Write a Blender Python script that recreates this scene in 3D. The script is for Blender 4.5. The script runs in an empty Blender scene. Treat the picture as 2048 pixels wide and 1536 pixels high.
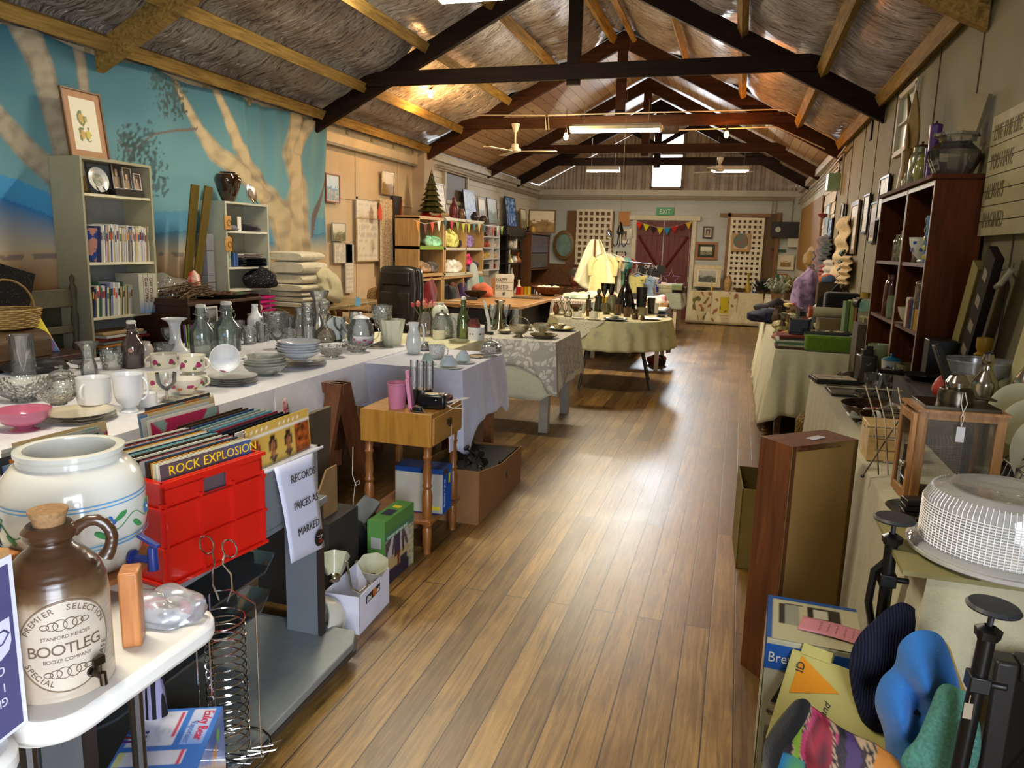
import bpy,math,random
from mathutils import Vector,Matrix,noise
R=random.Random(7)
SC=bpy.context.scene
COL=SC.collection
PI=math.pi
# camera
F=1490.0
EYE=Vector((0,0,1.5))
_y=Vector((458,-265,F)).normalized()
_d=Vector((-224,F*F/277.8,F));_d=(_d-_y*_d.dot(_y)).normalized()
_z=-_d
_x=_y.cross(_z)
def ray(px,py):
 c=Vector((px-1024,py-768,F))
 return Vector((_x.dot(c),_y.dot(c),_z.dot(c)))
def aZ(px,py,z):d=ray(px,py);return EYE+d*((z-EYE.z)/d.z)
def aX(px,py,x):d=ray(px,py);return EYE+d*(x/d.x)
def aY(px,py,y):d=ray(px,py);return EYE+d*(y/d.y)
def depth(p):
 q=Vector(p)-EYE
 return _x[2]*q.x+_y[2]*q.y+_z[2]*q.z
cd=bpy.data.cameras.new('camera');cam=bpy.data.objects.new('camera',cd);COL.objects.link(cam)
cd.sensor_width=36;cd.lens=36*F/2048;cd.clip_start=0.05;cd.clip_end=200
right=Vector((_x[0],_y[0],_z[0]));down=Vector((_x[1],_y[1],_z[1]));fwd=Vector((_x[2],_y[2],_z[2]))
m=Matrix((right,-down,-fwd)).transposed().to_4x4();m.translation=EYE
cam.matrix_world=m
SC.camera=cam
# world, light, exposure
SC.view_settings.view_transform='Standard';SC.view_settings.look='None'
SC.view_settings.exposure=0.55;SC.view_settings.gamma=1;SC.view_settings.use_curve_mapping=False
w=bpy.data.worlds.new('sky');SC.world=w;w.use_nodes=True
bg=w.node_tree.nodes['Background'];bg.inputs[0].default_value=(.80,.90,1,1);bg.inputs[1].default_value=6.0
SC.cycles.use_denoising=True;SC.cycles.max_bounces=7;SC.cycles.diffuse_bounces=4;SC.cycles.glossy_bounces=4;SC.cycles.transparent_max_bounces=20;SC.cycles.adaptive_threshold=.02
SC.cycles.sample_clamp_indirect=6.0;SC.cycles.caustics_reflective=False;SC.cycles.caustics_refractive=False
def area(name,loc,aim,sx,sy,power,col):
 l=bpy.data.lights.new(name,'AREA');l.shape='RECTANGLE';l.size=sx;l.size_y=sy;l.energy=power;l.color=col
 o=bpy.data.objects.new(name,l);COL.objects.link(o);o.location=loc
 o.rotation_euler=(Vector(aim)-Vector(loc)).to_track_quat('-Z','Y').to_euler();return o
area('doorway_daylight',(1.0,-1.1,1.25),(-2.3,1.6,.8),1.5,2.0,84,(.80,.87,1))
area('gable_daylight',(-1.67,17.15,3.35),(-1.2,9,0.0),.62,1.1,170,(.88,.94,1))
area('side_window_daylight',(1.35,6.9,2.55),(-1.5,6.5,1.2),.9,.5,25,(.88,.95,1))
# materials
def lin(h):
 if isinstance(h,(tuple,list)):return tuple(h[:3])
 h=h.lstrip('#');o=[]
 for i in(0,2,4):
  c=int(h[i:i+2],16)/255;o.append(c/12.92 if c<=.04045 else((c+.055)/1.055)**2.4)
 return tuple(o)
_M={}
def N(t,k,**kw):
 n=t.nodes.new('ShaderNode'+k)
 for a,b in kw.items():
  if a.startswith('i_'):
   key=a[2:].replace('_',' ')
   n.inputs[int(key)if key.isdigit()else key].default_value=b
  else:setattr(n,a,b)
 return n
def newmat(name):
 m=bpy.data.materials.new(name);m.use_nodes=True;t=m.node_tree
 return m,t,t.nodes['Principled BSDF'],t.links.new
def ramp(t,stops):
 n=t.nodes.new('ShaderNodeValToRGB');e=n.color_ramp.elements
 while len(e)<len(stops):e.new(.5)
 for i,(p,c)in enumerate(stops):e[i].position=p;e[i].color=(*lin(c),1)
 return n
def mapped(t,L,scale,coord='Object'):
 tc=N(t,'TexCoord');mp=N(t,'Mapping');L(tc.outputs[coord],mp.inputs[0]);mp.inputs['Scale'].default_value=scale
 return mp.outputs[0]
def P(col,rough=.5,metal=0,var=.12,scale=12,bump=.0,sheen=0,coat=0,spec=.5,sub=0):
 """plain painted / plastic / ceramic material with slight mottling"""
 key=('P',str(col),rough,metal,var,scale,bump,sheen,coat,spec,sub)
 if key in _M:return _M[key]
 m,t,b,L=newmat('surface');c=lin(col)
 v=mapped(t,L,(1,1,1));n=N(t,'TexNoise',i_Scale=scale,i_Detail=3.0);L(v,n.inputs['Vector'])
 r=N(t,'ValToRGB');e=r.color_ramp.elements
 e[0].position=.3;e[1].position=.7
 e[0].color=(*[x*(1-var)for x in c],1);e[1].color=(*[min(1,x*(1+var*.6))for x in c],1)
 L(n.outputs[0],r.inputs[0]);L(r.outputs[0],b.inputs['Base Color'])
 b.inputs['Roughness'].default_value=rough;b.inputs['Metallic'].default_value=metal
 b.inputs['Specular IOR Level'].default_value=spec
 if coat:b.inputs['Coat Weight'].default_value=coat;b.inputs['Coat Roughness'].default_value=.05
 if sheen:b.inputs['Sheen Weight'].default_value=sheen
 if sub:b.inputs['Subsurface Weight'].default_value=sub;b.inputs['Subsurface Radius'].default_value=(.01,.01,.01)
 if bump:
  n2=N(t,'TexNoise',i_Scale=scale*6,i_Detail=4.0);L(v,n2.inputs['Vector'])
  bp=N(t,'Bump',i_Strength=bump,i_Distance=.004);L(n2.outputs[0],bp.inputs['Height']);L(bp.outputs[0],b.inputs['Normal'])
 _M[key]=m;return m
def CER(c,var=.04):return P(c,.18,var=var,coat=.6,scale=6)
def PLA(c,rough=.35):return P(c,rough,var=.05,scale=5)
def MET(c='#c9c9c6',rough=.2):return P(c,rough,metal=1,var=.08,scale=10)
def CLO(c,bump=.5,var=.12):return P(c,.9,var=var,scale=25,bump=bump,sheen=.3,spec=.2)
def CARD(c):return P(c,.8,var=.08,scale=9,spec=.2)
def WOOD(c1,c2,axis=1,scale=1.0,rough=.4,coat=.15):
 key=('W',c1,c2,axis,scale,rough,coat)
 if key in _M:return _M[key]
 m,t,b,L=newmat('timber');s=[14*scale]*3;s[axis]=1.1*scale
 v=mapped(t,L,s);n=N(t,'TexNoise',i_Scale=2.2,i_Detail=6.0,i_Roughness=.62,i_Distortion=.7);L(v,n.inputs['Vector'])
 r=ramp(t,[(.32,c1),(.68,c2)]);L(n.outputs[0],r.inputs[0]);L(r.outputs[0],b.inputs['Base Color'])
 b.inputs['Roughness'].default_value=rough;b.inputs['Specular IOR Level'].default_value=.5 if coat else .15
 if coat:b.inputs['Coat Weight'].default_value=coat;b.inputs['Coat Roughness'].default_value=.2
 bp=N(t,'Bump',i_Strength=.15,i_Distance=.002);L(n.outputs[0],bp.inputs['Height']);L(bp.outputs[0],b.inputs['Normal'])
 _M[key]=m;return m
def GLASS(tint='#f4fbf7',cut=0,dens=.22,rough=.02):
 """thin walled glass: part transparent, part reflecting by fresnel, edges denser"""
 key=('G',tint,cut,dens,rough)
 if key in _M:return _M[key]
 m,t,b,L=newmat('glass');t.nodes.remove(b);out=t.nodes['Material Output']
 tr=N(t,'BsdfTransparent');gl=N(t,'BsdfGlossy');gl.inputs['Roughness'].default_value=rough
 df=N(t,'BsdfDiffuse');df.inputs[0].default_value=(*[.85*x+.1 for x in lin(tint)],1)
 lw=N(t,'LayerWeight');lw.inputs[0].default_value=.35
 rp=N(t,'ValToRGB');e=rp.color_ramp.elements
 c=lin(tint);e[0].position=.1;e[0].color=(*[x**.15 for x in c],1);e[1].position=.95;e[1].color=(*[x**.6*.9 for x in c],1)
 L(lw.outputs['Facing'],rp.inputs[0]);L(rp.outputs[0],tr.inputs[0])
 mx0=N(t,'MixShader');mx0.inputs[0].default_value=dens*.5;L(tr.outputs[0],mx0.inputs[1]);L(df.outputs[0],mx0.inputs[2])
 fr=N(t,'Fresnel');fr.inputs[0].default_value=1.55
 mx=N(t,'MixShader');L(mx0.outputs[0],mx.inputs[1]);L(gl.outputs[0],mx.inputs[2])
 ad=N(t,'Math',operation='MULTIPLY_ADD');ad.inputs[1].default_value=1.3;ad.inputs[2].default_value=.03;ad.use_clamp=True
 L(fr.outputs[0],ad.inputs[0]);L(ad.outputs[0],mx.inputs[0]);L(mx.outputs[0],out.inputs[0])
 if cut:
  v=mapped(t,L,(1,1,1));n=N(t,'TexVoronoi',i_Scale=cut);L(v,n.inputs['Vector'])
  bp=N(t,'Bump',i_Strength=.7,i_Distance=.006);L(n.outputs[0],bp.inputs['Height'])
  L(bp.outputs[0],gl.inputs['Normal']);L(bp.outputs[0],fr.inputs['Normal']);L(bp.outputs[0],lw.inputs['Normal'])
 _M[key]=m;return m
def EMIT(c,s):
 key=('E',str(c),s)
 if key in _M:return _M[key]
 m,t,b,L=newmat('light');b.inputs['Emission Color'].default_value=(*lin(c),1);b.inputs['Emission Strength'].default_value=s
 b.inputs['Base Color'].default_value=(.8,.8,.8,1);_M[key]=m;return m
def PAINT(rough=.6,coat=0,bump=0,metal=0):
 """uses the painted colours (attribute Col) of the mesh"""
 key=('A',rough,coat,bump,metal)
 if key in _M:return _M[key]
 m,t,b,L=newmat('painted');a=N(t,'VertexColor');a.layer_name='Col';L(a.outputs[0],b.inputs['Base Color'])
 b.inputs['Roughness'].default_value=rough;b.inputs['Coat Weight'].default_value=coat;b.inputs['Metallic'].default_value=metal
 if bump:
  v=mapped(t,L,(1,1,1));n=N(t,'TexNoise',i_Scale=160.0,i_Detail=3.0);L(v,n.inputs['Vector'])
  bp=N(t,'Bump',i_Strength=bump,i_Distance=.003);L(n.outputs[0],bp.inputs['Height']);L(bp.outputs[0],b.inputs['Normal'])
 _M[key]=m;return m
def PATT(c1,c2,kind='VORONOI',scale=30,thr=(.4,.6),rough=.85,bump=.2,dist=0):
 """two colour printed or woven pattern"""
 key=('T',c1,c2,kind,scale,thr,rough,bump,dist)
 if key in _M:return _M[key]
 m,t,b,L=newmat('pattern');v=mapped(t,L,(1,1,1))
 if kind=='VORONOI':n=N(t,'TexVoronoi',i_Scale=float(scale));o=n.outputs[0]
 elif kind=='WAVE':n=N(t,'TexWave',i_Scale=float(scale),i_Distortion=float(dist));o=n.outputs[1]
 elif kind=='CHECK':n=N(t,'TexChecker',i_Scale=float(scale));o=n.outputs[1]
 else:n=N(t,'TexNoise',i_Scale=float(scale),i_Detail=5.0,i_Distortion=float(dist));o=n.outputs[0]
 L(v,n.inputs['Vector']);r=ramp(t,[(thr[0],c1),(thr[1],c2)]);L(o,r.inputs[0]);L(r.outputs[0],b.inputs['Base Color'])
 b.inputs['Roughness'].default_value=rough;b.inputs['Specular IOR Level'].default_value=.25
 if bump:
  bp=N(t,'Bump',i_Strength=bump,i_Distance=.004);L(o,bp.inputs['Height']);L(bp.outputs[0],b.inputs['Normal'])
 _M[key]=m;return m
# mesh builder
class B:
 def __init__(s):s.v=[];s.f=[];s.m=[];s.c=None
 def add(s,vs,fs,mi=0):
  o=len(s.v);s.v+=[tuple(v)for v in vs];s.f+=[tuple(i+o for i in f)for f in fs];s.m+=[mi]*len(fs);return s
 def box(s,c,d,rz=0,mi=0,rx=0,ry=0,tap=1):
  x,y,z=d[0]/2,d[1]/2,d[2]/2
  vs=[Vector(q)for q in[(-x,-y,-z),(x,-y,-z),(x,y,-z),(-x,y,-z),(-x*tap,-y*tap,z),(x*tap,-y*tap,z),(x*tap,y*tap,z),(-x*tap,y*tap,z)]]
  M=Matrix.Translation(c)@Matrix.Rotation(rz,4,'Z')@Matrix.Rotation(ry,4,'Y')@Matrix.Rotation(rx,4,'X')
  return s.add([M@q for q in vs],[(0,3,2,1),(4,5,6,7),(0,1,5,4),(1,2,6,5),(2,3,7,6),(3,0,4,7)],mi)
 def lathe(s,prof,n=24,c=(0,0,0),mi=0,M=None,flute=0,fn=12,sx=1,sy=1,cap=False):
  vs=[];fs=[];k=len(prof)
  for j,(r,z)in enumerate(prof):
   for i in range(n):
    a=2*PI*i/n;q=r*(1+flute*math.cos(a*fn));p=Vector((q*math.cos(a)*sx,q*math.sin(a)*sy,z))
    if M:p=M@p
    vs.append((p[0]+c[0],p[1]+c[1],p[2]+c[2]))
  for j in range(k-1):
   for i in range(n):
    i2=(i+1)%n;fs.append((j*n+i,j*n+i2,(j+1)*n+i2,(j+1)*n+i))
  if cap and prof[0][0]>1e-5:fs.append(tuple(range(n-1,-1,-1)))
  if cap and prof[-1][0]>1e-5:fs.append(tuple((k-1)*n+i for i in range(n)))
  return s.add(vs,fs,mi)
 def tube(s,pts,r,n=6,mi=0,closed=False):
  pts=[Vector(p)for p in pts];k=len(pts);vs=[];fs=[];rr=r if isinstance(r,(list,tuple))else[r]*k
  up=Vector((0,0,1));pu=None
  for j,p in enumerate(pts):
   a=pts[(j-1)%k]if(closed or j>0)else p;b=pts[(j+1)%k]if(closed or j<k-1)else p
   d=(b-a);d=d.normalized()if d.length>1e-9 else Vector((0,0,1))
   if pu is None:u=d.cross(up);u=u if u.length>.05 else d.cross(Vector((1,0,0)))
   else:u=pu-d*pu.dot(d)
   if u.length<1e-6:u=d.orthogonal()
   u.normalize();pu=u;w2=d.cross(u)
   for i in range(n):
    t=2*PI*i/n;vs.append(p+(u*math.cos(t)+w2*math.sin(t))*rr[j])
  for j in range(k if closed else k-1):
   j2=(j+1)%k
   for i in range(n):i2=(i+1)%n;fs.append((j*n+i,j*n+i2,j2*n+i2,j2*n+i))
  if not closed:fs+=[tuple(range(n-1,-1,-1)),tuple((k-1)*n+i for i in range(n))]
  return s.add(vs,fs,mi)
 def prism(s,poly,a,b,ax='z',mi=0):
  """poly in the two other axes (in x,y,z order), extruded from a to b along ax"""
  def mk(p,q,h):return{'z':(p,q,h),'y':(p,h,q),'x':(h,p,q)}[ax]
  n=len(poly);vs=[mk(p,q,a)for p,q in poly]+[mk(p,q,b)for p,q in poly]
  return s.add(vs,[tuple(range(n-1,-1,-1)),tuple(range(n,2*n))]+[(i,(i+1)%n,n+(i+1)%n,n+i)for i in range(n)],mi)
 def grid(s,nu,nv,fn,mi=0,col=None,thick=None):
  """fn(u,v) -> point; col(u,v) -> rgb"""
  o=len(s.v);vs=[fn(i/nu,j/nv)for j in range(nv+1)for i in range(nu+1)]
  if col:
   if s.c is None:s.c={}
   for j in range(nv+1):
    for i in range(nu+1):s.c[o+j*(nu+1)+i]=col(i/nu,j/nv)
  fs=[(j*(nu+1)+i,j*(nu+1)+i+1,(j+1)*(nu+1)+i+1,(j+1)*(nu+1)+i)for j in range(nv)for i in range(nu)]
  return s.add(vs,fs,mi)
 def blob(s,c,r,n=12,k=8,amp=.15,seed=0,mi=0,flat=0):
  vs=[];fs=[]
  for j in range(k+1):
   th=PI*j/k
   for i in range(n):
    a=2*PI*i/n;d=Vector((math.sin(th)*math.cos(a),math.sin(th)*math.sin(a),-math.cos(th)))
    q=1+amp*noise.noise(d*1.7+Vector((seed,seed*.7,0)))*2
    z=d.z*r[2]*q
    if flat and z<-r[2]*flat:z=-r[2]*flat
    vs.append((c[0]+d.x*r[0]*q,c[1]+d.y*r[1]*q,c[2]+z))
  for j in range(k):
   for i in range(n):i2=(i+1)%n;fs.append((j*n+i,j*n+i2,(j+1)*n+i2,(j+1)*n+i))
  return s.add(vs,fs,mi)
 def build(s,name,mat,parent=None,loc=None,rz=0,smooth=None,bev=0,sub=0,solid=0,label=None,rot=None):
  me=bpy.data.meshes.new(name);me.from_pydata(s.v,[],s.f)
  ms=mat if isinstance(mat,(list,tuple))else[mat]
  for q in ms:me.materials.append(q)
  if len(ms)>1:me.polygons.foreach_set('material_index',s.m)
  if smooth is None:smooth=35
  me.validate()
  if smooth:
   me.polygons.foreach_set('use_smooth',[True]*len(me.polygons))
   try:me.set_sharp_from_angle(angle=math.radians(smooth))
   except Exception:pass
  if s.c is not None:
   ca=me.color_attributes.new('Col','FLOAT_COLOR','POINT')
   buf=[0.5,0.5,0.5,1.0]*len(me.vertices)
   for i,c in s.c.items():buf[4*i:4*i+3]=c[:3]
   ca.data.foreach_set('color',buf)
  me.update()
  o=bpy.data.objects.new(name,me);COL.objects.link(o)
  if parent:o.parent=parent
  if loc is not None:o.location=loc
  if rz:o.rotation_euler.z=rz
  if rot is not None:o.rotation_euler=rot
  if solid:q=o.modifiers.new('solid','SOLIDIFY');q.thickness=solid;q.offset=0
  if bev:q=o.modifiers.new('bev','BEVEL');q.width=bev;q.segments=2;q.limit_method='ANGLE';q.angle_limit=.7
  if sub:q=o.modifiers.new('sub','SUBSURF');q.levels=sub;q.render_levels=sub
  if label:o['label']=label
  return o
def tag(o,label=None,cat=None,group=None,kind=None):
 if label:o['label']=label
 if cat:o['category']=cat
 if group:o['group']=group
 if kind:o['kind']=kind
 return o
def root(name,label,cat,loc=(0,0,0),rz=0,group=None,rot=None):
 o=bpy.data.objects.new(name,None);o.empty_display_size=.05;COL.objects.link(o);o.location=loc
 o.rotation_euler=rot if rot is not None else(0,0,rz)
 return tag(o,label,cat,group)
def dup(src,loc=None,rz=None,label=None,group=None,parent=None,scale=None):
 c=src.copy();COL.objects.link(c)
 if parent:c.parent=parent
 if loc is not None:c.location=loc
 if rz is not None:c.rotation_euler=(c.rotation_euler[0],c.rotation_euler[1],rz)
 if scale is not None:c.scale=scale if hasattr(scale,'__len__')else(scale,)*3
 if label:c['label']=label
 if group:c['group']=group
 for ch in list(src.children):dup(ch,parent=c)
 return c
def S(b,name,mat,kind='structure',**k):
 return tag(b.build(name,mat,**k),kind=kind)
def text(body,size,org,rv,uv,mat,parent=None,name='lettering',ax='LEFT',ext=.0004,sx=1,shear=0,spacing=1):
 """flat lettering at org, reading along rv with up vector uv"""
 cu=bpy.data.curves.new(name,'FONT');cu.body=body;cu.size=size;cu.extrude=ext;cu.align_x=ax;cu.shear=shear
 cu.space_character=spacing;cu.resolution_u=2
 t_=bpy.data.objects.new(name,cu);COL.objects.link(t_);bpy.context.view_layer.update()
 me=bpy.data.meshes.new_from_object(t_.evaluated_get(bpy.context.evaluated_depsgraph_get()));COL.objects.unlink(t_);bpy.data.objects.remove(t_);bpy.data.curves.remove(cu)
 me.materials.clear();me.materials.append(mat);o=bpy.data.objects.new(name,me);COL.objects.link(o)
 rv=Vector(rv).normalized();uv=Vector(uv);uv=(uv-rv*uv.dot(rv)).normalized();nv=rv.cross(uv)
 M=Matrix((rv*sx,uv,nv)).transposed().to_4x4();M.translation=Vector(org)+nv*.0008
 if parent:o.parent=parent
 o.matrix_local=M
 return o
ORD='first second third fourth fifth sixth seventh eighth ninth tenth eleventh twelfth thirteenth fourteenth fifteenth sixteenth seventeenth eighteenth nineteenth twentieth'.split()
ORD+=['twenty-'+q for q in ORD[:9]]+['thirtieth']+['thirty-'+q for q in ORD[:9]]+['fortieth']+['forty-'+q for q in ORD[:9]]+['fiftieth']+['fifty-'+q for q in ORD[:9]]
def ns(x,y,z,s=0):return noise.noise(Vector((x,y,z+s*7.3)))
def mix(a,b,t):t=max(0,min(1,t));return tuple(a[i]*(1-t)+b[i]*t for i in range(3))
BLACK=PLA('#141414');WHITE=PLA('#e9e7e0');CHROME=MET('#d8d8d6',.12);INK=P('#1b1b1e',.7)
# ROOM SHELL
XL,XR,YB,YN,YT=-4.5,1.12,16.9,-2.6,10.4
XM,ZR,ZE=-1.69,4.32,2.86
def roofz(x):return ZR-(ZR-ZE)*abs(x-XM)/(XM-XL)
def floor_mat():
 m,t,b,L=newmat('floorboards');tc=N(t,'TexCoord')
 mp=N(t,'Mapping');L(tc.outputs['Object'],mp.inputs[0]);mp.inputs['Rotation'].default_value=(0,0,PI/2)
 br=N(t,'TexBrick',i_Scale=1.0,i_Mortar_Size=.0026,i_Mortar_Smooth=.3,i_Brick_Width=2.9,i_Row_Height=.096)
 br.inputs['Color1'].default_value=(0,0,0,1);br.inputs['Color2'].default_value=(1,1,1,1);br.inputs['Mortar'].default_value=(.5,.5,.5,1);br.offset=.37
 L(mp.outputs[0],br.inputs['Vector'])
 m2=N(t,'Mapping');L(tc.outputs['Object'],m2.inputs[0]);m2.inputs['Scale'].default_value=(26,1.4,1)
 off=N(t,'VectorMath',operation='ADD');L(m2.outputs[0],off.inputs[0])
 sc=N(t,'VectorMath',operation='SCALE');sc.inputs['Scale'].default_value=9.0;L(br.outputs[0],sc.inputs[0]);L(sc.outputs[0],off.inputs[1])
 n=N(t,'TexNoise',i_Scale=1.6,i_Detail=8.0,i_Roughness=.65,i_Distortion=1.4);L(off.outputs[0],n.inputs['Vector'])
 r=ramp(t,[(.25,'#5a462c'),(.45,'#8c724a'),(.6,'#a88c60'),(.78,'#c2a67a')]);L(n.outputs[0],r.inputs[0])
 r2=ramp(t,[(0,'#7d6c54'),(.3,'#b5a684'),(.55,'#ece0bc'),(.8,'#a8946c'),(1,'#e0ca98')]);L(br.outputs[0],r2.inputs[0])
 mx=N(t,'Mix',data_type='RGBA',blend_type='MULTIPLY');mx.inputs[0].default_value=.8;L(r.outputs[0],mx.inputs[6]);L(r2.outputs[0],mx.inputs[7])
 m3=N(t,'Mapping');L(tc.outputs['Object'],m3.inputs[0]);m3.inputs['Scale'].default_value=(1.4,.9,1)
 n3=N(t,'TexNoise',i_Scale=2.0,i_Detail=6.0,i_Roughness=.7);L(m3.outputs[0],n3.inputs['Vector'])
 r3=ramp(t,[(.36,'#6c5a44'),(.6,'#cfc4a8')]);L(n3.outputs[0],r3.inputs[0])
 mx2=N(t,'Mix',data_type='RGBA',blend_type='OVERLAY');mx2.inputs[0].default_value=.45;L(mx.outputs[2],mx2.inputs[6]);L(r3.outputs[0],mx2.inputs[7])
 mo=N(t,'Mix',data_type='RGBA');L(br.outputs['Fac'],mo.inputs[0]);L(mx2.outputs[2],mo.inputs[6]);mo.inputs[7].default_value=(.02,.013,.008,1)
 L(mo.outputs[2],b.inputs['Base Color'])
 rr=N(t,'MapRange');rr.inputs[3].default_value=.26;rr.inputs[4].default_value=.5;L(n3.outputs[0],rr.inputs[0]);L(rr.outputs[0],b.inputs['Roughness'])
 iv=N(t,'Math',operation='MULTIPLY_ADD');iv.inputs[1].default_value=-1.5;L(br.outputs['Fac'],iv.inputs[0])
 mu=N(t,'Math',operation='MULTIPLY');mu.inputs[1].default_value=.35;L(n.outputs[0],mu.inputs[0]);L(mu.outputs[0],iv.inputs[2])
 bp=N(t,'Bump',i_Strength=.25,i_Distance=.003);L(iv.outputs[0],bp.inputs['Height']);L(bp.outputs[0],b.inputs['Normal'])
 b.inputs['Coat Weight'].default_value=.12;b.inputs['Coat Roughness'].default_value=.3
 return m
S(B().box(((XL+XR)/2-.1,(YB+YN)/2,-.05),(6.2,YB-YN+.4,.1)),'floor',floor_mat())
WPAINT=P('#c9c3b4',.75,var=.10,scale=2.5,bump=.15)
WCREAM=P('#c9b391',.75,var=.14,scale=2,bump=.12)
WPANEL=P('#7f785d',.8,var=.14,scale=1.5,bump=.12)
def siding(x0,x1,z0,z1,place,name,mat,h=.155):
 """lapped boards; place(u, out, z)"""
 b=B();z=z0
 while z<z1-1e-3:
  zt=min(z+h,z1)
  prof=[(0,z),(.018,z),(.006,zt),(0,zt)]
  vs=[place(x0,o,q)for o,q in prof]+[place(x1,o,q)for o,q in prof]
  b.add(vs,[(0,1,5,4),(1,2,6,5),(2,3,7,6)]);z=zt
 return b
wl=siding(YT+.25,YB,0,2.84,lambda u,o,z:(XL+o,u,z),'',None)
wl.box((XL-.03,(YT+YB)/2+.1,1.42),(.05,YB-YT,2.84))
wl.box((-4.68,(YT+YN)/2,1.42),(.05,YT-YN+.6,2.84),mi=1)
for y in(-1,.2,1.4,2.6,3.8,5.0,6.2,7.4,8.6,9.8):wl.box((-4.652,y,1.4),(.012,.05,2.6),mi=1)
wl.box((-4.652,(YT+YN)/2,2.02),(.012,YT-YN,.05),mi=1)
S(wl,'wall_left',[WPAINT,WCREAM])
S(B().box((-4.57,YT+.05,1.42),(.22,.34,2.84)),'trim_1',P('#b9a88c',.75,var=.12,scale=3,bump=.2),bev=.01)
wr=siding(YT+.2,YB,0,2.84,lambda u,o,z:(XR-o,u,z),'',None)
wr.box((XR+.03,(YT+YB)/2+.1,1.42),(.05,YB-YT,2.84))
WY0,WY1,WZ0,WZ1=6.15,6.75,2.28,2.72
for(y0,y1,z0,z1)in((YN,-1.95,0,2.9),(-1.95,-.25,2.3,2.9),(-.25,WY0,0,2.9),(WY1,YT+.2,0,2.9),(WY0,WY1,0,WZ0),(WY0,WY1,WZ1,2.9)):
 wr.box((XR+.02,(y0+y1)/2,(z0+z1)/2),(.04,y1-y0,z1-z0),mi=1)
for y in(.6,1.8,3.0,3.75,4.65,5.6,7.0,7.8,8.6,9.5):wr.box((XR-.002,y,1.45),(.006,.012,2.9),mi=2)
S(wr,'wall_right',[WPAINT,WPANEL,P('#4a3c28',.8)])
S(siding(XL,XR,0,2.72,lambda u,o,z:(u,YB-o,z),'',None).box(((XL+XR)/2,YB+.03,1.36),(XR-XL,.05,2.72)),'wall_back',P('#b9bcb6',.7,var=.08,scale=2,bump=.12))
GX0,GX1,GZ0,GZ1=-1.99,-1.33,2.8,3.95
b=B();n=150
for i in range(n):
 xa=XL+(XR-XL)*i/n;xb=XL+(XR-XL)*(i+1)/n
 ya=YB+.012*math.sin(xa*2*PI/.09);yb=YB+.012*math.sin(xb*2*PI/.09)
 for z0,z1a,z1b in(((2.72,GZ0,GZ0),(GZ1,roofz(xa),roofz(xb)))if GX0<(xa+xb)/2<GX1 else((2.72,roofz(xa),roofz(xb)),)):
  b.add([(xa,ya,z0),(xb,yb,z0),(xb,yb,z1b),(xa,ya,z1a)],[(0,1,2,3)])
S(b,'wall_gable',P('#a99c8c',.55,metal=.3,var=.25,scale=5),smooth=60)
b=B()
for x in(GX0,GX1):b.box((x,YB-.03,(GZ0+GZ1)/2),(.05,.07,GZ1-GZ0+.05))
for z in(GZ0,3.52,GZ1):b.box(((GX0+GX1)/2,YB-.03,z),(GX1-GX0,.07,.06))
wo=S(b,'window_1',P('#7d6a55',.6))
tag(B().box(((GX0+GX1)/2,YB-.01,(GZ0+GZ1)/2),(GX1-GX0,.006,GZ1-GZ0)).build('pane',GLASS('#ffffff',dens=.05),wo))
b=B()
for z in(WZ0,WZ1):b.box((XR-.005,(WY0+WY1)/2,z),(.05,WY1-WY0+.06,.04))
for y in(WY0,WY1):b.box((XR-.005,y,(WZ0+WZ1)/2),(.05,.04,WZ1-WZ0))
b.box((XR-.005,(WY0+WY1)/2,2.5),(.03,WY1-WY0,.015))
wo=S(b,'window_2',P('#b5ad98',.6))
tag(B().box((XR+.01,(WY0+WY1)/2,2.5),(.006,WY1-WY0,WZ1-WZ0)).build('pane',P('#cfe0dd',.3,var=.1),wo))
b=B();b.box((-1.7,YN,2.2),(6.1,.1,4.6))
S(b,'wall_front',WPANEL)
b=B();b.box((-4.61,(YT+YN)/2,2.70),(.08,YT-YN,.19));b.box((-4.6,(YT+7.7)/2,2.59),(.06,YT-7.7,.03),mi=1)
S(b,'trim_2',[P('#cdbb98',.7,var=.15,scale=3),P('#8d8878',.7)])
b=B();b.box(((XL+XR)/2,YB-.04,2.70),(XR-XL,.06,.12));b.box((XL+.04,(YT+YB)/2,2.76),(.1,YB-YT-.3,.1));b.box((XR-.04,(YT+YB)/2,2.76),(.1,YB-YT-.3,.1))
S(b,'trim_3',P('#c4c0b2',.7,var=.1,scale=4))
b=B()
for q in(0,.05,.1):b.tube([(XL+.07,YT+.3,2.66-q*.7),(XL+.07,YB-.1,2.62-q*.5),(XL+.2,YB-.07,2.60-q*.5),(XR-.2,YB-.07,2.62-q*.5)],.012)
b.tube([(XR-.06,9.6,2.72),(XR-.06,12,2.62),(XR-.06,YB-.1,2.56)],.014);b.tube([(XR-.06,10.3,2.55),(XR-.06,YB-.1,2.50)],.012)
b.tube([(XR-.03,10.0,2.2),(XR-.03,10.0,2.7),(XR-.06,10.6,2.62)],.012)
for x in(.55,.62,.95):b.tube([(x,YB-.05,2.0),(x,YB-.05,2.62)],.012)
S(b,'trim_4',P('#a79a84',.5))
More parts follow.
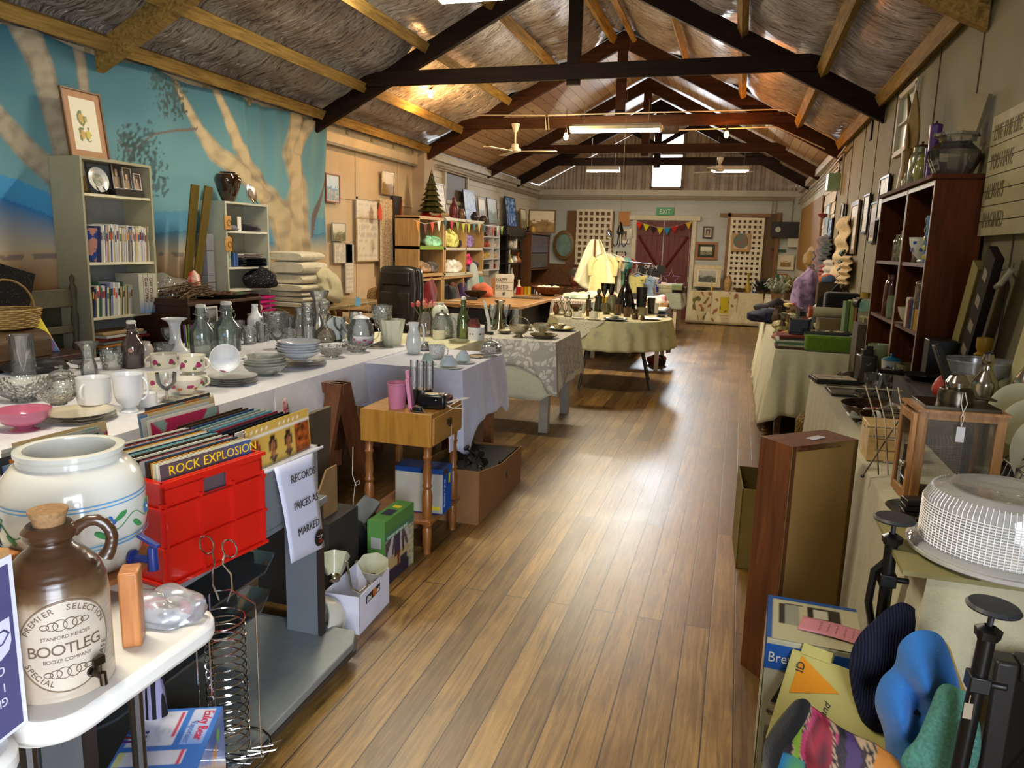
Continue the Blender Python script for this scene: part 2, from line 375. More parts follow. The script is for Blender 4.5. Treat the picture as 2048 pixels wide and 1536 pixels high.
# ceiling: foil insulation in the near half, knotty boards in the far half
def foil_mat():
 m,t,b,L=newmat('foil');v=mapped(t,L,(2.2,11,5))
 n=N(t,'TexNoise',i_Scale=2.4,i_Detail=6.0,i_Roughness=.62,i_Distortion=1.2);L(v,n.inputs['Vector'])
 v2=mapped(t,L,(1,1,1));n2=N(t,'TexNoise',i_Scale=2.2,i_Detail=3.0);L(v2,n2.inputs['Vector'])
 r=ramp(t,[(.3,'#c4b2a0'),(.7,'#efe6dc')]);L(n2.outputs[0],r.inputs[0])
 rd=ramp(t,[(.36,'#5c5046'),(.52,'#ffffff')]);L(n.outputs[0],rd.inputs[0]);mxx=N(t,'Mix',data_type='RGBA',blend_type='MULTIPLY');mxx.inputs[0].default_value=.85;L(r.outputs[0],mxx.inputs[6]);L(rd.outputs[0],mxx.inputs[7]);L(mxx.outputs[2],b.inputs['Base Color'])  # crease shading of the foil painted into its base colour
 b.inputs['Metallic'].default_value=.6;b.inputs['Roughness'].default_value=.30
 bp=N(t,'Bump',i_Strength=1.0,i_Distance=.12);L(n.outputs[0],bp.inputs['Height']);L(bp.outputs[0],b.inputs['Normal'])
 return m
PUR=[.13,.85,1.55,2.25,2.75]
def foil(side):
 def fn(u,v):
  d=.0+u*(XM-XL+.15);y=YN+v*(YT-YN)
  x=XM-side*d;z=roofz(x)if d<2.81 else ZE-(d-2.81)*.52
  k=0
  for a,c in zip([0]+PUR,PUR+[3]):
   if a<=d<=c:k=math.sin(PI*(d-a)/max(.01,c-a))
  z-=.07*k+.035*k*ns(x*1.5,y*1.2,1)+.02*ns(x*3,y*6,2)-.05
  return(x,y,z)
 return fn
FM=foil_mat();CB=WOOD('#b08458','#caa377',1,.6,.45,.1)
def boards_mat():
 m,t,b,L=newmat('lining');tc=N(t,'TexCoord')
 mp=N(t,'Mapping');L(tc.outputs['Object'],mp.inputs[0]);mp.inputs['Rotation'].default_value=(0,0,PI/2)
 br=N(t,'TexBrick',i_Scale=1.0,i_Mortar_Size=.004,i_Brick_Width=4.0,i_Row_Height=.12)
 br.inputs['Color1'].default_value=(*lin('#b08a62'),1);br.inputs['Color2'].default_value=(*lin('#d3b48d'),1);br.inputs['Mortar'].default_value=(*lin('#54381f'),1)
 L(mp.outputs[0],br.inputs['Vector'])
 v=mapped(t,L,(9,2.2,1));vo=N(t,'TexVoronoi',i_Scale=1.0);L(v,vo.inputs['Vector'])
 r=ramp(t,[(.06,'#7a5230'),(.16,'#ffffff')]);L(vo.outputs[0],r.inputs[0])
 mx=N(t,'Mix',data_type='RGBA',blend_type='MULTIPLY');mx.inputs[0].default_value=.75;L(br.outputs[0],mx.inputs[6]);L(r.outputs[0],mx.inputs[7])
 L(mx.outputs[2],b.inputs['Base Color']);b.inputs['Roughness'].default_value=.5;return m
BM=boards_mat()
b=B()
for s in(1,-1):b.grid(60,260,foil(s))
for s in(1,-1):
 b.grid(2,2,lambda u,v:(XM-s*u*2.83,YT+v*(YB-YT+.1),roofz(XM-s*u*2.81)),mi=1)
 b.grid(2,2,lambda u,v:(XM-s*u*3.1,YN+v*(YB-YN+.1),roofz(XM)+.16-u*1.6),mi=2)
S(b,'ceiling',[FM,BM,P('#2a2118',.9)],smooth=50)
PT=WOOD('#6e5326','#a8884a',1,1.2,.7,0)
k=5
for s in(1,-1):
 for d in PUR:
  x=XM-s*d
  o=B().box((x,(YN+YT)/2,roofz(x)-.06),(.065,YT-YN,.10),ry=s*.47).build('trim_%d'%k,PT,bev=.004);tag(o,kind='structure');k+=1
b=B()
for y in[YN+.3+i*.62 for i in range(21)]:b.box((-4.58,y,2.8),(.04,.05,.14))
S(b,'trim_%d'%k,P('#b0966a',.7));k+=1
def truss(y,col,c2,king=True,web=False):
 b=B();w2=.035;hh=.19
 for s in(1,-1):
  xe=XM-s*(2.86 if s>0 else 2.8);ze=roofz(XM-2.81)-.03
  b.add([(x,y+q,z)for q in(-w2,w2)for(x,z)in((XM,ZR-.02),(xe,ze),(xe,ze-hh),(XM,ZR-.02-hh-.02))],[(0,1,2,3),(7,6,5,4),(0,4,5,1),(1,5,6,2),(2,6,7,3),(3,7,4,0)])
 b.box((XM-.03,y-.05,3.16),(4.55,.04,.145))
 if king:b.box((XM,y-.01,3.62),(.13,.06,1.15))
 if web:
  for s in(1,-1):b.tube([(XM,y-.02,3.45),(XM-s*.75,y-.02,3.86)],.045,n=4)
 return b
TD=WOOD('#150b06','#281509',0,.8,.7,0);TM=WOOD('#2c170b','#482a16',0,.8,.65,0)
for y,mt,wb in((1.7,PT,0),(4.6,PT,0),(7.5,TD,0),(YT,TM,0),(13.2,TM,0),(15.1,TD,1)):
 S(truss(y,None,None,True,wb),'trim_%d'%k,mt,bev=.004);k+=1
S(B().tube([(-4.0,YT-.09,3.28),(-2.7,YT-.09,3.25),(-2.68,YT-.09,3.06)],.009).tube([(-2.64,YT-.09,3.06),(-2.66,YT-.09,3.25),(.35,YT-.09,3.26),(.85,YT-.09,3.0),(1.05,YT-.06,2.85)],.009).tube([(-.9,YT-.09,3.03),(.3,YT-.09,3.05),(.9,YT-.06,2.78)],.008),'trim_%d'%k,P('#c7b79a',.5));k+=1
# door in the back wall
DX0,DX1=aY(1275,440,YB).x,aY(1385,440,YB).x
DZ=2.10
dr=root('door_1',None,None,((DX0+DX1)/2,YB-.03,0));dr['kind']='structure'
DR=P('#5e1a17',.55,var=.2,scale=4)
for s in(-1,1):
 hw=(DX1-DX0)/2
 q=B();nb=5
 for i in range(nb):q.box((s*(hw/2),0,0),(0.001,.001,.001))if False else q.box((s*(.012+(i+.5)*(hw-.02)/nb),0,DZ/2),((hw-.02)/nb-.004,.03,DZ))
 for z in(.25,1.0,1.85):q.box((s*(hw/2),-.025,z),(hw-.03,.02,.11))
 lf=q.build('door_leaf',DR,dr)
 B().tube([(s*.05*1,-.03,1.06),(s*(hw-.06),-.03,1.78)],.03,n=4).build('brace',DR,lf)
q=B()
for s in(-1,1):q.box((s*(hw+.05),-.01,DZ/2+.02),(.09,.05,DZ+.06))
q.box((0,-.02,DZ+.07),(2*hw+.34,.07,.1));q.build('door_frame',P('#cfc6ac',.6,var=.1),dr,bev=.004)
# lamps
TUBE=EMIT('#fff2d6',75)
def fluoro(name,label,loc,L_,rz=0,drop=0,tubes=2,p=0,tilt=0):
 r=root(name,label,'ceiling light',loc,rz)
 B().box((0,0,0),(L_,.11,.045)).box((0,0,.035),(L_*.96,.05,.03)).build('batten',P('#d9d4c4',.5),r,bev=.004)
 for i in range(tubes):
  yy=(-.03,.03)[i]if tubes==2 else 0
  B().tube([(-L_*.48,yy,-.04),(L_*.48,yy,-.04)],.014,n=10).build('tube',TUBE,r)
 for s in(-1,1):
  B().box((s*L_*.485,0,-.035),(.02,.1,.04)).build('end_cap',P('#e6e2d6',.5),r)
  if drop:B().tube([(s*L_*.35,0,.03),(s*L_*.35,0,.05+drop)],.003).build('hanger',P('#9b9b98',.4,metal=.8),r)
 return r
p=aY(970,-2,5.6);fluoro('fluorescent_light','fluorescent light close to the camera, hanging in front of the nearest truss',(p.x,5.6,p.z+.05),0.74,0,.35)
fluoro('fluorescent_light','fluorescent light overhead at the photographer\'s end of the hall',(-1.7,1.3,3.56),1.2,0,.45)  # lamp out of view, added to brighten the near tables
p=aY(1231,262,9.9);fluoro('fluorescent_light','long fluorescent light hanging just before the second truss',(p.x,9.9,p.z+.04),1.18,0,.28)
p=aY(1206,338,14.2);fluoro('fluorescent_light','short fluorescent light beyond the fourth dark tie beam',(p.x,14.2,p.z),0.62,0,.5)
p=aY(1460,338,14.0);fluoro('fluorescent_light','far fluorescent light showing behind the ceiling fan',(p.x,14.0,p.z),0.66,0,.5)
def bulb(label,loc,power,col,up=.1):
 r=root('light_bulb',label,'light bulb',loc)
 B().lathe([(0,-.05),(.018,-.045),(.03,-.02),(.03,0),(.02,.025),(.012,.04)],16).build('globe',EMIT(col,40),r)
 B().lathe([(.016,.035),(.018,.04),(.018,.08),(.012,.09)],12).tube([(0,0,.08),(0,0,.08+up)],.004).build('socket',P('#5b4a38',.5),r)
 l=bpy.data.lights.new('bulb_light','POINT');l.energy=power;l.color=lin(col);l.shadow_soft_size=.035
 o=bpy.data.objects.new('bulb_light',l);COL.objects.link(o);o.parent=r;o.location=(0,0,-.10)
p=aY(861,187,8.6);bulb('warm bare bulb under the foil ceiling beside a purlin',p,26,'#ffc27a',.12)
p=aY(1132,272,9.7);bulb('bright bare bulb at the end of the long fluorescent light',p,26,'#ffdf9a',.25)
p=aY(1453,268,10.2);bulb('orange glowing bare bulb under the second tie beam',p,22,'#ff9d45',.05)
for(x,y,z,e,sx)in((-2.7,5.6,3.6,44,.7),(-1.7,1.3,3.5,46,1.2),(-1.55,9.9,2.85,66,1.2),(-2.3,14.2,2.9,40,.6),(-.3,14.0,2.9,40,.6)):  # the glow at the near end belongs to the added, unseen lamp
 area('tube_glow',(x,y,z),(x,y,0),sx,.1,e,(1,.90,.70))
# ceiling fans
def fan(label,loc,r_,rz,zt):
 r=root('ceiling_fan',label,'ceiling fan',loc,rz);wm=P('#ded8c8',.4)
 B().lathe([(.0,zt+.03),(.055,zt+.03),(.05,zt),(.025,zt-.07),(.012,zt-.08)],16).lathe([(.011,.05),(.011,zt-.07)],10).build('down_rod',wm,r)
 B().lathe([(0,-.035),(.05,-.03),(.075,-.01),(.08,.01),(.05,.03),(.045,.07),(.012,.09)],20).build('motor',wm,r)
 for i in range(3):
  a=2*PI*i/3;ca,sa=math.cos(a),math.sin(a)
  pts=[(.07,-.02),(.16,-.055),(r_,-.06),(r_+.01,0),(r_,.05),(.16,.03),(.07,.015)]
  B().prism([(x*ca-y*sa,x*sa+y*ca)for x,y in pts],-.02,-.014).build('blade',wm,r)
p=aY(1030,300,9.8);fan('white three-blade ceiling fan left of the long fluorescent light',(p.x,9.8,p.z),.55,.1,.30)
p=aY(1439,340,13.0);fan('far white ceiling fan above the right-hand lattice door',(p.x,13.0,p.z),.55,.3,.17)
# MAKERS
VP=dict(bowl=[(.35,0),(.42,.06),(.38,.12),(.7,.35),(.92,.72),(1,1)],footbowl=[(.55,0),(.5,.06),(.32,.14),(.36,.22),(.75,.42),(.94,.72),(1,1)],coupe=[(.5,0),(.45,.04),(.12,.12),(.1,.45),(.25,.55),(.8,.75),(1,1)],tumbler=[(.78,0),(.82,.02),(.9,.5),(1,1)],mug=[(.85,0),(.95,.04),(1,.2),(1,.96),(1.02,1)],flaremug=[(.52,0),(.56,.04),(.44,.1),(.4,.16),(.75,.3),(.9,.5),(.92,.8),(1,.97),(1.02,1)],teacup=[(.45,0),(.47,.08),(.6,.2),(.85,.5),(.96,.8),(1.04,1)],flare=[(.62,0),(.68,.03),(.7,.25),(.45,.55),(.6,.8),(1,1)],vase=[(.5,0),(.62,.05),(.95,.35),(1,.5),(.8,.75),(.45,.88),(.42,.92),(.6,1)],shouldervase=[(.45,0),(.5,.03),(.75,.35),(1,.68),(.95,.8),(.6,.92),(.42,.95),(.52,1)],bud=[(.85,0),(.95,.05),(1,.2),(.75,.4),(.34,.55),(.3,.8),(.5,.95),(.62,1)],candlestick=[(1,0),(.98,.04),(.6,.18),(.42,.4),(.42,.78),(.55,.9),(.95,.98),(1,1)],bottle=[(.95,0),(1,.03),(1,.5),(.85,.62),(.42,.76),(.36,.95),(.42,.96),(.42,1)],flip=[(.95,0),(1,.03),(1,.48),(.9,.56),(.5,.7),(.42,.78),(.42,.86),(.5,.89),(.44,.93),(.36,1)],tallbottle=[(.92,0),(1,.05),(.95,.3),(.6,.58),(.28,.75),(.24,.95),(.3,.97),(.3,1)],decanter=[(.8,0),(.98,.05),(1,.16),(.8,.38),(.35,.52),(.26,.66),(.3,.8),(.55,1)],cone=[(.95,0),(1,.03),(.6,.35),(.25,.6),(.2,.88),(.3,1)],jar=[(.9,0),(1,.05),(1,.72),(.85,.84),(.7,.88),(.72,1)],goblet=[(.8,0),(.75,.03),(.15,.1),(.12,.4),(.55,.5),(.95,.7),(1,1)],plate=[(.55,0),(.58,.3),(.8,.5),(1,1)],dish=[(.6,0),(.62,.15),(.9,.7),(1,1)],ribvase=[(.62,0),(.66,.02),(.82,.5),(1,1)],urn=[(.4,0),(.45,.02),(.7,.3),(.98,.68),(1,.78),(.85,.92),(.55,.98),(.6,1)],pot=[(.8,0),(.95,.08),(1,.4),(.9,.75),(.65,.92),(.62,1)],cyl=[(1,0),(1,1)],bucket=[(.78,0),(.8,.02),(.98,.95),(1.03,.96),(1.03,1)],jug=[(.75,0),(.82,.04),(1,.3),(.8,.62),(.55,.78),(.6,.9),(.72,1)],star=[(.5,0),(.55,.1),(1,1)],)
def prof(kind,r,h,t=.0022,inner=True):
 o=[(0,0)]+[(a*r,b*h)for a,b in VP[kind]]
 if inner:
  i=[(max(.0004,a*r-t),max(b*h,t*1.5))for a,b in VP[kind]if b>0]
  o+=i[::-1]+[(0,t*1.6)]
 return o
LIM=None
def spot(px,py,z,wpx,top=None,kind='cyl',open_=True):
 """foot point, radius and height in metres of a round thing whose base front shows at px,py on the surface at z"""
 p=aZ(px,py,z);d=depth(p);r=wpx/2*d/F
 hv=Vector((p.x,p.y,0)).normalized();fr=VP[kind][0][0]
 c=p+hv*r*fr;c.z=z
 if LIM and abs(z-LIM[4])<.12:
  if c.y>LIM[3]-r*fr:c.x*=(LIM[3]-r*fr)/c.y;c.y=LIM[3]-r*fr
  if c.x<LIM[0]+r*fr:c.x=LIM[0]+r*fr
  if c.x>LIM[1]-r*fr:c.x=LIM[1]-r*fr
  if c.y<LIM[2]+r*fr:c.y=LIM[2]+r*fr
 h=aY(px,top,c.y+(r*.9 if open_ else 0)).z-z if top is not None else .05
 return c,r,max(.006,h)
def handle(b,r,h,z0,z1,out,th,ang=0,mi=0,r0=.95,flat=1):
 """loop handle from height z0 to z1 (fractions of h)"""
 pts=[]
 for i in range(9):
  a=-PI/2+PI*i/8;x=r*r0+math.cos(a)*out;z=h*(z0+z1)/2+math.sin(a)*h*(z1-z0)/2
  pts.append((x*math.cos(ang),x*math.sin(ang),z))
 return b.tube(pts,th,8,mi)
def V(name,label,cat,px,py,z,wpx,top,kind,mat,group=None,n=28,hd=None,lid=None,extra=None,t=.0022,rz=0,flute=0,fn=12,loc=None,R_=None,H_=None,part='body',spout=None,sx=1,sy=1,stopper=None,dec=None):
 """a round vessel; hd=(z0,z1,out,thickness,angle) handle, lid=material, stopper=material, dec=list of (count, z, size, material) raised motifs"""
 if loc is None:c,r,h=spot(px,py,z,wpx,top,kind,kind not in('bottle','flip','tallbottle','cone'))
 else:c,r,h=Vector(loc),R_,H_
 r/=max(sx,sy)
 b=B().lathe(prof(kind,r,h,min(t,r*.2)),n,flute=flute,fn=fn,sx=sx,sy=sy)
 if not(hd or lid or extra or spout or stopper or dec):
  return tag(b.build(name,mat,loc=c,rz=rz),label,cat,group)
 o=root(name,label,cat,c,rz,group);b.build(part,mat,o)
 rim=VP[kind][-1][0]*r
 if hd:
  q=B();handle(q,r,h,hd[0],hd[1],hd[2]*r,hd[3],hd[4]if len(hd)>4 else 0,r0=hd[5]if len(hd)>5 else .95);q.build('handle',mat,o)
 if spout:
  a=spout;q=B();q.tube([(r*.8*math.cos(a),r*.8*math.sin(a),h*.35),(r*1.35*math.cos(a),r*1.35*math.sin(a),h*.55),(r*1.6*math.cos(a),r*1.6*math.sin(a),h*.9)],[r*.22,r*.16,r*.1],10);q.build('spout',mat,o)
 if lid:
  q=B().lathe([(rim*1.03,h),(rim*1.0,h+.004),(rim*.7,h+rim*.28),(rim*.2,h+rim*.42),(rim*.1,h+rim*.5),(rim*.2,h+rim*.62),(rim*.14,h+rim*.76),(0,h+rim*.8)],n);q.build('lid',lid,o)
 if stopper:
  q=B().lathe([(rim*.5,h*.97),(rim*.75,h*1.0),(rim*.4,h+rim*.4),(rim*.9,h+rim*1.1),(rim*.9,h+rim*1.9),(0,h+rim*2.5)],14);q.build('stopper',stopper,o)
 if dec:
  for(cnt,zf,size,mm,a0)in dec:
   k=VP[kind];rr=r
   for(r1,z1),(r2,z2)in zip(k,k[1:]):
    if z1<=zf<=z2 and z2>z1:rr=r*(r1+(r2-r1)*(zf-z1)/(z2-z1))
   for i in range(cnt):
    a=a0+i*2*PI/max(cnt,5)
    q=B().blob((0,0,0),(.0012,size,size*.9),10,6,.25,i);q.build('motif',mm,o,loc=(rr*math.cos(a),rr*math.sin(a),h*zf),rz=a)
 if extra:extra(o,r,h)
 return o
def stack(name,labels,cat,px,py,z,wpx,n,dz,kind,mat,H,group=None,**k):
 """n plates or bowls one on another"""
 c,r,_=spot(px,py,z,wpx,None,kind);out=[]
 b=B().lathe(prof(kind,r,H,.003),32,**k)
 o=tag(b.build(name,mat,loc=c),labels[0],cat,group);out.append(o)
 for i in range(1,n):
  out.append(dup(o,(c.x+.003*math.sin(i*2.1),c.y+.003*math.cos(i*1.3),z+dz*i),label=labels[i%len(labels)]))
 return out,c,r
def bx(name,label,cat,c,d,mat,rz=0,group=None,bev=.002,rx=0,ry=0):
 """a single boxy thing, origin at its base"""
 o=B().box((0,0,d[2]/2),d).build(name,mat,loc=c,bev=bev,rot=(rx,ry,rz));return tag(o,label,cat,group)
ART={}
def art(kind,seed=0,pal=None):
 r=random.Random(seed*13+5)
 pal=[lin(c)for c in(pal or{'land':['#c9c4a8','#8f9a86','#5e6a44','#7a5d3a'],'sea':['#a9c8dc','#5f93b8','#d8cfb4','#3d5f7a'],'flower':['#e6ddc4','#cdb84c','#5c7040','#a85a54'],'sepia':['#d9c698','#8c6a34','#4a3416','#b8924a'],'portrait':['#b79a78','#5a4638','#c8a88c','#3a3430'],'blue':['#2f62a8','#7fb0dd','#dfe9f2','#143c7a'],'paper':['#dcd6c6','#c8c1b0','#8e8a80','#e6e1d2']}[kind])]
 def f(u,v):
  n=ns(u*4,v*4,seed)*.5+.5;n2=ns(u*9,v*9,seed+3)
  if kind in('land','sea','sepia'):
   hz=.45+.12*ns(u*2.5,0,seed);c=mix(pal[0],mix(pal[0],(1,1,1),.3),v)if v>hz else mix(pal[2],pal[3],n)
   if v<.6 and n2>.18:c=pal[1]
   if abs(v-hz)<.05:c=mix(c,pal[1],.7)
   return mix(c,pal[3],.25*max(0,n2))
  if kind=='flower':
   c=pal[0];
   for i in range(6):
    x=.3+.4*r2[i][0];y=.25+.5*r2[i][1];d=math.hypot(u-x,(v-y))
    if d<.09:c=pal[1]if i%2 else mix(pal[1],pal[3],.4)
    elif d<.14 and n2>0:c=pal[2]
   return c
  if kind=='portrait':
   d=math.hypot((u-.5)*1.3,v-.62);c=mix(pal[1],pal[3],n)
   if d<.2:c=pal[2]
   if d<.27 and v>.72:c=pal[3]
   if v<.42 and abs(u-.5)<.32-(v-.42)*.1:c=mix(pal[0],pal[3],n*.6)
   return c
  if kind=='blue':return mix(mix(pal[0],pal[1],v),pal[2],max(0,n2*1.6))if n2>-.1 else pal[3]
  if kind=='paper':return pal[0]if(int(v*22)%2 or u<.1 or u>.9)else mix(pal[0],pal[2],.4 if n2>-.15 else 0)
  return pal[0]
 r2=[(r.random(),r.random())for _ in range(8)]
 return f
def frame(name,label,cat,c,w_,h_,face,fcol,matw=0,kind='land',seed=0,fw=.022,mcol='#e0d8c4',tilt=0,glass=False,pal=None,group=None,depth_=.02,res=18,roll=0,fmat=None):
 """framed picture; c = centre of the bottom edge at the back, face = direction angle it faces (radians)"""
 o=root(name,label,cat,c,group=group,rot=(tilt,roll,face+PI/2))
 fm=fmat or P(fcol,.4,var=.15);b=B()
 for s in(-1,1):b.box((s*(w_/2-fw/2),-depth_/2,h_/2),(fw,depth_,h_))
 for z in(fw/2,h_-fw/2):b.box((0,-depth_/2,z),(w_-2*fw,depth_,fw))
 b.build('frame',fm,o,bev=.0015)
 if matw:
  B().box((0,-depth_*.35,h_/2),(w_-2*fw,depth_*.4,h_-2*fw)).build('mat_board',CARD(mcol),o)
 iw,ih=w_-2*fw-2*matw,h_-2*fw-2*matw;yy=-depth_*.6
 b=B().grid(res,int(res*ih/iw)+1,lambda u,v:(-iw/2+iw*u,yy,(h_-ih)/2+ih*v),col=art(kind,seed,pal));b.box((0,yy+.003,h_/2),(iw,.004,ih))
 b.build('artwork',PAINT(.5),o,smooth=0)
 return o
def outline_rect(x0,x1,y0,y1,step=.03,r=.02):
 """points with outward normals round a rectangle, anticlockwise from the x1,y0 corner; also the side index"""
 out=[]
 segs=[((x0,y0),(x1,y0),(0,-1)),((x1,y0),(x1,y1),(1,0)),((x1,y1),(x0,y1),(0,1)),((x0,y1),(x0,y0),(-1,0))]
 for k,(a,b,nrm)in enumerate(segs):
  L_=math.hypot(b[0]-a[0],b[1]-a[1]);n=max(2,int(L_/step));nx=segs[(k+1)%4][2]
  for i in range(n):
   t=i/n;q=(a[0]+(b[0]-a[0])*t,a[1]+(b[1]-a[1])*t)
   pn=segs[(k-1)%4][2]
   if i==0:out.append((q,((nrm[0]+pn[0])*.75,(nrm[1]+pn[1])*.75),k,0.0))
   else:out.append((q,nrm,k,t))
 return out
def outline_ell(cx,cy,rx,ry,n=90):
 return[((cx+rx*math.cos(2*PI*i/n),cy+ry*math.sin(2*PI*i/n)),(math.cos(2*PI*i/n),math.sin(2*PI*i/n)),0,i/n)for i in range(n)]
def cloth(name,label,ol,z,drop,mat,amp=.02,wl=.16,seed=0,corner=.0,cat='tablecloth',group=None,rows=9,flare=.03,hem=.012,mats=None):
 """tablecloth over an outline; drop = number or list per side or function(side, t)"""
 n=len(ol);vs=[];fs=[];s=0
 pos=[0]
 for i in range(1,n):pos.append(pos[-1]+math.hypot(ol[i][0][0]-ol[i-1][0][0],ol[i][0][1]-ol[i-1][0][1]))
 df=drop if callable(drop)else(lambda k,t:drop[k]if isinstance(drop,(list,tuple))else drop)
 ds=[df(q[2],q[3])for q in ol];ds=[(ds[i-2]+ds[i-1]+ds[i]+ds[(i+1)%n]+ds[(i+2)%n])/5 for i in range(n)]
 for j in range(rows+1):
  t=j/rows
  for i,(p,nr,k,tt)in enumerate(ol):
   a=pos[i]/wl*2*PI;cor=1 if(k==-1)else 0
   w_=math.sin(a+1.5*ns(pos[i]*2,seed,0)*2)*.6+ns(pos[i]*3.5,t*1.2,seed)*.9
   e=.004+amp*(t**.8)*(w_+.9)+flare*t
   dd=ds[i]*(1+hem*2*ns(pos[i]*2.2,seed,5))
   if corner:
    c=min(tt,1-tt)*2 if not callable(corner)else 1
    dd+=corner*max(0,1-c*4)*(1 if ds[i]>.02 else 0)
   vs.append((p[0]+nr[0]*e,p[1]+nr[1]*e,z-dd*t+(.003 if j==0 else 0)))
 for j in range(rows):
  for i in range(n):i2=(i+1)%n;fs.append((j*n+i,(j+1)*n+i,(j+1)*n+i2,j*n+i2))
 fs.append(tuple(range(n)))
 b=B();b.add(vs,fs);o=b.build(name,mat,smooth=50,solid=.002)
 return tag(o,label,cat,group)
def table(name,label,x0,x1,y0,y1,h,mat,legm=None,legs=4,lw=.05,group=None,th=.03,inset=.05,taper=False):
 o=root(name,label,'table',((x0+x1)/2,(y0+y1)/2,0),group=group);w_,l_=x1-x0,y1-y0
 B().box((0,0,h-th/2),(w_,l_,th)).build('tabletop',mat,o,bev=.003)
 for sx in(-1,1):
  for sy in(-1,1):
   B().box((sx*(w_/2-inset),sy*(l_/2-inset),(h-th)/2),(lw,lw,h-th),tap=1).build('leg',legm or mat,o)
 return o
def heap(name,label,cat,c,r,mat,seed=0,amp=.25,flat=.6,group=None,n=18,k=10):
 """a crumpled soft thing resting on its flat underside"""
 b=B().blob((0,0,r[2]*flat),r,n,k,amp,seed,flat=flat)
 return tag(b.build(name,mat,loc=c,smooth=60,sub=1),label,cat,group)
def folded(name,label,cat,c,d,mat,rz=0,layers=3,group=None,seed=0):
 """a folded textile: rounded layers in one piece"""
 b=B();lz=d[2]/layers;x,y=d[0]/2,d[1]/2
 for i in range(layers):
  k=10;vs=[]
  o_=.008*ns(i,seed,3)
  b.grid(8,14,lambda u,v:((-x+2*x*u)*(1+.02*ns(u*3,i,seed))+o_,(y+.012*ns(u*4,i*2,seed))*math.cos(2*PI*v)*(1 if abs(math.cos(2*PI*v))<.92 else .98),lz*(i+.5)+lz*.5*math.copysign(min(1,abs(math.sin(2*PI*v))*2.2),math.sin(2*PI*v))*(1 if math.sin(2*PI*v)<0 and i==0 else 1.0)+(.006*ns(u*5,v*3,seed+i)if i else 0)))
 return tag(b.build(name,mat,loc=c,rz=rz,smooth=60),label,cat,group)
def bookcase(name,label,x0,x1,y0,y1,z1,shelves,mat,th=.018,face=1,z0=0,inner=None,cat='bookcase',edge=None,toe=True):
 """open shelf unit along a wall; its back at x0, its front at x1"""
 o=root(name,label,cat,((x0+x1)/2,(y0+y1)/2,z0));d=abs(x1-x0);l_=y1-y0;h=z1-z0
 for s in(-1,1):B().box((0,s*(l_/2-th/2),h/2),(d,th,h)).build('side_panel',mat,o,bev=.001)
 B().box((0,0,h-th/2),(d,l_-2*th,th)).build('top_panel',mat,o)
 bk=1 if x0>x1 else-1
 B().box((bk*(d/2-.004),0,h/2),(.006,l_-2*th,h-.01)).build('back_panel',inner or mat,o)
 for z in shelves:B().box((0,0,z-z0-th/2),(d-.012,l_-2*th,th)).build('shelf',edge or mat,o)
 return o
def books(name,cat,x,y0,y1,z,group,shelf,cols,hr=(.2,.27),tr=(.006,.022),dr=.17,face=1,ref='from its near side panel',lean=.0,kind='magazine',seed=1,words=None):
 """individually built books or magazines standing in a row; spines towards +x*face"""
 r=random.Random(seed);y=y0;i=0
 names={}
 while y<y1:
  t=r.uniform(*tr);h=r.uniform(*hr);d=dr*r.uniform(.92,1);cn,cc=r.choice(cols)
  if y+t>y1:break
  b=B();b.box((0,0,h/2),(d,t,h));b.box((-.002*face,0,h/2+.001),(d-.006,max(.002,t-.003),h),mi=1)
  b.box((face*d/2,0,h*.72),(.0012,t*.8,h*.22),mi=2)
  a=lean*r.uniform(.6,1.1)
  o=b.build(name,[CARD(cc),CARD('#ded8c6'),CARD(r.choice(['#7a3b52','#3f5680','#c5a04a','#5f7a58','#2e2a30','#b24c38']))],loc=(x-face*(d/2)-r.uniform(0,.012)*face,y+t/2,z),rot=(a,0,0),smooth=0)
  tag(o,'%s %s standing %s %s, %s'%(cn,kind,ORD[i],ref,shelf),cat,group);i+=1
  y+=t+.0012
 return i
def pillow(name,label,cat,px,y,dep,mat,col=None,rings=9,amp=.010,seed=0,parent=None,fold=0,n=72,mid=None):
 """a soft closed volume whose outline stands at distance y, dep thick"""
 P0=[aY(a_,b_,y)for a_,b_ in px];k=len(P0);out=[]
 for i in range(n):
  t=i/n*k;j=int(t);f=t-j;p0,p1,p2,p3=(P0[(j+q-1)%k]for q in range(4))
  out.append(.5*((2*p1)+(p2-p0)*f+(2*p0-5*p1+4*p2-p3)*f*f+(3*p1-p0-3*p2+p3)*f**3))
 c=sum(out,Vector())/n if mid is None else aY(*mid,y);b=B();vs=[]
 for s in(-1,1):
  for j in range(rings+1):
   r_=j/rings
   for q in out:
    v=c.lerp(q,r_);e=dep/2*math.sqrt(max(0,1-r_**2.6));w_=ns(v.x*14,v.z*14,seed)*amp*2+fold*math.sin(v.x*75+v.z*22+3*ns(v.x*6,v.z*6,seed))*(1-r_**3)
    vs.append((v.x,y+s*e+(w_ if s<0 else-w_)*(1-r_**4),v.z))
 fs=[]
 for s in(0,1):
  o_=s*(rings+1)*n
  for j in range(rings):
   for i in range(n):
    i2=(i+1)%n;f=(o_+j*n+i,o_+(j+1)*n+i,o_+(j+1)*n+i2,o_+j*n+i2);fs.append(f if s else f[::-1])
 o_=rings*n;o2=(rings+1)*n+rings*n
 b.add(vs,fs);b.add([],[])
 if col:b.c={i:col(v[0],v[2])for i,v in enumerate(vs)}
 o=b.build(name,mat,parent,smooth=80);return tag(o,label,cat)if not parent else o
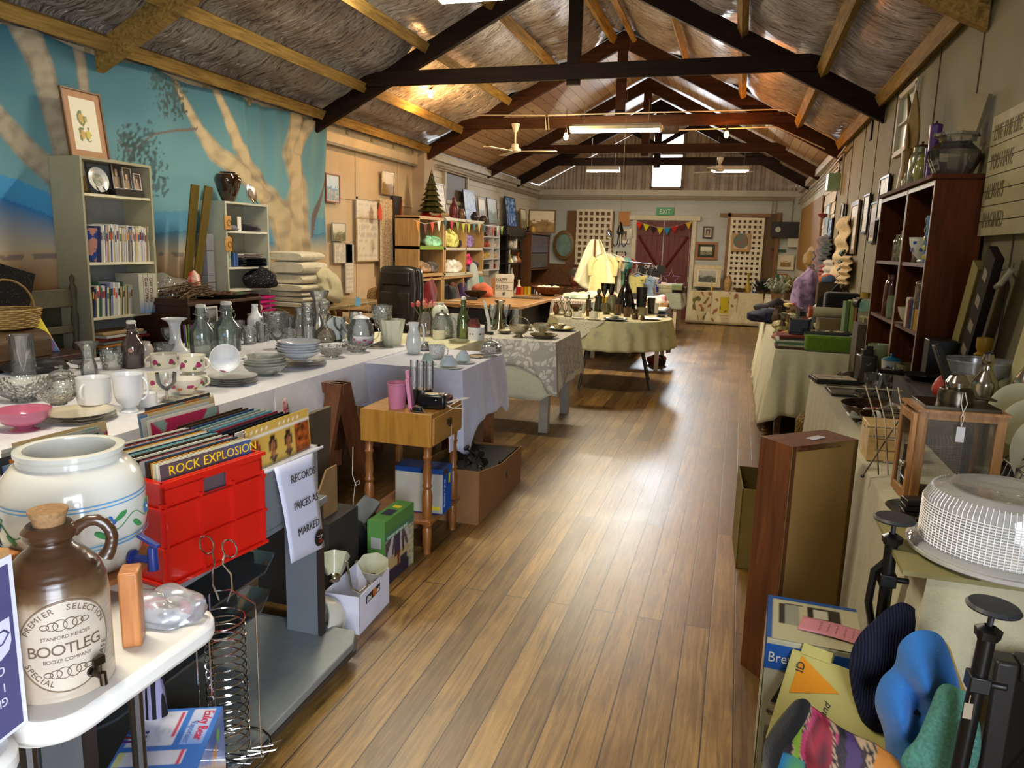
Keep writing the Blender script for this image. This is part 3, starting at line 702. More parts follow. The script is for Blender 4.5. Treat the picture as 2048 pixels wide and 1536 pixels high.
# LEFT WALL: painted backdrop, shelves, furniture
def polyd(px,py,pts):
 best=1e9
 for(x0,y0,w0),(x1,y1,w1)in zip(pts,pts[1:]):
  dx,dy=x1-x0,y1-y0;t=max(0,min(1,((px-x0)*dx+(py-y0)*dy)/(dx*dx+dy*dy)))
  d=math.hypot(px-x0-t*dx,py-y0-t*dy)/((w0+(w1-w0)*t)/2)
  if d<best:best=d
 return best
TR=[[(30,30,50),(75,130,46),(108,250,40),(128,330,38)],[(-60,160,36),(10,245,38),(60,305,40),(118,360,46),(140,430,60)],[(150,60,26),(160,120,22),(170,250,22)],[(592,225,32),(578,300,36),(592,370,40),(585,450,54),(582,560,72),(585,700,80)],[(625,228,18),(606,262,20),(594,300,22)],[(420,160,9),(442,215,14),(470,290,24),(520,370,34),(560,430,46),(582,500,60)],[(330,120,6),(362,180,13),(396,250,18),(430,305,30),(480,345,34),(530,390,30)]]
TW=[[(392,250,6),(345,256,5),(300,268,4),(262,300,3),(235,275,3)],[(655,330,3),(628,430,7),(622,470,9)],[(345,165,3),(360,190,6)]]
LF=[(310,155,22),(345,180,30),(322,205,18),(275,285,30),(300,330,24),(312,372,18),(250,270,20),(262,300,24),(355,215,16)]
def wpx(p):
 q=Vector(p)-EYE;X=right.dot(q);Y=down.dot(q);Z=fwd.dot(q);return(1024+F*X/Z,768+F*Y/Z)
def mural_col(y,z):
 px,py=wpx((-4.55,y,z))
 n=ns(px*.012,py*.012,1);n2=ns(px*.05,py*.05,2)
 t=(py-60)/330
 c=mix(lin('#2f6272'),lin('#6f9da3'),t+.18*n)
 h1=345+.42*px+10*n if px<170 else 425-10*math.sin((px-300)*.012)
 h2=390+.40*px+6*n if px<170 else 470-12*math.sin((px-300)*.02)
 hz=500 if px<170 else 505
 if py>h1:c=mix(lin('#3f8fbf'),lin('#5b93ab'),(px-60)/300)
 if py>h2:c=mix(mix(lin('#1b72ad'),lin('#3f7c98'),(px-60)/200),lin('#cbb892'),max(0,(py-h2)/(hz-h2+1)))
 if py>hz:c=mix(lin('#cdb08a'),lin('#bd8444'),(py-hz)/90)
 if py>612+6*n:c=lin('#5f5a3e')
 if py>h2 and abs(py-(512 if px<170 else 508))<4 and n2>.0:c=mix(c,lin('#5c5860'),.6)
 for tr in TR:
  d=polyd(px,py,tr)
  if d<1.15:
   k=lin('#a89c84')if px<200 else lin('#c9b48c')
   k=mix(k,lin('#5c5248'),max(0,.55*(n2+.2)+(.5 if d>.7 else 0)*.5));c=mix(k,c,max(0,(d-.9)/.25))
 for tr in TW:
  if polyd(px,py,tr)<1:c=lin('#6e5f58')
 for(lx,ly,lr)in LF:
  d=math.hypot(px-lx,(py-ly)*.75)/lr
  if d<1.3 and ns(px*.16,py*.1,5)+.35>d*.55:c=mix(c,lin('#3a4844'),.7)
 return c
MY0,MY1,MZ0,MZ1=2.2,7.66,.55,2.79
def mfn(u,v):
 y=MY0+(MY1-MY0)*u;z=MZ0+(MZ1-MZ0)*v
 x=-4.53+.02*math.sin(y*7+z*1.5)+.02*ns(y*2.5,z*.8,4)
 if y>6.2:x+=(.014*math.sin((y-6.4)*26+(2.8-z)*4*(y-6.6)))
 sag=.035*abs(math.sin(y*3.1))
 return(x,y,z-(sag if v>.99 else sag*v))
mu=B().grid(420,190,mfn,col=lambda u,v:mural_col(MY0+(MY1-MY0)*u,MZ0+(MZ1-MZ0)*v))
tag(mu.build('painted_backdrop',PAINT(.85,bump=.15),smooth=60),'large blue canvas backdrop painted with gum trees, hung along the wall','backdrop',kind='thing')
tag(B().box((-4.53,5.0,2.815),(.03,5.3,.04)).build('hanging_batten',WOOD('#8f7a55','#b8a078')),'thin pale batten holding up the top edge of the painted canvas','batten')
GRY=P('#9c9678',.55,var=.05);CRM=P('#d8cfae',.5,var=.05)
SHM=P('#c9c2a6',.5,var=.05)
bookcase('bookcase','tall narrow beige bookcase with three rows of magazines, against the painted backdrop',-4.46,-4.2,4.03,4.66,2.0,[.2,.62,.93,1.305,1.765],GRY,inner=P('#8c8c88',.6),edge=CRM)
MC=[('pale grey','#c9c4bc'),('white','#dedad0'),('cream','#d9cfae'),('ivory','#d8d2c0'),('lilac','#a09ab8'),('mustard','#b09a68'),('white','#d4d0c8'),('pale pink','#c0a09c'),('cream','#cfc6a8'),('navy blue','#3c4668'),('tan','#a8957a'),('pale grey','#bdb8b0')]
G1='magazines on the middle shelf of the tall bookcase';G2='books on the lower shelf of the tall bookcase'
bx('book','blue book with a pink face on its cover, turned outwards beside the magazines','book',(-4.33,4.13,1.305),(.2,.02,.23),PATT('#2c4488','#c88a78','NOISE',9,(.5,.52),.5,0),rz=.5)
books('magazine','magazine',-4.215,4.16,4.63,1.305,G1,'middle shelf of the tall bookcase',MC,(.225,.262),(.006,.014),seed=3,kind='magazine',ref='from the near end',lean=-.06)
books('magazine','book',-4.215,4.06,4.42,.93,G2,'lower shelf of the tall bookcase',MC+[('dark green','#3f5c48'),('black','#232126'),('sage green','#7f9a80')],(.19,.25),(.008,.02),seed=9,kind='book',ref='from the near end',lean=-.10)
for i in range(4):
 y=4.455+i*.045
 o=root('magazine_box',['grey magazine box file with blue waves, beside the leaning books','grey box file lettered Get Crafty, second from the leaning books','grey box file lettered Get Crafty, third from the leaning books','grey box file with blue waves beside the bookcase end'][i],'box file',(-4.27,y,.93),group='craft magazine box files')
 B().grid(2,12,lambda u,v:(.105,-.02+.04*u,.29*v),col=lambda u,v:mix(lin('#5e80a8'),lin('#b3b09c'),v*2.4)).build('spine',PAINT(.6),o,smooth=0)
 B().box((0,0,.145),(.208,.041,.29)).build('box',CARD('#a8a492'),o)
 if i in(1,2):text('Get Crafty',.042,(.106,-.008,.265),(0,0,-1),(0,1,0),P('#6d2b3c',.7),o,shear=.2)
for i,(c,w_,h_)in enumerate([('#7b5a34',.05,.2),('#3d3a38',.05,.23)]):
 frame('photo_frame',['narrow brown frame standing at the back of the top bookcase shelf','dark frame behind the plate on the top bookcase shelf'][i],'picture',(-4.36+.03*i,4.10+.05*i,1.765),.12,h_,0,c,kind='sepia',seed=i,tilt=-.12,fw=.012)
def standplate(label,p,r,face,mat,art_=None,rim=None,tilt=-.2):
 o=root('display_plate',label,'plate',p,rot=(tilt,0,face+PI/2))
 M=Matrix.Translation((0,-.012,r+.012))@Matrix.Rotation(PI/2,4,'X')
 B().lathe([(0,0),(r*.6,.002),(r,.012),(r,.015),(r*.6,.006),(0,.004)],28,M=M).build('plate',mat,o)
 if art_:B().lathe([(0,.0065),(r*.5,.0085)],20,M=M).build('painted_centre',art_,o)
 B().tube([(-r*.35,-.045,.0),(-r*.35,-.03,.03),(-r*.3,.0,r*.9)],.004).tube([(r*.35,-.045,.0),(r*.35,-.03,.03),(r*.3,0,r*.9)],.004).build('stand',BLACK,o)
 return o
standplate('white decorated plate on a stand, top shelf of the tall bookcase',(-4.27,4.24,1.765),.085,0,CER('#d8d8d0'),PATT('#b8a9a0','#7a8a70','NOISE',40,rough=.3,bump=0))
bx('trinket_box','black long box with an orange light on the top bookcase shelf','box',(-4.25,4.45,1.765),(.1,.26,.045),BLACK)
for i,(y,w_,h_)in enumerate([(4.40,.09,.20),(4.47,.085,.155),(4.54,.07,.12)]):
 frame('photo_frame',['largest of the three silver frames on the top bookcase shelf','middle of the three silver frames on the top bookcase shelf','smallest of the three silver frames on the top bookcase shelf'][i],'picture',(-4.27+.02*i,y,1.812),w_,h_,0,'#a8a8a4',kind='portrait',seed=i+4,tilt=-.1,fw=.01,fmat=MET('#b0b0ac',.3))
p=aX(178,306,-4.32);frame('botanical_picture','brown framed flower print standing on top of the tall bookcase','picture',(-4.36,4.27,2.0),.33,.46,.0,'#6e4a28',.045,'flower',2,.012,'#b88e6c',tilt=-.12,res=30)
for i in range(9):
 bx('flat_file',['orange','dark','blue','brown','orange','grey','red','white','tan'][i]+' folder lying in the pile on the bottom bookcase shelf, '+ORD[i]+' from the base','folder',(-4.33+.01*math.sin(i),4.34+.02*math.cos(i*2),.62+.022*i),(.22,.42-.03*(i%3),.018),CARD(['#c0763a','#33302e','#4f8aa8','#7a5b3c','#c98744','#8c8c86','#b04a38','#cfcabc','#b59468'][i]),rz=.05*math.sin(i*3),group='folders piled in the bookcase')
bookcase('shelf_unit','lower white shelf unit with a brown urn on top, against the painted backdrop',-4.46,-4.2,5.48,6.09,1.80,[.2,.78,1.05,1.245,1.555],P('#b5b39c',.5,var=.05),inner=P('#a9a690',.6),edge=P('#d5d2c0',.5))
V('urn','large glossy brown urn standing on the white shelf unit','urn',0,0,1.8,0,0,'urn',P('#2a1408',.12,coat=.8,var=.2),loc=(-4.33,5.70,1.8),R_=.115,H_=.255)
standplate('silver plate with a picture on a dark stand on the white shelf unit',(-4.3,5.98,1.8),.085,.1,MET('#cfcac4',.2),PATT('#7c3b30','#3b4a3a','NOISE',30,rough=.4,bump=0))
for i,z in enumerate((1.62,1.44)):
 o=root('wooden_plaque',['upper','lower'][i]+' pine plaque with a round cut, fixed to the edge of the white shelf unit','plaque',(-4.19,5.49,z));
 B().box((0,0,0),(.012,.085,.115)).build('board',WOOD('#a8742e','#c8964a'),o,bev=.003)
 B().lathe([(.026,-.002),(.026,.002),(.022,.002)],20,M=Matrix.Rotation(PI/2,4,'Y')).build('ring',P('#6e5020',.6),o,loc=(.008,.012,0))
frame('photo_frame','black framed photo on the upper shelf of the white unit','picture',(-4.36,5.68,1.557),.1,.14,0,'#1a1614',kind='portrait',seed=8,tilt=-.1,fw=.012)
bx('figure_card','white card figure standing on the upper shelf of the white unit','figurine',(-4.23,5.70,1.557),(.006,.05,.12),CARD('#e3ddd0'))
heap('folded_garment','grey folded garment on the upper shelf of the white unit','clothing',(-4.3,5.62,1.557),(.1,.09,.03),CLO('#6e6a70'),2)
heap('handbag','flat black bag on the upper shelf of the white unit','bag',(-4.3,5.9,1.557),(.1,.14,.045),CLO('#1c1a1c'),3)
frame('oval_mirror','brass arched mirror on the middle shelf of the white unit','mirror',(-4.4,5.73,1.247),.15,.27,0,'#8c6c24',kind='land',seed=3,fw=.014,pal=['#5c5444','#6b6350','#4c4638','#3c382c'],fmat=MET('#a8843a',.25))
folded('folded_cloth','black and patterned folded cloths on the middle shelf of the white unit','textile',(-4.31,5.87,1.247),(.22,.36,.07),PATT('#161824','#3a3440','NOISE',20),layers=3)
folded('folded_cloth','pale pink folded cloth topping the dark cloths on the white unit','textile',(-4.31,5.86,1.32),(.2,.3,.035),CLO('#c9b2a0'),layers=2,seed=4)
V('lidded_tin','blue cylindrical tin on the middle shelf of the white unit','tin',0,0,0,0,0,'cyl',PLA('#2f4f86'),loc=(-4.24,5.63,1.247),R_=.03,H_=.12)
bx('card_box','small patterned box at the near end of the white unit middle shelf','box',(-4.24,5.53,1.247),(.05,.04,.26),PATT('#b7ab90','#6f8a76','NOISE',30,bump=0))
heap('spotted_cloth','black cloth with white spots heaped on the lower shelf of the white unit','textile',(-4.2,5.93,1.052),(.14,.17,.11),PATT('#d9d6cc','#15151a','VORONOI',75,(.12,.2)),5)
heap('cream_cloth','cream cloth draped on the lower shelf beside the black spotted one','textile',(-4.18,5.67,.82),(.13,.17,.09),CLO('#bfb496'),6)
o=root('storage_basket','bright pink slatted plastic basket on the bottom shelf of the white unit','basket',(-4.2,5.85,.782));q=B()
for i in range(5):q.box((.1,0,.03+i*.04),(.008,.32,.018));q.box((0,-.16,.03+i*.04),(.2,.008,.018));q.box((0,.16,.03+i*.04),(.2,.008,.018));q.box((-.1,0,.03+i*.04),(.008,.32,.018))
q.box((0,0,.006),(.2,.32,.012));q.build('slatted_body',PLA('#c41f70'),o)
B().tube([(.1,-.16,.18),(.05,-.16,.24),(-.1,-.16,.18)],.006).build('handle',PLA('#c41f70'),o)
o=root('side_cabinet','dark brown open-fronted cabinet between the bookcase and the white shelf unit','cabinet',(-4.12,5.02,0));
q=B().box((0,-.43,.52),(.5,.02,1.04)).box((0,.43,.52),(.5,.02,1.04)).box((0,0,1.0),(.52,.9,.025)).box((0,0,.45),(.48,.84,.02)).box((0,0,.1),(.48,.84,.02)).box((0,0,.5),(.48,.02,.96))
q.build('carcass',WOOD('#2c170c','#45250f',1),o,bev=.002);B().box((-.24,0,.5),(.01,.84,.8)).build('back_panel',P('#241209',.7),o)
B().box((.24,-.22,.5),(.02,.40,.76)).build('door',WOOD('#2c170c','#45250f',1),o,bev=.002)
q=B();rr=random.Random(4)
o=root('serving_tray','green tray heaped with brown dried pods on the dark cabinet','tray',(-4.05,5.2,1.0135))
B().lathe([(0,0),(.13,0),(.19,.03),(.2,.032),(.13,.006),(0,.006)],28,sy=1.25).build('tray',PLA('#3f4a34'),o)
for i in range(16):q.blob((.11*math.cos(i*2.4)*(i/16),.15*math.sin(i*2.4)*(i/16),.03),(.035,.02,.014),8,5,.4,i)
tag(q.build('dried_pods',P('#5a3a20',.6,var=.4,scale=40),o),kind='stuff')
o=root('dried_branches','tangled bunch of dried brown twigs lying on the dark cabinet','dried plant',(-4.1,4.78,1.0135));q=B()
for i in range(46):
 a=rr.uniform(-.5,.5);L_=rr.uniform(.15,.34);z=rr.uniform(.005,.09)
 q.tube([(rr.uniform(-.15,.15),-.1+rr.uniform(-.1,.05),z),(rr.uniform(-.1,.1),.05,z+rr.uniform(0,.05)),(rr.uniform(-.16,.16),L_*.8,z+rr.uniform(-.02,.03)+.03)],.0035,4)
q.build('twigs',P('#5b4428',.8),o)
heap('plastic_bag','crumpled clear plastic bag of craft bits on the dark cabinet','bag',(-4.3,4.85,1.0135),(.13,.2,.12),GLASS('#cfc8ba',30,.6),8)
heap('sweet_packet','small red and clear packet on the dark cabinet','packet',(-4.22,5.08,1.0135),(.05,.07,.14),PATT('#b8321e','#c9b8a4','NOISE',14,rough=.3),9)
for i,(y,h_,c,zz)in enumerate([(5.30,.13,'#c9c9c2',1.385),(5.3,.16,'#bdbdb5',1.18),(5.3,.14,'#cfcfc8',1.0135)]):
 bx('card_box',['top','middle','bottom'][i]+' of three stacked white product boxes beside the white shelf unit','box',(-4.3,5.34,zz),(.09,.09,[.14,.2,.165][i]),PATT(c,'#7f7f86','NOISE',14,(.3,.34),bump=0))
for i in range(2):
 o=B().box((0,0,.45),(.012,.09,.9)).build('display_board',WOOD('#4f4016','#6b5822',2,1,.6,0),loc=(-4.34+.03*i,5.12+.07*i,1.0135),rot=(-.05-.06*i,.12,0));tag(o,['wide','slim'][i]+' upright olive wooden board leaning on the backdrop behind the cabinet','board')
frame('small_picture','white framed dark picture leaning on the side of the dark cabinet behind the bottles','picture',(-3.82,4.72,.82),.2,.16,0,'#c9c5b8',.0,'land',7,.014,pal=['#38423a','#2c332c','#4a5148','#22261f'])
table('low_table','dark timber low table under the wicker basket',-4.45,-3.7,2.3,3.55,.80,WOOD('#2a160c','#3f2412',1))
o=root('wicker_basket','wicker basket with a hoop handle holding trinkets','basket',aX(15,655,-3.95));z0=o.location.z
b=B()
for i in range(9):
 for k in range(26):
  a=2*PI*k/26;r_=.12+.025*i/9;a2=a+2*PI/26
  b.tube([(r_*math.cos(a),1.3*r_*math.sin(a),.012*i+.006),((r_+.006*(1 if(k+i)%2 else-1))*math.cos((a+a2)/2),1.3*(r_+.006*(1 if(k+i)%2 else-1))*math.sin((a+a2)/2),.012*i+.006),(r_*math.cos(a2),1.3*r_*math.sin(a2),.012*i+.006)],.0062,4)
b.lathe([(0,0),(.12,.0),(.12,.004),(0,.004)],20,sy=1.3)
b.build('woven_body',P('#a8884e',.7,var=.25,scale=60),o)
B().tube([(0,-.18*math.cos(PI*i/12),.10+.17*math.sin(PI*i/12))for i in range(13)],.006).build('hoop_handle',P('#96743a',.7),o)
o=root('wooden_chest','old brown wooden box with a rounded lid and strap, beneath the wicker basket','chest',(-3.95,3.02,.80));hz=z0-.80
B().box((0,0,hz*.32),(.36,.62,hz*.64)).build('box',WOOD('#3a2814','#5c4224',1,1,.6),o,bev=.006)
B().prism([(-.18+.36*i/10,hz*.64+(hz*.35)*math.sin(PI*i/10)**.5)for i in range(11)],-.31,.31,'y').build('lid',WOOD('#3a2814','#5c4224',1,1,.6),o)
B().box((.182,.15,hz*.5),(.006,.03,hz*.7)).build('strap',P('#2a1a0e',.7),o)
o=root('paint_set','yellow and rainbow coloured craft kit in packaging leaning beside the wooden chest','craft kit',(-3.85,3.38,.80),rot=(.0,0,0))
b=B().grid(14,20,lambda u,v:(.0-.06*v,-.07+.14*u-.08*v,.24*v),col=lambda u,v:lin('#3f9c8c')if v>.9 else(lin('#c23c2c')if .72<v<.85 and .3<u<.85 else(lin('#d8c81e')if v>.42 else(lin('#c8702a')if v>.3 else(lin('#6a3a78')if ns(u*8,v*8,1)>0 else lin('#2f6a8c'))))))
b.build('card',PAINT(.5),o,solid=.004)
bx('chair_back_panel','dark framed panel with glittering beads standing behind the wicker basket','panel',aX(10,640,-4.2),(.03,.26,.32),PATT('#c9a27c','#14100e','VORONOI',90,(.08,.14)),rx=-.3)
o=root('spindle_chair','old grey wooden chair with turned posts behind the craft kit','chair',(-4.30,3.79,0));gw=P('#5c543c',.7,var=.2)
for sx in(-1,1):B().lathe([(.018,0),(.02,.3),(.028,.33),(.018,.36),(.02,.7),(.03,.74),(.018,.78),(.026,.95),(.016,.98),(.026,1.13),(.012,1.17),(.02,1.2),(0,1.23)],12).build('post',gw,o,loc=(0,sx*.2,0))
B().box((0,0,1.07),(.025,.38,.12)).box((0,0,.86),(.02,.38,.05)).build('backrest',gw,o,bev=.005)
B().box((.2,0,.44),(.42,.42,.035)).build('seat',gw,o,bev=.01)
for sx in(-1,1):B().lathe([(.014,0),(.02,.2),(.016,.42)],10).build('leg',gw,o,loc=(.37,sx*.17,0))
heap('black_case','black soft case lying behind the glass bowls','case',aX(72,745,-3.6),(.12,.17,.05),PLA('#16161a'),3)
table('blanket_table','pale timber bench carrying the stack of folded white towels',-4.45,-3.75,6.2,7.6,.86,WOOD('#7a6438','#9c8450',1))
zz=.86
def towel_b(dx,dy,h,seed):
 b=B()
 def f(u,v):
  a=2*PI*v;ca,sa=math.cos(a),math.sin(a)
  sx=math.copysign(abs(ca)**.5,ca);sz=math.copysign(abs(sa)**.6,sa);e=1-.06*abs(2*u-1)**4
  return(sx*dx/2*e+.01*ns(u*3,v*2,seed),(u-.5)*dy+.008*ns(v*5,u,seed),h/2+sz*h/2*(1-.25*abs(2*u-1)**6)+.006*ns(u*4,v*4,seed+2)*(1 if sa>0 else .3))
 b.grid(16,28,f)
 for u in(0,1):b.add([f(u,k/28)for k in range(28)],[tuple(range(28))])
 return b
for i,(h_,nm)in enumerate([(.05,'bottom white towel of the folded stack'),(.05,'white towel second from the bottom of the stack'),(.05,'white towel third from the bottom of the stack'),(.07,'thick cream towel in the middle of the stack'),(.10,'thick cream blanket fourth from the top of the stack'),(.12,'puffy cream blanket near the top of the stack'),(.09,'rolled cream blanket topping the stack of towels')]):
 tag(towel_b(.42,.50-.03*(i%3)-(.08 if i==6 else 0),h_,i).build('towel',CLO('#d2c5a6'),loc=(-4.12+.015*math.sin(i*3),6.42+.02*math.sin(i*2),zz),smooth=70),nm,'towel','folded towels in one stack');zz+=h_*.98
pillow('black_bag','large black sack leaning beyond the folded towels','bag',[(585,560),(597,543),(618,540),(630,560),(655,585),(662,612),(585,612)],6.75,.3,CLO('#0d0d0e'),amp=.02)
pillow('cream_blanket','cream crumpled sheet draped over the black sack','blanket',[(600,548),(612,532),(635,527),(660,540),(680,562),(684,600),(668,606),(650,585),(632,566),(618,552)],6.55,.2,CLO('#c9bb94',.8),amp=.03,fold=.008)
def onleft(x,px0,py0,px1,py1):a=aX(px0,py1,x);c=aX(px1,py1,x);t_=aX((px0+px1)/2,min(py0,py1),x);return(x,(a.y+c.y)/2,(a.z+c.z)/2),abs(c.y-a.y),t_.z-(a.z+c.z)/2
def wallpic(label,px0,py0,px1,py1,col,mw,kind,seed,fw=.014,name='framed_picture',**k):
 c,w_,h_=onleft(-4.62,px0,py0,px1,py1);return frame(name,label,'picture',c,w_,h_,0,col,mw,kind,seed,fw,**k)
wallpic('small framed beach scene beside the end of the painted backdrop',650,348,678,405,'#8c4a2c',.01,'sea',3)
wallpic('curled shiny reflective poster high on the cream wall',762,345,786,390,'#9c9c98',0,'sepia',5,.004,fmat=MET('#bfb8a8',.15))
wallpic('paper calendar sheets pinned above the cork board',711,400,752,438,'#cfc6b4',0,'paper',1,.003)
wallpic('cork board covered with price lists on the cream wall',712,436,756,523,'#b89a6a',.0,'paper',6,.012)
wallpic('landscape calendar picture hanging by a string',663,446,689,482,'#8a8f86',0,'land',11,.003)
wallpic('white calendar sheet beneath the landscape picture',667,485,703,526,'#cfcabc',0,'paper',12,.003)
wallpic('long narrow paper list hanging beside the calendar',690,488,706,585,'#cfc2b4',0,'paper',13,.003)
c,w_,h_=onleft(-4.58,760,398,785,545)
tag(B().grid(40,50,lambda u,v:(-4.58+.03*math.sin(u*30)*(1-.3*v),c[1]-w_/2+w_*u,c[2]+h_*v)).build('lace_curtain',PATT('#8a6f50','#d0bb98','VORONOI',60,(.25,.4)),smooth=60),'patterned beige lace curtain hanging beside the wall hatch','curtain')
c,w_,h_=onleft(-4.61,786,392,804,515)
o=root('wall_hatch','dark open hatch in the cream wall with orange fabric inside','hatch',c);B().box((-.01,0,h_/2),(.02,w_,h_)).build('opening',P('#2a2018',.8),o)
B().prism([(w_*-.1,0),(w_*.4,0),(w_*.4,h_*.95),(w_*.15,h_*.6),(-w_*.15,h_*.55)],.002,.02,'x').build('orange_fabric',CLO('#8c3a10'),o)
heap('orange_pinwheel','orange and red ribbon rosette hanging from the lace curtain','rosette',aX(760,440,-4.5),(.02,.06,.12),CLO('#c8502a'),5)
o=root('office_chair','black padded leather office chair with high back','office chair',(-3.25,6.9,0),-.15);lk=P('#221a14',.38,var=.15,coat=.2)
B().grid(12,16,lambda u,v:((-.23+.46*u)*(1-.12*max(0,v-.75)*4*abs(2*u-1)),-.06-.05*math.cos((u-.5)*3)+.05*v,.62+.64*v-.03*(2*u-1)**4)).grid(12,16,lambda u,v:((.23-.46*u)*(1-.12*max(0,v-.75)*4*abs(2*u-1)),.02+.05*v,.62+.64*v-.03*(2*u-1)**4)).build('backrest',lk,o,solid=.05,smooth=70)
B().box((0,-.085,1.14),(.34,.04,.14)).build('headrest',lk,o,bev=.018)
for s in(-1,1):B().box((s*.1,-.09,.86),(.15,.03,.30)).build('back_pad',P('#2e251d',.45,coat=.1),o,bev=.012)
B().box((0,-.28,.5),(.5,.48,.1)).build('seat',lk,o,bev=.04)
for s in(-1,1):B().tube([(s*.26,-.05,.5),(s*.29,-.08,.72),(s*.29,-.35,.72),(s*.26,-.38,.5)],.02).build('armrest',BLACK,o)
B().lathe([(.03,.08),(.03,.44),(.05,.46)],12,c=(0,-.25,0)).build('gas_lift',BLACK,o)
for i in range(5):
 a=2*PI*i/5+.3;B().tube([(0,-.25,.1),(.3*math.cos(a),-.25+.3*math.sin(a),.07)],[.025,.018]).build('base_arm',BLACK,o)
 B().lathe([(0,-.02),(.026,-.02),(.026,.02),(0,.02)],12,M=Matrix.Rotation(PI/2,4,'X')).build('caster',BLACK,o,loc=(.3*math.cos(a),-.25+.3*math.sin(a),.028))
o=root('garden_chair','white moulded plastic garden chair behind the glassware','chair',(-3.28,5.68,0),1.1);gm=PLA('#cfc2a4')
q=B()
for i in range(7):
 u=-1+i/3;q.tube([(u*.16,.0,.44),(u*.20,.05,.64),(u*.21,.08,.80-.05*u*u)],.012,6)
q.tube([(.25*math.cos(PI*i/10),.03+.05*math.sin(PI*i/10),.50+.34*math.sin(PI*i/10))for i in range(11)],.02);q.build('backrest',gm,o)
B().box((0,-.22,.43),(.44,.44,.025)).build('seat',gm,o,bev=.01)
for sx in(-1,1):
 B().tube([(sx*.25,.0,.50),(sx*.27,-.15,.64),(sx*.27,-.38,.62),(sx*.24,-.42,.42)],.018).build('armrest',gm,o)
 for sy in(0,-.42):B().tube([(sx*.2,sy,.43),(sx*.25,sy*1.05,0)],.02).build('leg',gm,o)
o=root('cane_basket','round cane basket lying on its side on the far bench','basket',(-4.1,7.9,.85));
table('far_bench','timber bench under the baskets beyond the towels',-4.45,-3.7,7.65,8.9,.72,WOOD('#8c6a3a','#b08c54',1))
for i,(y,r_)in enumerate([(7.85,.14),(8.2,.12)]):
 if i:o=root('cane_basket','small dark wire basket beside the round cane one','basket',(-4.05,y,.85))
 o.location.z=.72+r_
 M=Matrix.Rotation(PI/2,4,'Y')
 B().lathe([(0,0),(r_*.7,.0),(r_,.12),(r_*.96,.12),(r_*.66,.01),(0,.01)],20,M=M).build('woven_body',[PATT('#6e5230','#b0905c','CHECK',70),PATT('#2a2620','#5a5248','CHECK',60)][i],o)
 B().tube([(.12,r_*math.cos(2*PI*k/20),r_*math.sin(2*PI*k/20))for k in range(20)],.008,6,closed=True).build('rim',P('#5a4426',.6),o)
# LEFT TABLES: glass and china
TZ=.755
G=GLASS('#f2faf6');GC=GLASS('#eef4ea',60,.3);GCF=GLASS('#f0f2e6',110,.34);GGR=GLASS('#cfe6da',0,.3);GSM=GLASS('#dfe6e6',0,.2,.05);FROST=GLASS('#e6ecdc',25,.75,.3)
WC=CER('#e4e6e8');CC=CER('#ded9c4');RS=P('#a83264',.4,var=.5,scale=90);LFG=P('#5e6a3c',.5);STK=P('#a9cfe0',.5)
WCLOTH=CLO('#dcdbe2',.3,.05);IVO=CLO('#d8d2b8',.35,.08)
def trestle(label,x,y,h,w_=.62):
 o=root('trestle',label,'trestle',(x,y,0));wd=WOOD('#5c3218','#7d4a28',2,1,.6,.05)
 for sx in(-1,1):
  for sy in(-1,1):
   B().add([(sx*w_/2-.045,sy*.30-.02,0),(sx*w_/2+.045,sy*.30-.02,0),(sx*w_/2+.045,sy*.30+.02,0),(sx*w_/2-.045,sy*.30+.02,0),(sx*w_/2-.045,sy*.03-.02,h),(sx*w_/2+.045,sy*.03-.02,h),(sx*w_/2+.045,sy*.03+.02,h),(sx*w_/2-.045,sy*.03+.02,h)],[(0,3,2,1),(4,5,6,7),(0,1,5,4),(1,2,6,5),(2,3,7,6),(3,0,4,7)]).build('leg',wd,o)
 B().box((0,0,h-.03),(w_+.1,.08,.06)).build('top_rail',wd,o);B().box((0,.0,.28),(w_,.03,.09)).build('cross_rail',wd,o)
 return o
def board(label,x0,x1,y0,y1,z,name='table_board'):return tag(B().box((0,0,-.012),(x1-x0,y1-y0,.024)).build(name,WOOD('#8c6a40','#a98a5c'),loc=((x0+x1)/2,(y0+y1)/2,z)),label,'table')
XE=-2.20
board('long timber trestle board under the near white cloth',-3.65,XE-.01,.9,3.19,.74);board('timber trestle board under the far white cloth of the glassware table',-3.65,XE-.01,3.21,5.0,.74)
trestle('timber trestle at the near end of the glassware table',-2.8,1.5,.715);trestle('timber trestle at the far end of the glassware table',-2.9,4.75,.715);trestle('timber trestle showing its splayed legs behind the bedside table',-2.52,3.66,.715,.84)
cloth('tablecloth','white cloth over the near end of the glassware table, behind the records',outline_rect(-3.7,XE,.85,3.24),TZ-.002,[.3,.3,.02,.3],WCLOTH,.012,.3,1)
cloth('tablecloth','white cloth over the far half of the glassware table, above the trestle legs',outline_rect(-3.7,XE,3.19,5.03),TZ-.001,[.05,.235,.3,.3],WCLOTH,.016,.4,2)
heap('red_flower_cloth','red flowered cloth corner poking out between the two white tablecloths','cloth',aX(571,812,-2.17)+Vector((0,0,-.05)),(.01,.02,.06),PATT('#b0202c','#d9c9c9','NOISE',40,bump=0),2)
LIM=(-3.6,-2.22,.9,4.98,TZ)
V('bowl','pink footed bowl at the near front corner of the glassware table','bowl',50,866,TZ,104,805,'footbowl',CER('#c06a86'))
pl,pc,pr=stack('plate',['bottom plate of the gold-edged floral stack under the white mug','middle plate of the gold-edged floral stack under the white mug','top plate of the gold-edged floral stack, orange flower on its rim'],'plate',162,848,TZ,132,3,.012,'plate',CER('#d9cdb4'),.016,'floral plates by the pink bowl')
V('mug','white flared mug standing on the floral plates','mug',190,812,TZ+.036,64,748,'mug',CER('#dfe0e2'),hd=(.25,.8,.38,.006,-1.35))
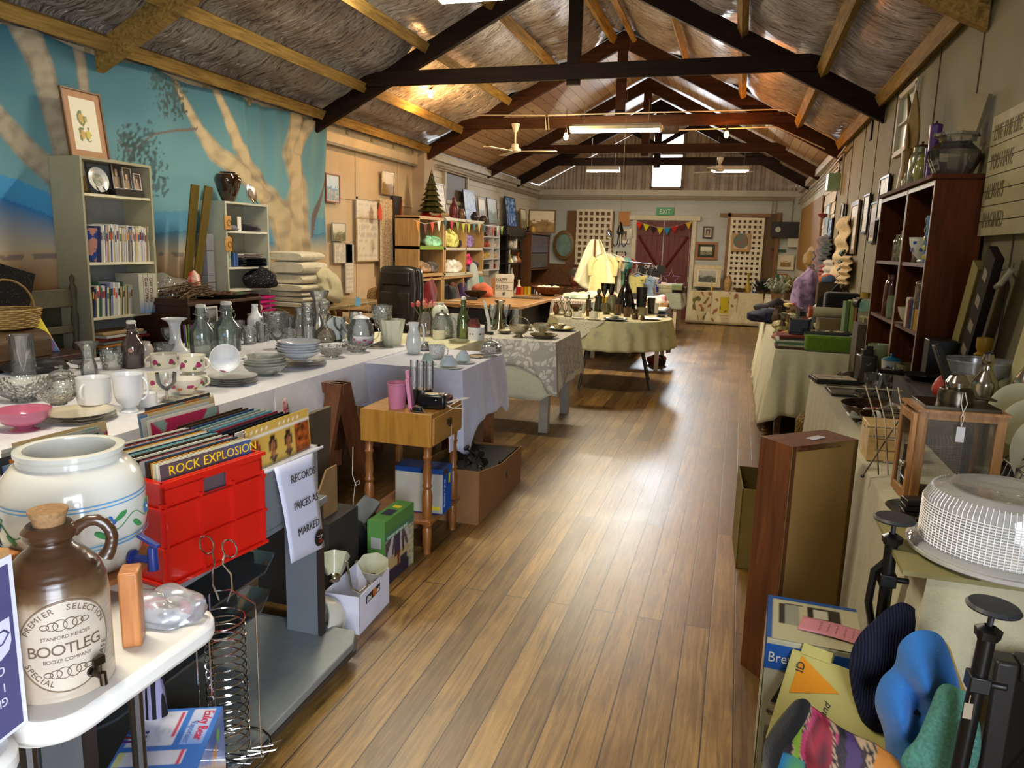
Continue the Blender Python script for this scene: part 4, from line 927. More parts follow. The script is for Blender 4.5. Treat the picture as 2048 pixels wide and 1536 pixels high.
V('mug','white footed mug with a curled handle, at the table edge','mug',260,828,TZ,60,742,'flaremug',CER('#dfe3ea'),hd=(.35,.92,.45,.005,.35,.85))
V('ramekin','small white ramekin behind the footed white mug','ramekin',297,815,TZ,34,782,'cyl',WC)
V('glass_bowl','large clear cut-glass bowl with scalloped rim behind the pink bowl','bowl',48,806,TZ,108,748,'bowl',GC,flute=.03,fn=9)
V('glass_bowl','wide cut-glass bowl beneath the knobbed lid, beside the white mug','bowl',118,812,TZ+.036,74,775,'bowl',GCF,flute=.04,fn=12)
V('glass_jar','low round glass jar with a knobbed lid, between the big bowl and white mug','jar',126,790,TZ,62,742,'jar',GC,lid=G)
V('glass_cylinder','tall straight smoky glass cylinder at the photo edge','vase',14,752,TZ,44,664,'cyl',GSM)
V('glass_vase','waisted clear glass vase behind the white mug','vase',179,752,TZ,44,681,'flare',G)
V('glass_tumbler','faceted clear tumbler beside the brown bottle','glass',226,742,TZ,46,701,'tumbler',GC)
V('glass_bowl','small pointed-rim glass bowl behind the waisted vase','bowl',160,740,TZ,40,718,'coupe',G)
def clip(o,r,h):
 B().tube([(r*.62*math.cos(2*PI*k/14),r*.62*math.sin(2*PI*k/14),h*.84+.004*math.sin(4*PI*k/14))for k in range(14)],.0016,6,closed=True).tube([(r*.5,0,h*.86),(r*.85,0,h*.78),(r*.62,0,h*.66)],.0016).build('wire_clip',CHROME,o)
 B().lathe([(r*.4,h*.97),(r*.44,h*1.0),(r*.38,h*1.04),(0,h*1.05)],14).build('stopper',P('#d8d4cc',.3),o)
def sticker(ang,zf,s=.011,c=STK):
 def f(o,r,h):B().lathe([(0,0),(s,0),(s,.0008),(0,.0008)],16,M=Matrix.Rotation(PI/2,4,'Y')).build('price_sticker',c,o,loc=(r*1.005*math.cos(ang),r*1.005*math.sin(ang),h*zf),rz=ang)
 return f
def both(*fs):return lambda o,r,h:[f(o,r,h)for f in fs]
V('swing_top_bottle','dark brown swing-top beer bottle with a round label','bottle',268,739,TZ,42,645,'flip',GLASS('#3a1406',0,.8),extra=both(clip,sticker(-1.0,.42,.013,P('#9c7a70',.5))))
V('milk_bottle','small clear bottle with a pale pink printed top, beside the brown bottle','bottle',292,724,TZ,28,681,'jar',CER('#cfc2b6'))
V('glass_vase','tall flared glass showing behind the brown bottle','glass',292,698,TZ,32,651,'goblet',G)
V('glass_bowl','squat glass bowl with blue bits behind the rose mugs','bowl',322,706,TZ,42,682,'cyl',GC)
V('rose_mug','cream mug with pink roses, handle facing the camera side','mug',328,739,TZ,50,703,'mug',CC,hd=(.2,.85,.4,.005,-2.3),dec=[(2,.5,.016,RS,-1.5),(2,.35,.01,LFG,-1.2)])
V('rose_mug','cream rose mug supporting another, beside the floral teacup','mug',388,778,TZ,50,742,'mug',CC,hd=(.2,.85,.4,.005,.2),dec=[(3,.5,.014,RS,-1.6),(3,.3,.01,LFG,-1.3)])
c_,r_,_=spot(388,778,TZ,50,None,'mug')
V('rose_mug','uppermost cream rose mug, stacked on another rose mug','mug',0,0,0,0,0,'mug',CC,loc=(c_.x,c_.y,TZ+.083),R_=r_,H_=.08,hd=(.2,.85,.4,.005,.3),dec=[(3,.45,.015,RS,-1.7),(3,.7,.008,LFG,-1.4),(3,.25,.008,LFG,-2)])
V('rose_mug','cream rose mug half hidden behind the glass goblet','mug',318,782,TZ,40,742,'mug',CC,dec=[(3,.5,.013,RS,-1.4)])
V('saucer','white saucer under the pink flowered teacup at the table edge','saucer',376,800,TZ,96,785,'plate',CC)
V('teacup','white teacup with pink and orange flowers on a saucer','cup',372,789,TZ+.010,62,751,'teacup',CER('#e0dcd2'),dec=[(2,.62,.015,RS,-1.8),(2,.45,.011,P('#b0683a',.5),-1.3)])
V('glass_goblet','stemmed glass goblet in front of the rose mugs','goblet',335,808,TZ,40,742,'goblet',G)
V('candlestick','white porcelain candlestick with a wide drip pan','candlestick',352,706,TZ,50,634,'candlestick',WC)
o=root('coloured_straws','bundle of purple, pink and green twisted straws','straws',spot(377,700,TZ,20,None)[0])
for i in range(6):B().tube([(.012*math.cos(i),.012*math.sin(i),0),(.02*math.cos(i),.02*math.sin(i),.11),(.026*math.cos(i),.026*math.sin(i),.165)],.0042,6).build('straw',PLA(['#7a2a8c','#b02a5c','#6fae3c','#b04a8c','#4a3a9c','#9ac04a'][i]),o)
V('swing_top_bottle','pale green swing-top bottle with a pale blue sticker, nearer of two','bottle',406,716,TZ,48,613,'flip',GGR,extra=both(clip,sticker(-1.2,.42)))
V('swing_top_bottle','tall pale green swing-top bottle with a white sticker behind the cup','bottle',456,706,TZ,52,607,'flip',GGR,extra=both(clip,sticker(-1.1,.38)))
V('ceramic_flask','white porcelain flask with a narrow neck behind the green bottles','flask',482,662,TZ,30,607,'bottle',WC)
stack('plate',['bottom plate of the grey-rimmed stack under the tipped cup','second plate up in the stack under the tipped cup','third plate up in the stack under the tipped cup','top plate of the stack carrying the tipped cup'],'plate',467,773,TZ,96,4,.011,'plate',CER('#cdcfd0'),.015,'plates under the tipped cup')
c_,r_,_=spot(455,755,TZ+.05,62,None)
o=root('teacup','white rose teacup lying tipped on its side on the plates','cup',(c_.x,c_.y+.0,TZ+.048+r_*.75),rot=(1.15,.2,.5))
B().lathe(prof('teacup',r_*.9,r_*1.5),28).build('body',WC,o);q=B();handle(q,r_*.9,r_*1.5,.3,.9,r_*.45,.0035,.3);q.build('handle',WC,o)
B().blob((0,-r_*.75,r_*.9),(.02,.004,.016),10,6,.3,3).build('motif',RS,o)
stack('glass_bowl',['lowest of the nested frosted ribbed bowls','second of the nested frosted ribbed bowls','third of the nested frosted ribbed bowls','uppermost of the nested frosted ribbed bowls'],'bowl',531,753,TZ,84,4,.016,'bowl',FROST,.062,'nested frosted bowls',flute=.01,fn=24)
stack('plate',['bottom plate under the white bowls','second plate up under the white bowls','third plate up under the white bowls','top plate directly under the white bowls'],'plate',606,736,TZ,94,4,.010,'plate',CER('#c9ccd0'),.014,'plates under the white bowls')
stack('bowl',['lowest and deepest of the five stacked white bowls','second of the five stacked white bowls','third of the five stacked white bowls','fourth of the five stacked white bowls','topmost of the five stacked white bowls'],'bowl',598,721,TZ+.044,86,5,.015,'bowl',CER('#d0d3d8'),.052,'stacked white bowls')
V('ice_bucket','glass ice bucket with a silver rim and handle','ice bucket',553,680,TZ,52,622,'cyl',GC,extra=lambda o,r,h:(B().lathe([(r*1.02,h*.97),(r*1.05,h),(r*1.0,h)],28).build('metal_rim',CHROME,o),B().tube([(r*math.cos(PI*i/10),0,h+.3*r*math.sin(PI*i/10))for i in range(11)],.002).build('handle',CHROME,o)))
for i,(px,py,w_,tp,kd,lb)in enumerate([(424,690,34,646,'tumbler','glass tumbler between the two green swing-top bottles'),(500,690,30,650,'tumbler','ribbed tumbler beyond the tall green bottle'),(516,670,28,632,'tumbler','clear tumbler behind the ceramic flask'),(527,684,28,642,'tumbler','clear tumbler in front of the ice bucket, nearer the bottles'),(556,700,34,664,'coupe','shallow stemmed glass in front of the ice bucket'),(580,695,30,655,'tumbler','clear tumbler just behind the stacked white bowls'),(601,672,32,614,'jug','waisted clear glass carafe with a flared lip'),(575,660,24,628,'tumbler','small glass behind the ice bucket rim'),(618,690,26,650,'tumbler','narrow tumbler beside the waisted carafe'),(617,655,22,604,'cyl','tall thin glass cylinder behind the carafe'),(640,672,38,580,'flare','tallest flared glass vase on the table'),(498,650,26,626,'tumbler','tumbler at the back near the pink basket'),(540,650,26,628,'tumbler','tumbler at the back behind the ice bucket'),(764,650,34,609,'goblet','wide-mouthed stemmed glass behind the white ribbed vase'),(205,722,30,694,'tumbler','low glass between the waisted vase and the tumbler'),(246,722,26,690,'tumbler','small clear glass behind the faceted tumbler')]):
 V('drinking_glass',lb,'glass',px,py,TZ,w_,tp,kd,[G,GC][i%2])
for i in range(20):
 px=395+i*16.5+5*math.sin(i*3);py=694-.16*(px-395)*.55-10*(i%2)+4*math.sin(i*5)
 V('drinking_glass','clear glass in the crowded rear rows, %s along from the pens'%ORD[i],'glass',px,py,TZ,20+4*math.sin(i*2),py-30-8*math.sin(i*1.7),['tumbler','goblet','cyl','tumbler'][i%4],[G,GC,G][i%3],n=16,group='glasses in the crowded rear rows')
V('decanter','banded glass decanter with a round stopper, peach tinted base','decanter',650,686,TZ,46,625,'decanter',GLASS('#f0dcc0',0,.3),stopper=GC)
standplate('milky white plate standing upright behind the decanter',spot(672,672,TZ,30,None)[0],.085,-.6,CER('#d5dcdc'))
V('glass_teapot','clear glass teapot with a white floral infuser and knobbed lid','teapot',722,676,TZ,50,634,'pot',G,hd=(.2,.8,.5,.005,.1),spout=PI,lid=WC,extra=lambda o,r,h:B().lathe(prof('cyl',r*.55,h*.55),20,c=(0,0,h*.42)).build('infuser',WC,o))
V('porcelain_basket','white porcelain basket with pink panel and red roses','basket ornament',727,692,TZ,44,668,'bowl',WC,dec=[(5,.7,.014,RS,-2.2),(3,.5,.02,P('#c98aa4',.3),-1.6)])
V('glass_bowl','cut-glass dish in front of the porcelain basket','bowl',712,706,TZ,58,686,'bowl',GC,flute=.05,fn=10)
V('glass_bowl','larger cut-glass dish beside the white bowl stack','bowl',664,716,TZ,60,688,'bowl',GCF,flute=.05,fn=14)
V('glass_platter','flat leaf-shaped glass platter at the far front corner','platter',757,698,TZ,62,690,'plate',GC,flute=.06,fn=7)
V('ribbed_vase','white pleated vase at the far end of the white cloth','vase',784,692,TZ,52,636,'ribvase',CER('#d8dac2'),flute=.05,fn=12)
o=root('gift_tag','pale blue paper tag on a loop above the glass teapot','tag',aY(716,603,5.15));B().prism([(-.022,-.035),(.022,-.035),(.022,.02),(.01,.035),(-.01,.035),(-.022,.02)],0,.002,'y').build('paper',CARD('#7fb8cc'),o)
B().tube([(0,0,.03),(-.03,.03,.06),(-.10,.06,-.02),(-.12,.06,-.12)],.0012).tube([(0,0,.03),(.04,0,.08),(.08,0,.0),(.1,0,-.13)],.0012).build('string',P('#c9c0aa',.8),o)
# second cloth covered table
SX0,SX1,SY0,SY1=-2.55,-1.545,4.14,4.95
table('side_table','timber table under the plain white cloth that hangs to the floor',SX0+.02,SX1-.02,SY0+.02,SY1-.02,.735,WOOD('#6b3d22','#8c5a38',1),lw=.06)
cloth('tablecloth','plain white cloth with a long pointed corner, on the table behind the radio',outline_rect(SX0,SX1,SY0,SY1),.748,lambda k,t:[.26,.34,.3,.3][k]+(.30*max(0,1-abs(t-.0)*6)if k==1 else 0)+(.2*max(0,1-(1-t)*7)if k in(0,1)else 0),CLO('#cfd0e0',.35,.06),.02,.28,5,rows=14)
T2=.752
table('side_table','timber table under the cream cloth behind the plain white one',-2.85,-1.95,4.99,5.64,.735,WOOD('#6b3d22','#8c5a38',1))
cloth('tablecloth','cream cloth under the tulips and the green bottle',outline_rect(-2.87,-1.93,4.97,5.65),.750,.22,CLO('#d6d0a8',.3,.08),.015,.25,15)
LIM=(-2.85,-1.56,4.15,5.63,T2)
V('figure_jug','tall white glass jug with a woman figure handle','jug',827,708,T2,32,643,'jug',CER('#dfe4e2'),hd=(.3,.95,.35,.006,.4))
V('glass_vase','pink-tinted glass vase holding tulips','vase',851,664,T2,32,622,'pot',GLASS('#e6cfd2',0,.25),extra=lambda o,r,h:None,part='vase_body')
vz=spot(851,664,T2,32,622,'pot');o=root('tulips','bunch of red and pink tulips in the tinted vase','flowers',vz[0]+Vector((0,0,.01)));rr=random.Random(5)
for i in range(13):
 a=i*2.4;d=.10*math.sqrt(i/13);x,y,z=d*math.cos(a),d*math.sin(a),vz[2]+.06-.3*d
 B().tube([(0,0,0),(x*.4,y*.4,z*.6),(x,y,z)],.0025,5).build('stem',P('#4f6a30',.6),o)
 B().lathe([(0,-.006),(.012,0),(.016,.014),(.012,.03),(.003,.038)],10,flute=.08,fn=3).build('bloom',P(['#a82a2a','#c96a5a','#d09080'][i%3],.5,var=.25,scale=60),o,loc=(x,y,z),rot=(-y*6,x*6,0))
V('bulbous_vase','white bulbous vase behind the glass teapot','vase',880,650,T2,30,604,'shouldervase',CER('#cfd2bc'))
V('glass_jug','clear glass jug with silver leaf overlay and handle','jug',884,678,T2,46,628,'pot',GLASS('#d8dcd4',90,.35),hd=(.2,.9,.4,.006,.0),lid=MET('#8d8a84',.3))
V('mug','cream mug in front of the silver-leaf glass jug','mug',878,680,T2,26,658,'mug',CC)
V('ribbed_vase','cream fluted vase beside the green bottle','vase',909,671,T2,20,627,'ribvase',CC,flute=.06,fn=10)
V('swing_top_bottle','bright green swing-top bottle','bottle',926,674,T2,24,597,'flip',GLASS('#5c7a14',20,.5),extra=clip)
V('glass_bowl','ruby red glass bowl beyond the green bottle','bowl',947,655,T2,26,636,'pot',GLASS('#8a0a12',0,.6))
V('trinket_dish','white floral china box beyond the green bottle','dish',952,669,T2,32,652,'cyl',WC,dec=[(5,.5,.008,LFG,-2),(5,.5,.006,RS,-1.6)])
V('glass_jug','etched grey glass jug behind the upturned cups','jug',874,718,T2,34,688,'tumbler',PATT('#8f9391','#dfe2e0','VORONOI',120,(.2,.5),.25,.1),hd=(.2,.9,.35,.004,.3))
V('creamer','little silver-grey patterned jug behind the etched one','jug',850,702,T2,22,682,'jug',GLASS('#c8ccc8',80,.5))
for i,(px,py,w_,cp,nm)in enumerate([(897,738,62,36,'nearer upturned white cup'),(926,728,50,30,'farther upturned white cup'),(855,732,40,24,'upturned pale green cup')]):
 V('saucer','saucers beneath the '+nm,'saucer',px,py,T2,w_,py-8,'plate',CER(['#d5dbdc','#d5dbdc','#bcd0c2'][i]));c,r,h=spot(px,py-5,T2+.013,cp,None)
 o=root('teacup',nm+' on its saucer','cup',(c.x,c.y,T2+.075),rot=(PI,0,0));B().lathe(prof('teacup',r,.06),24).build('body',CER(['#ccd8dc','#ccd8dc','#bcd0c2'][i]),o)
V('glass_casserole','round glass casserole with a knobbed lid at the corner of the white cloth','casserole',981,707,T2,44,684,'jar',GC,lid=G)
V('plate','grey glass plate under the lidded casserole','plate',970,716,T2,60,711,'plate',GSM)
V('saucer','small patterned saucer between the upturned cups and the casserole','saucer',950,716,T2,34,711,'plate',PATT('#a8785a','#d8cfae','NOISE',60,rough=.3,bump=0))
V('serving_bowl','pale yellow glass dish stacked behind the cups','bowl',918,688,T2,44,678,'dish',GLASS('#dfe0a8',0,.6))
# lace covered table with the silver
LX0,LX1,LY0,LY1=-2.5,-1.355,5.70,6.62
o=table('side_table','pale legged table under the grey lace cloth',LX0+.02,LX1-.02,LY0+.02,LY1-.02,.735,P('#a8a294',.6,var=.15),lw=.075,inset=.06)
cloth('under_cloth','plain cream cloth hanging below the grey lace on the silverware table',outline_rect(LX0,LX1,LY0,LY1),.744,lambda k,t:[.46,.36,.3,.3][k],CLO('#d3d0b4',.3,.05),.016,.3,8,rows=12)
LACE=PATT('#8b8680','#cdc8bd','VORONOI',26,(.16,.24),.9,.5)
def lace_mat():
 m,t,b,L=newmat('lace');tc=N(t,'TexCoord');v=tc.outputs['Object']
 n=N(t,'TexNoise',i_Scale=9.0,i_Detail=1.0);L(v,n.inputs['Vector']);a=N(t,'VectorMath',operation='MULTIPLY_ADD');a.inputs[1].default_value=(.09,)*3;L(n.outputs[1],a.inputs[0]);L(v,a.inputs[2])
 w1=N(t,'TexWave',i_Scale=9.0,i_Distortion=4.0,wave_type='RINGS');L(a.outputs[0],w1.inputs['Vector']);w2=N(t,'TexVoronoi',i_Scale=17.0,feature='DISTANCE_TO_EDGE');L(a.outputs[0],w2.inputs['Vector'])
 mu=N(t,'Math',operation='MULTIPLY');L(w1.outputs[1],mu.inputs[0]);mr=N(t,'MapRange');mr.inputs[2].default_value=.16;L(w2.outputs[0],mr.inputs[0]);L(mr.outputs[0],mu.inputs[1])
 r=ramp(t,[(.22,'#a5a098'),(.42,'#cdc8bd')]);L(mu.outputs[0],r.inputs[0]);L(r.outputs[0],b.inputs['Base Color']);b.inputs['Roughness'].default_value=.9
 bp=N(t,'Bump',i_Strength=.5,i_Distance=.004);L(mu.outputs[0],bp.inputs['Height']);L(bp.outputs[0],b.inputs['Normal']);return m
LACE=lace_mat()
cloth('lace_tablecloth','grey lace cloth with leafy pattern and pointed corner on the silverware table',outline_rect(LX0-.01,LX1+.01,LY0-.01,LY1+.01),.752,lambda k,t:[.20,.30,.25,.25][k]+(.24*max(0,1-t*5)if k==1 else 0)+(.16*max(0,1-(1-t)*5)if k in(0,1)else 0),LACE,.02,.22,9,rows=14)
T3=.757;LIM=(LX0,LX1,LY0,LY1,T3);SV=MET('#b5ae94',.22);SVc=P('#bdb69c',.25,metal=1,var=.3,scale=60,bump=.6)
V('candle_holder','tall silver candle holder with a flower-shaped cup','candle holder',998,660,T3,24,600,'candlestick',SV)
V('glass_bowl','green glass bowl behind the silver candle holder','bowl',993,655,T3,36,638,'bowl',GLASS('#1f8c3c',0,.5))
V('wine_glass','thin stemmed wine glass before the green bowl','glass',985,660,T3,16,608,'goblet',G)
V('wine_glass','stemmed glass beyond the silver candle holder','glass',1012,652,T3,16,608,'goblet',G)
V('glass_tumbler','clear glass tube stand beyond the candle holder','glass',1033,645,T3,18,617,'cyl',G)
V('silver_basket','footed silver basket with a hoop handle','basket',1038,675,T3,42,648,'footbowl',SVc,extra=lambda o,r,h:B().tube([(r*math.cos(PI*i/12),0,h+r*.8*math.sin(PI*i/12))for i in range(13)],.0025).build('handle',SV,o))
V('silver_dish','wide fluted silver dish near the lace corner','dish',1087,678,T3,58,665,'dish',SV,flute=.05,fn=10)
V('silver_comport','ornate little silver comport standing in the fluted dish','comport',1084,670,T3+.012,34,645,'footbowl',SVc,flute=.08,fn=7)
V('silver_tray','round silver tray behind the fluted dish','tray',1122,660,T3,60,652,'plate',SV)
V('silver_dish','small silver dish lying on the round tray','dish',1118,655,T3+.012,30,646,'dish',SVc)
V('silver_dish','low silver bonbon dish beside the basket','dish',1010,668,T3,34,658,'dish',SVc)
V('silver_cup','little silver cup behind the fluted dish','cup',1062,662,T3,18,648,'goblet',SV)
o=root('quill_pen','white feather quill standing in a black holder','quill',spot(978,670,T3,20,None)[0])
B().box((0,0,.012),(.07,.04,.024)).box((-.028,0,.05),(.018,.03,.1)).build('holder',BLACK,o,bev=.002)
B().prism([(.01,.02),(-.012,.08),(-.03,.15),(-.052,.24),(-.058,.29),(-.035,.27),(-.012,.2),(.006,.12),(.016,.04)],-.002,.002,'y').build('feather',P('#d5d3c8',.8),o)
B().tube([(.012,0,.01),(-.02,0,.14),(-.056,0,.29)],.002).build('quill_shaft',P('#b8b4a0',.6),o)
LIM=None
# LEFT FOREGROUND
def text_mesh(body,size,spacing=1,shear=0):
 cu=bpy.data.curves.new('t','FONT');cu.body=body;cu.size=size;cu.align_x='CENTER';cu.space_character=spacing;cu.shear=shear;cu.resolution_u=3
 t_=bpy.data.objects.new('t',cu);COL.objects.link(t_);bpy.context.view_layer.update()
 me=bpy.data.meshes.new_from_object(t_.evaluated_get(bpy.context.evaluated_depsgraph_get()));COL.objects.unlink(t_);bpy.data.objects.remove(t_);bpy.data.curves.remove(cu)
 return me
def wrap_text(body,size,r,z,ang,mat,parent,spacing=1,arc=None,name='lettering',e=.0016,shear=0,sx=1):
 """lettering bent round an upright cylinder; arc=(radius_x, radius_z, start, step) sets each letter on an ellipse about (ang, z)"""
 if arc is None:
  me=text_mesh(body,size,spacing,shear)
  for v in me.vertices:a=ang+v.co.x*sx/r;q=r+e;v.co=(q*math.cos(a),q*math.sin(a),z+v.co.y)
 else:
  bv=[];bf=[]
  for i,ch in enumerate(body):
   if ch==' ':continue
   m_=text_mesh(ch,size);t=arc[2]+arc[3]*i;cx,cz=arc[0]*math.sin(t),arc[1]*math.cos(t);rot=-t if arc[3]>0 else PI-t
   o_=len(bv)
   for v in m_.vertices:
    x=cx+v.co.x*math.cos(rot)-v.co.y*math.sin(rot);y=cz+v.co.x*math.sin(rot)+v.co.y*math.cos(rot)
    a=ang+x/r;bv.append(((r+e)*math.cos(a),(r+e)*math.sin(a),z+y))
   bf+=[tuple(k+o_ for k in p.vertices)for p in m_.polygons];bpy.data.meshes.remove(m_)
  me=bpy.data.meshes.new(name);me.from_pydata(bv,[],bf)
 me.materials.clear();me.materials.append(mat);o=bpy.data.objects.new(name,me);COL.objects.link(o);o.parent=parent;return o
def slab(x0,x1,y0,y1,z,name,label,r=.05,legs=()):
 o=root(name,label,'table',((x0+x1)/2,(y0+y1)/2,0));w_,l_=(x1-x0)/2,(y1-y0)/2;pts=[]
 for(cx,cy,a0)in((w_-r,l_-r,0),(-w_+r,l_-r,90),(-w_+r,-l_+r,180),(w_-r,-l_+r,270)):
  for k in range(7):a=math.radians(a0+15*k);pts.append((cx+r*math.cos(a),cy+r*math.sin(a)))
 pm=P('#d9d6d0',.38,var=.04,coat=.1)
 B().prism(pts,z-.042,z).build('tabletop',pm,o,bev=.012)
 q=[(x*.93,y*.93)for x,y in pts];B().prism(q,z-.055,z-.04).build('underside',P('#b9b6ae',.5),o)
 for(lx,ly)in legs:B().tube([(lx,ly,z-.05),(lx,ly,.0)],.014,10).build('leg',MET('#6d6f72',.35),o)
 if len(legs)>=2:B().tube([(legs[0][0],legs[0][1],.3),(legs[1][0],legs[1][1],.3)],.010,8).build('cross_bar',MET('#6d6f72',.35),o)
 return o
W1=.74
slab(-1.85,-.955,.785,1.205,W1,'folding_table','white plastic folding table with rounded corners carrying the stoneware jug',.07,((.28,-.12),(-.3,-.12),(.28,.12),(-.3,.12)))
slab(-1.85,-.97,.30,.772,W1,'folding_table','second white plastic table, only its rounded corner showing at the lower edge',.06,((.3,.1),(-.3,.1)))
jc,jr,jh=spot(130,1400,W1,166,1100,'cyl',False)
jc.z=W1;jr=.089;o=root('stoneware_jug','brown and cream stoneware jug marked BOOTLEG with cork and metal tap','jug',jc);o.scale=(.91,.91,.895)
ja=math.atan2(-jc.y,-jc.x)
def jug_mat():
 m,t,b,L=newmat('glazed_stoneware');tc=N(t,'TexCoord');sp=N(t,'SeparateXYZ');L(tc.outputs['Object'],sp.inputs[0])
 n=N(t,'TexNoise',i_Scale=14.0,i_Detail=4.0);L(tc.outputs['Object'],n.inputs['Vector'])
 w_=N(t,'TexWave',i_Scale=28.0,bands_direction='Z',i_Distortion=1.5);L(tc.outputs['Object'],w_.inputs['Vector'])
 a=N(t,'Math',operation='MULTIPLY_ADD');a.inputs[1].default_value=.07;L(n.outputs[0],a.inputs[0]);L(sp.outputs[2],a.inputs[2])
 mr=N(t,'MapRange');mr.inputs[1].default_value=.19;mr.inputs[2].default_value=.27;L(a.outputs[0],mr.inputs[0])
 r=ramp(t,[(0,'#a89a88'),(.35,'#a08c74'),(.6,'#5f4830'),(1,'#3e2818')]);L(mr.outputs[0],r.inputs[0]);L(r.outputs[0],b.inputs['Base Color'])
 b.inputs['Roughness'].default_value=.3;b.inputs['Coat Weight'].default_value=.35
 bp=N(t,'Bump',i_Strength=.2,i_Distance=.002);L(w_.outputs[1],bp.inputs['Height']);L(bp.outputs[0],b.inputs['Normal']);return m
JM=jug_mat()
B().lathe([(0,0),(jr*.95,0),(jr,.006),(jr,.175),(jr*.97,.205),(jr*.86,.235),(jr*.6,.262),(jr*.42,.276),(jr*.38,.285),(jr*.5,.295),(jr*.52,.307),(jr*.42,.318),(jr*.3,.318),(jr*.28,.29)],48).build('body',JM,o)
B().lathe([(jr*.29,.30),(jr*.3,.325),(jr*.37,.342),(jr*.37,.346),(0,.347)],20).build('cork',P('#8c6a44',.8,var=.3,scale=120),o)
ha=ja+1.35;B().tube([((jr*.42+d)*math.cos(ha),(jr*.42+d)*math.sin(ha),z)for d,z in((0,.298),(.012,.310),(.026,.317),(.040,.317),(.052,.309),(.060,.296),(.063,.282),(.061,.268),(.057,.255),(.050,.243))],[.011]*8+[.012,.014],12).build('handle',JM,o)
la=ja+.12;q=B()
q.tube([((jr+.0005)*math.cos(la+.078*math.cos(t)/jr),(jr+.0005)*math.sin(la+.078*math.cos(t)/jr),.112+.088*math.sin(t))for t in[2*PI*k/48 for k in range(48)]],.0012,6,closed=True).build('label_rim',P('#6e5a46',.5),o)
q=B();q.grid(26,26,lambda u,v:(lambda a,s:((jr+.0004)*math.cos(la+.076*s*math.cos(a)/jr),(jr+.0004)*math.sin(la+.076*s*math.cos(a)/jr),.112+.086*s*math.sin(a)))(2*PI*u,.02+.98*v));q.build('label_panel',P('#b5a898',.4,var=.12,scale=20),o)
JI=P('#5c4836',.6)
wrap_text('BOOTLEG',.030,jr,.098,la-.02,JI,o,.85);wrap_text('STANFORD MENDER',.0092,jr,.129,la,JI,o,.9);wrap_text('BOOZE COMPANY',.0095,jr,.084,la,JI,o,.95)
wrap_text('PREMIER  SELECTION',.0155,jr,.112,la,JI,o,arc=(.064,.070,-1.12,.135));
wrap_text('SPECIAL',.0155,jr,.112,la,JI,o,arc=(.074,.079,PI+1.15,-.125));wrap_text('RELEASE',.0155,jr,.112,la,JI,o,arc=(.074,.079,PI-.55,-.125))
for zz_ in(.155,.062):
 q=B()
 for s in(-1,1):
  for k2 in range(3):q.tube([((jr+.001)*math.cos(la+s*(.008+.012*k2+(.011-.002*k2)*math.cos(t))/jr),(jr+.001)*math.sin(la+s*(.008+.012*k2+(.011-.002*k2)*math.cos(t))/jr),zz_+(.011-.003*k2)*math.sin(t))for t in[2*PI*k/14 for k in range(14)]],.0008,4,closed=True)
 q.build('scroll_ornament',JI,o)
ta=la+.42;tp=root('jug_tap',None,None,(jr*math.cos(ta),jr*math.sin(ta),.045),ta);tp.parent=o;bm_=MET('#4a4034',.45)
B().tube([(0,0,0),(.03,0,0)],.007,10).tube([(.03,0,.006),(.032,0,-.018)],.0065,10).build('spigot',bm_,tp)
B().lathe([(.010,-.002),(.010,.006)],14,M=Matrix.Rotation(PI/2,4,'Y')).build('collar',bm_,tp)
B().tube([(.022,0,.006),(.022,0,.02)],.004,8).box((.022,0,.027),(.006,.022,.016)).build('tap_key',bm_,tp)
cp=aZ(53,1442,W1);ct_=1.72;o=root('printed_carton','purple printed cardboard carton with upside-down lettering beside the jug','carton',(cp.x-.15*math.cos(ct_)-.075*math.sin(ct_),cp.y-.15*math.sin(ct_)+.075*math.cos(ct_),W1),ct_)
B().box((0,0,.145),(.30,.15,.29)).build('carton',CARD('#a87f50'),o)
B().box((0,-.0765,.14),(.300,.003,.28)).build('white_margin',CARD('#cfd0dc'),o);B().box((-.003,-.0785,.138),(.286,.002,.262)).build('purple_panel',CARD('#4a4870'),o)
CW=CARD('#c9c8d8')
for(s_,zt,sz)in(('CC2007',.118,.020),('1',.090,.02),('GLASS',.068,.020)):text(s_,sz,(.115,-.0797,zt),(-1,0,0),(0,0,-1),CW,o,'lettering','CENTER' if 0 else 'LEFT',sx=.8)
B().prism([(.088,.188),(.132,.188),(.132,.150),(.126,.136),(.110,.128),(.094,.136),(.088,.150)],-.0805,-.0797,'y').build('shield_mark',CW,o)
B().tube([(.092,-.081,.16),(.10,-.081,.152),(.115,-.081,.152),(.128,-.081,.164)],.0015,4).tube([(.092,-.081,.16),(.105,-.081,.172),(.12,-.081,.172),(.128,-.081,.164)],.0015,4).build('shield_leaf',CARD('#4a4870'),o)
kc=Vector((-1.335,1.20,.79));KR=.140
o=root('water_crock','large white ceramic water crock with a blue flower band and blue tap','water crock',kc);KM=CER('#d0cfc6',.03)
KP=[(.72,0),(.80,.02),(.92,.12),(1,.38),(1.0,.62),(.93,.78),(.80,.87),(.72,.90),(.71,.94),(.745,.965),(.745,1)]
KH=.262;B().lathe([(0,0)]+[(a*KR,b*KH)for a,b in KP]+[(.68*KR,KH*1.01),(.62*KR,KH),(.60*KR,.93*KH),(.64*KR,.85*KH),(.9*KR,.6*KH),(.9*KR,.2*KH),(0,.1*KH)],56).build('body',KM,o)
BL=P('#5d9ac8',.3)
for zf in(.63,.60,.30,.27):B().lathe([(KR*1.001,KH*zf),(KR*1.004,KH*(zf+.006)),(KR*1.001,KH*(zf+.012))],56).build('blue_band',BL,o)
ka=math.atan2(-kc.y,-kc.x);LG,FB=P('#3f8c50',.4),P('#3a6ab0',.4)
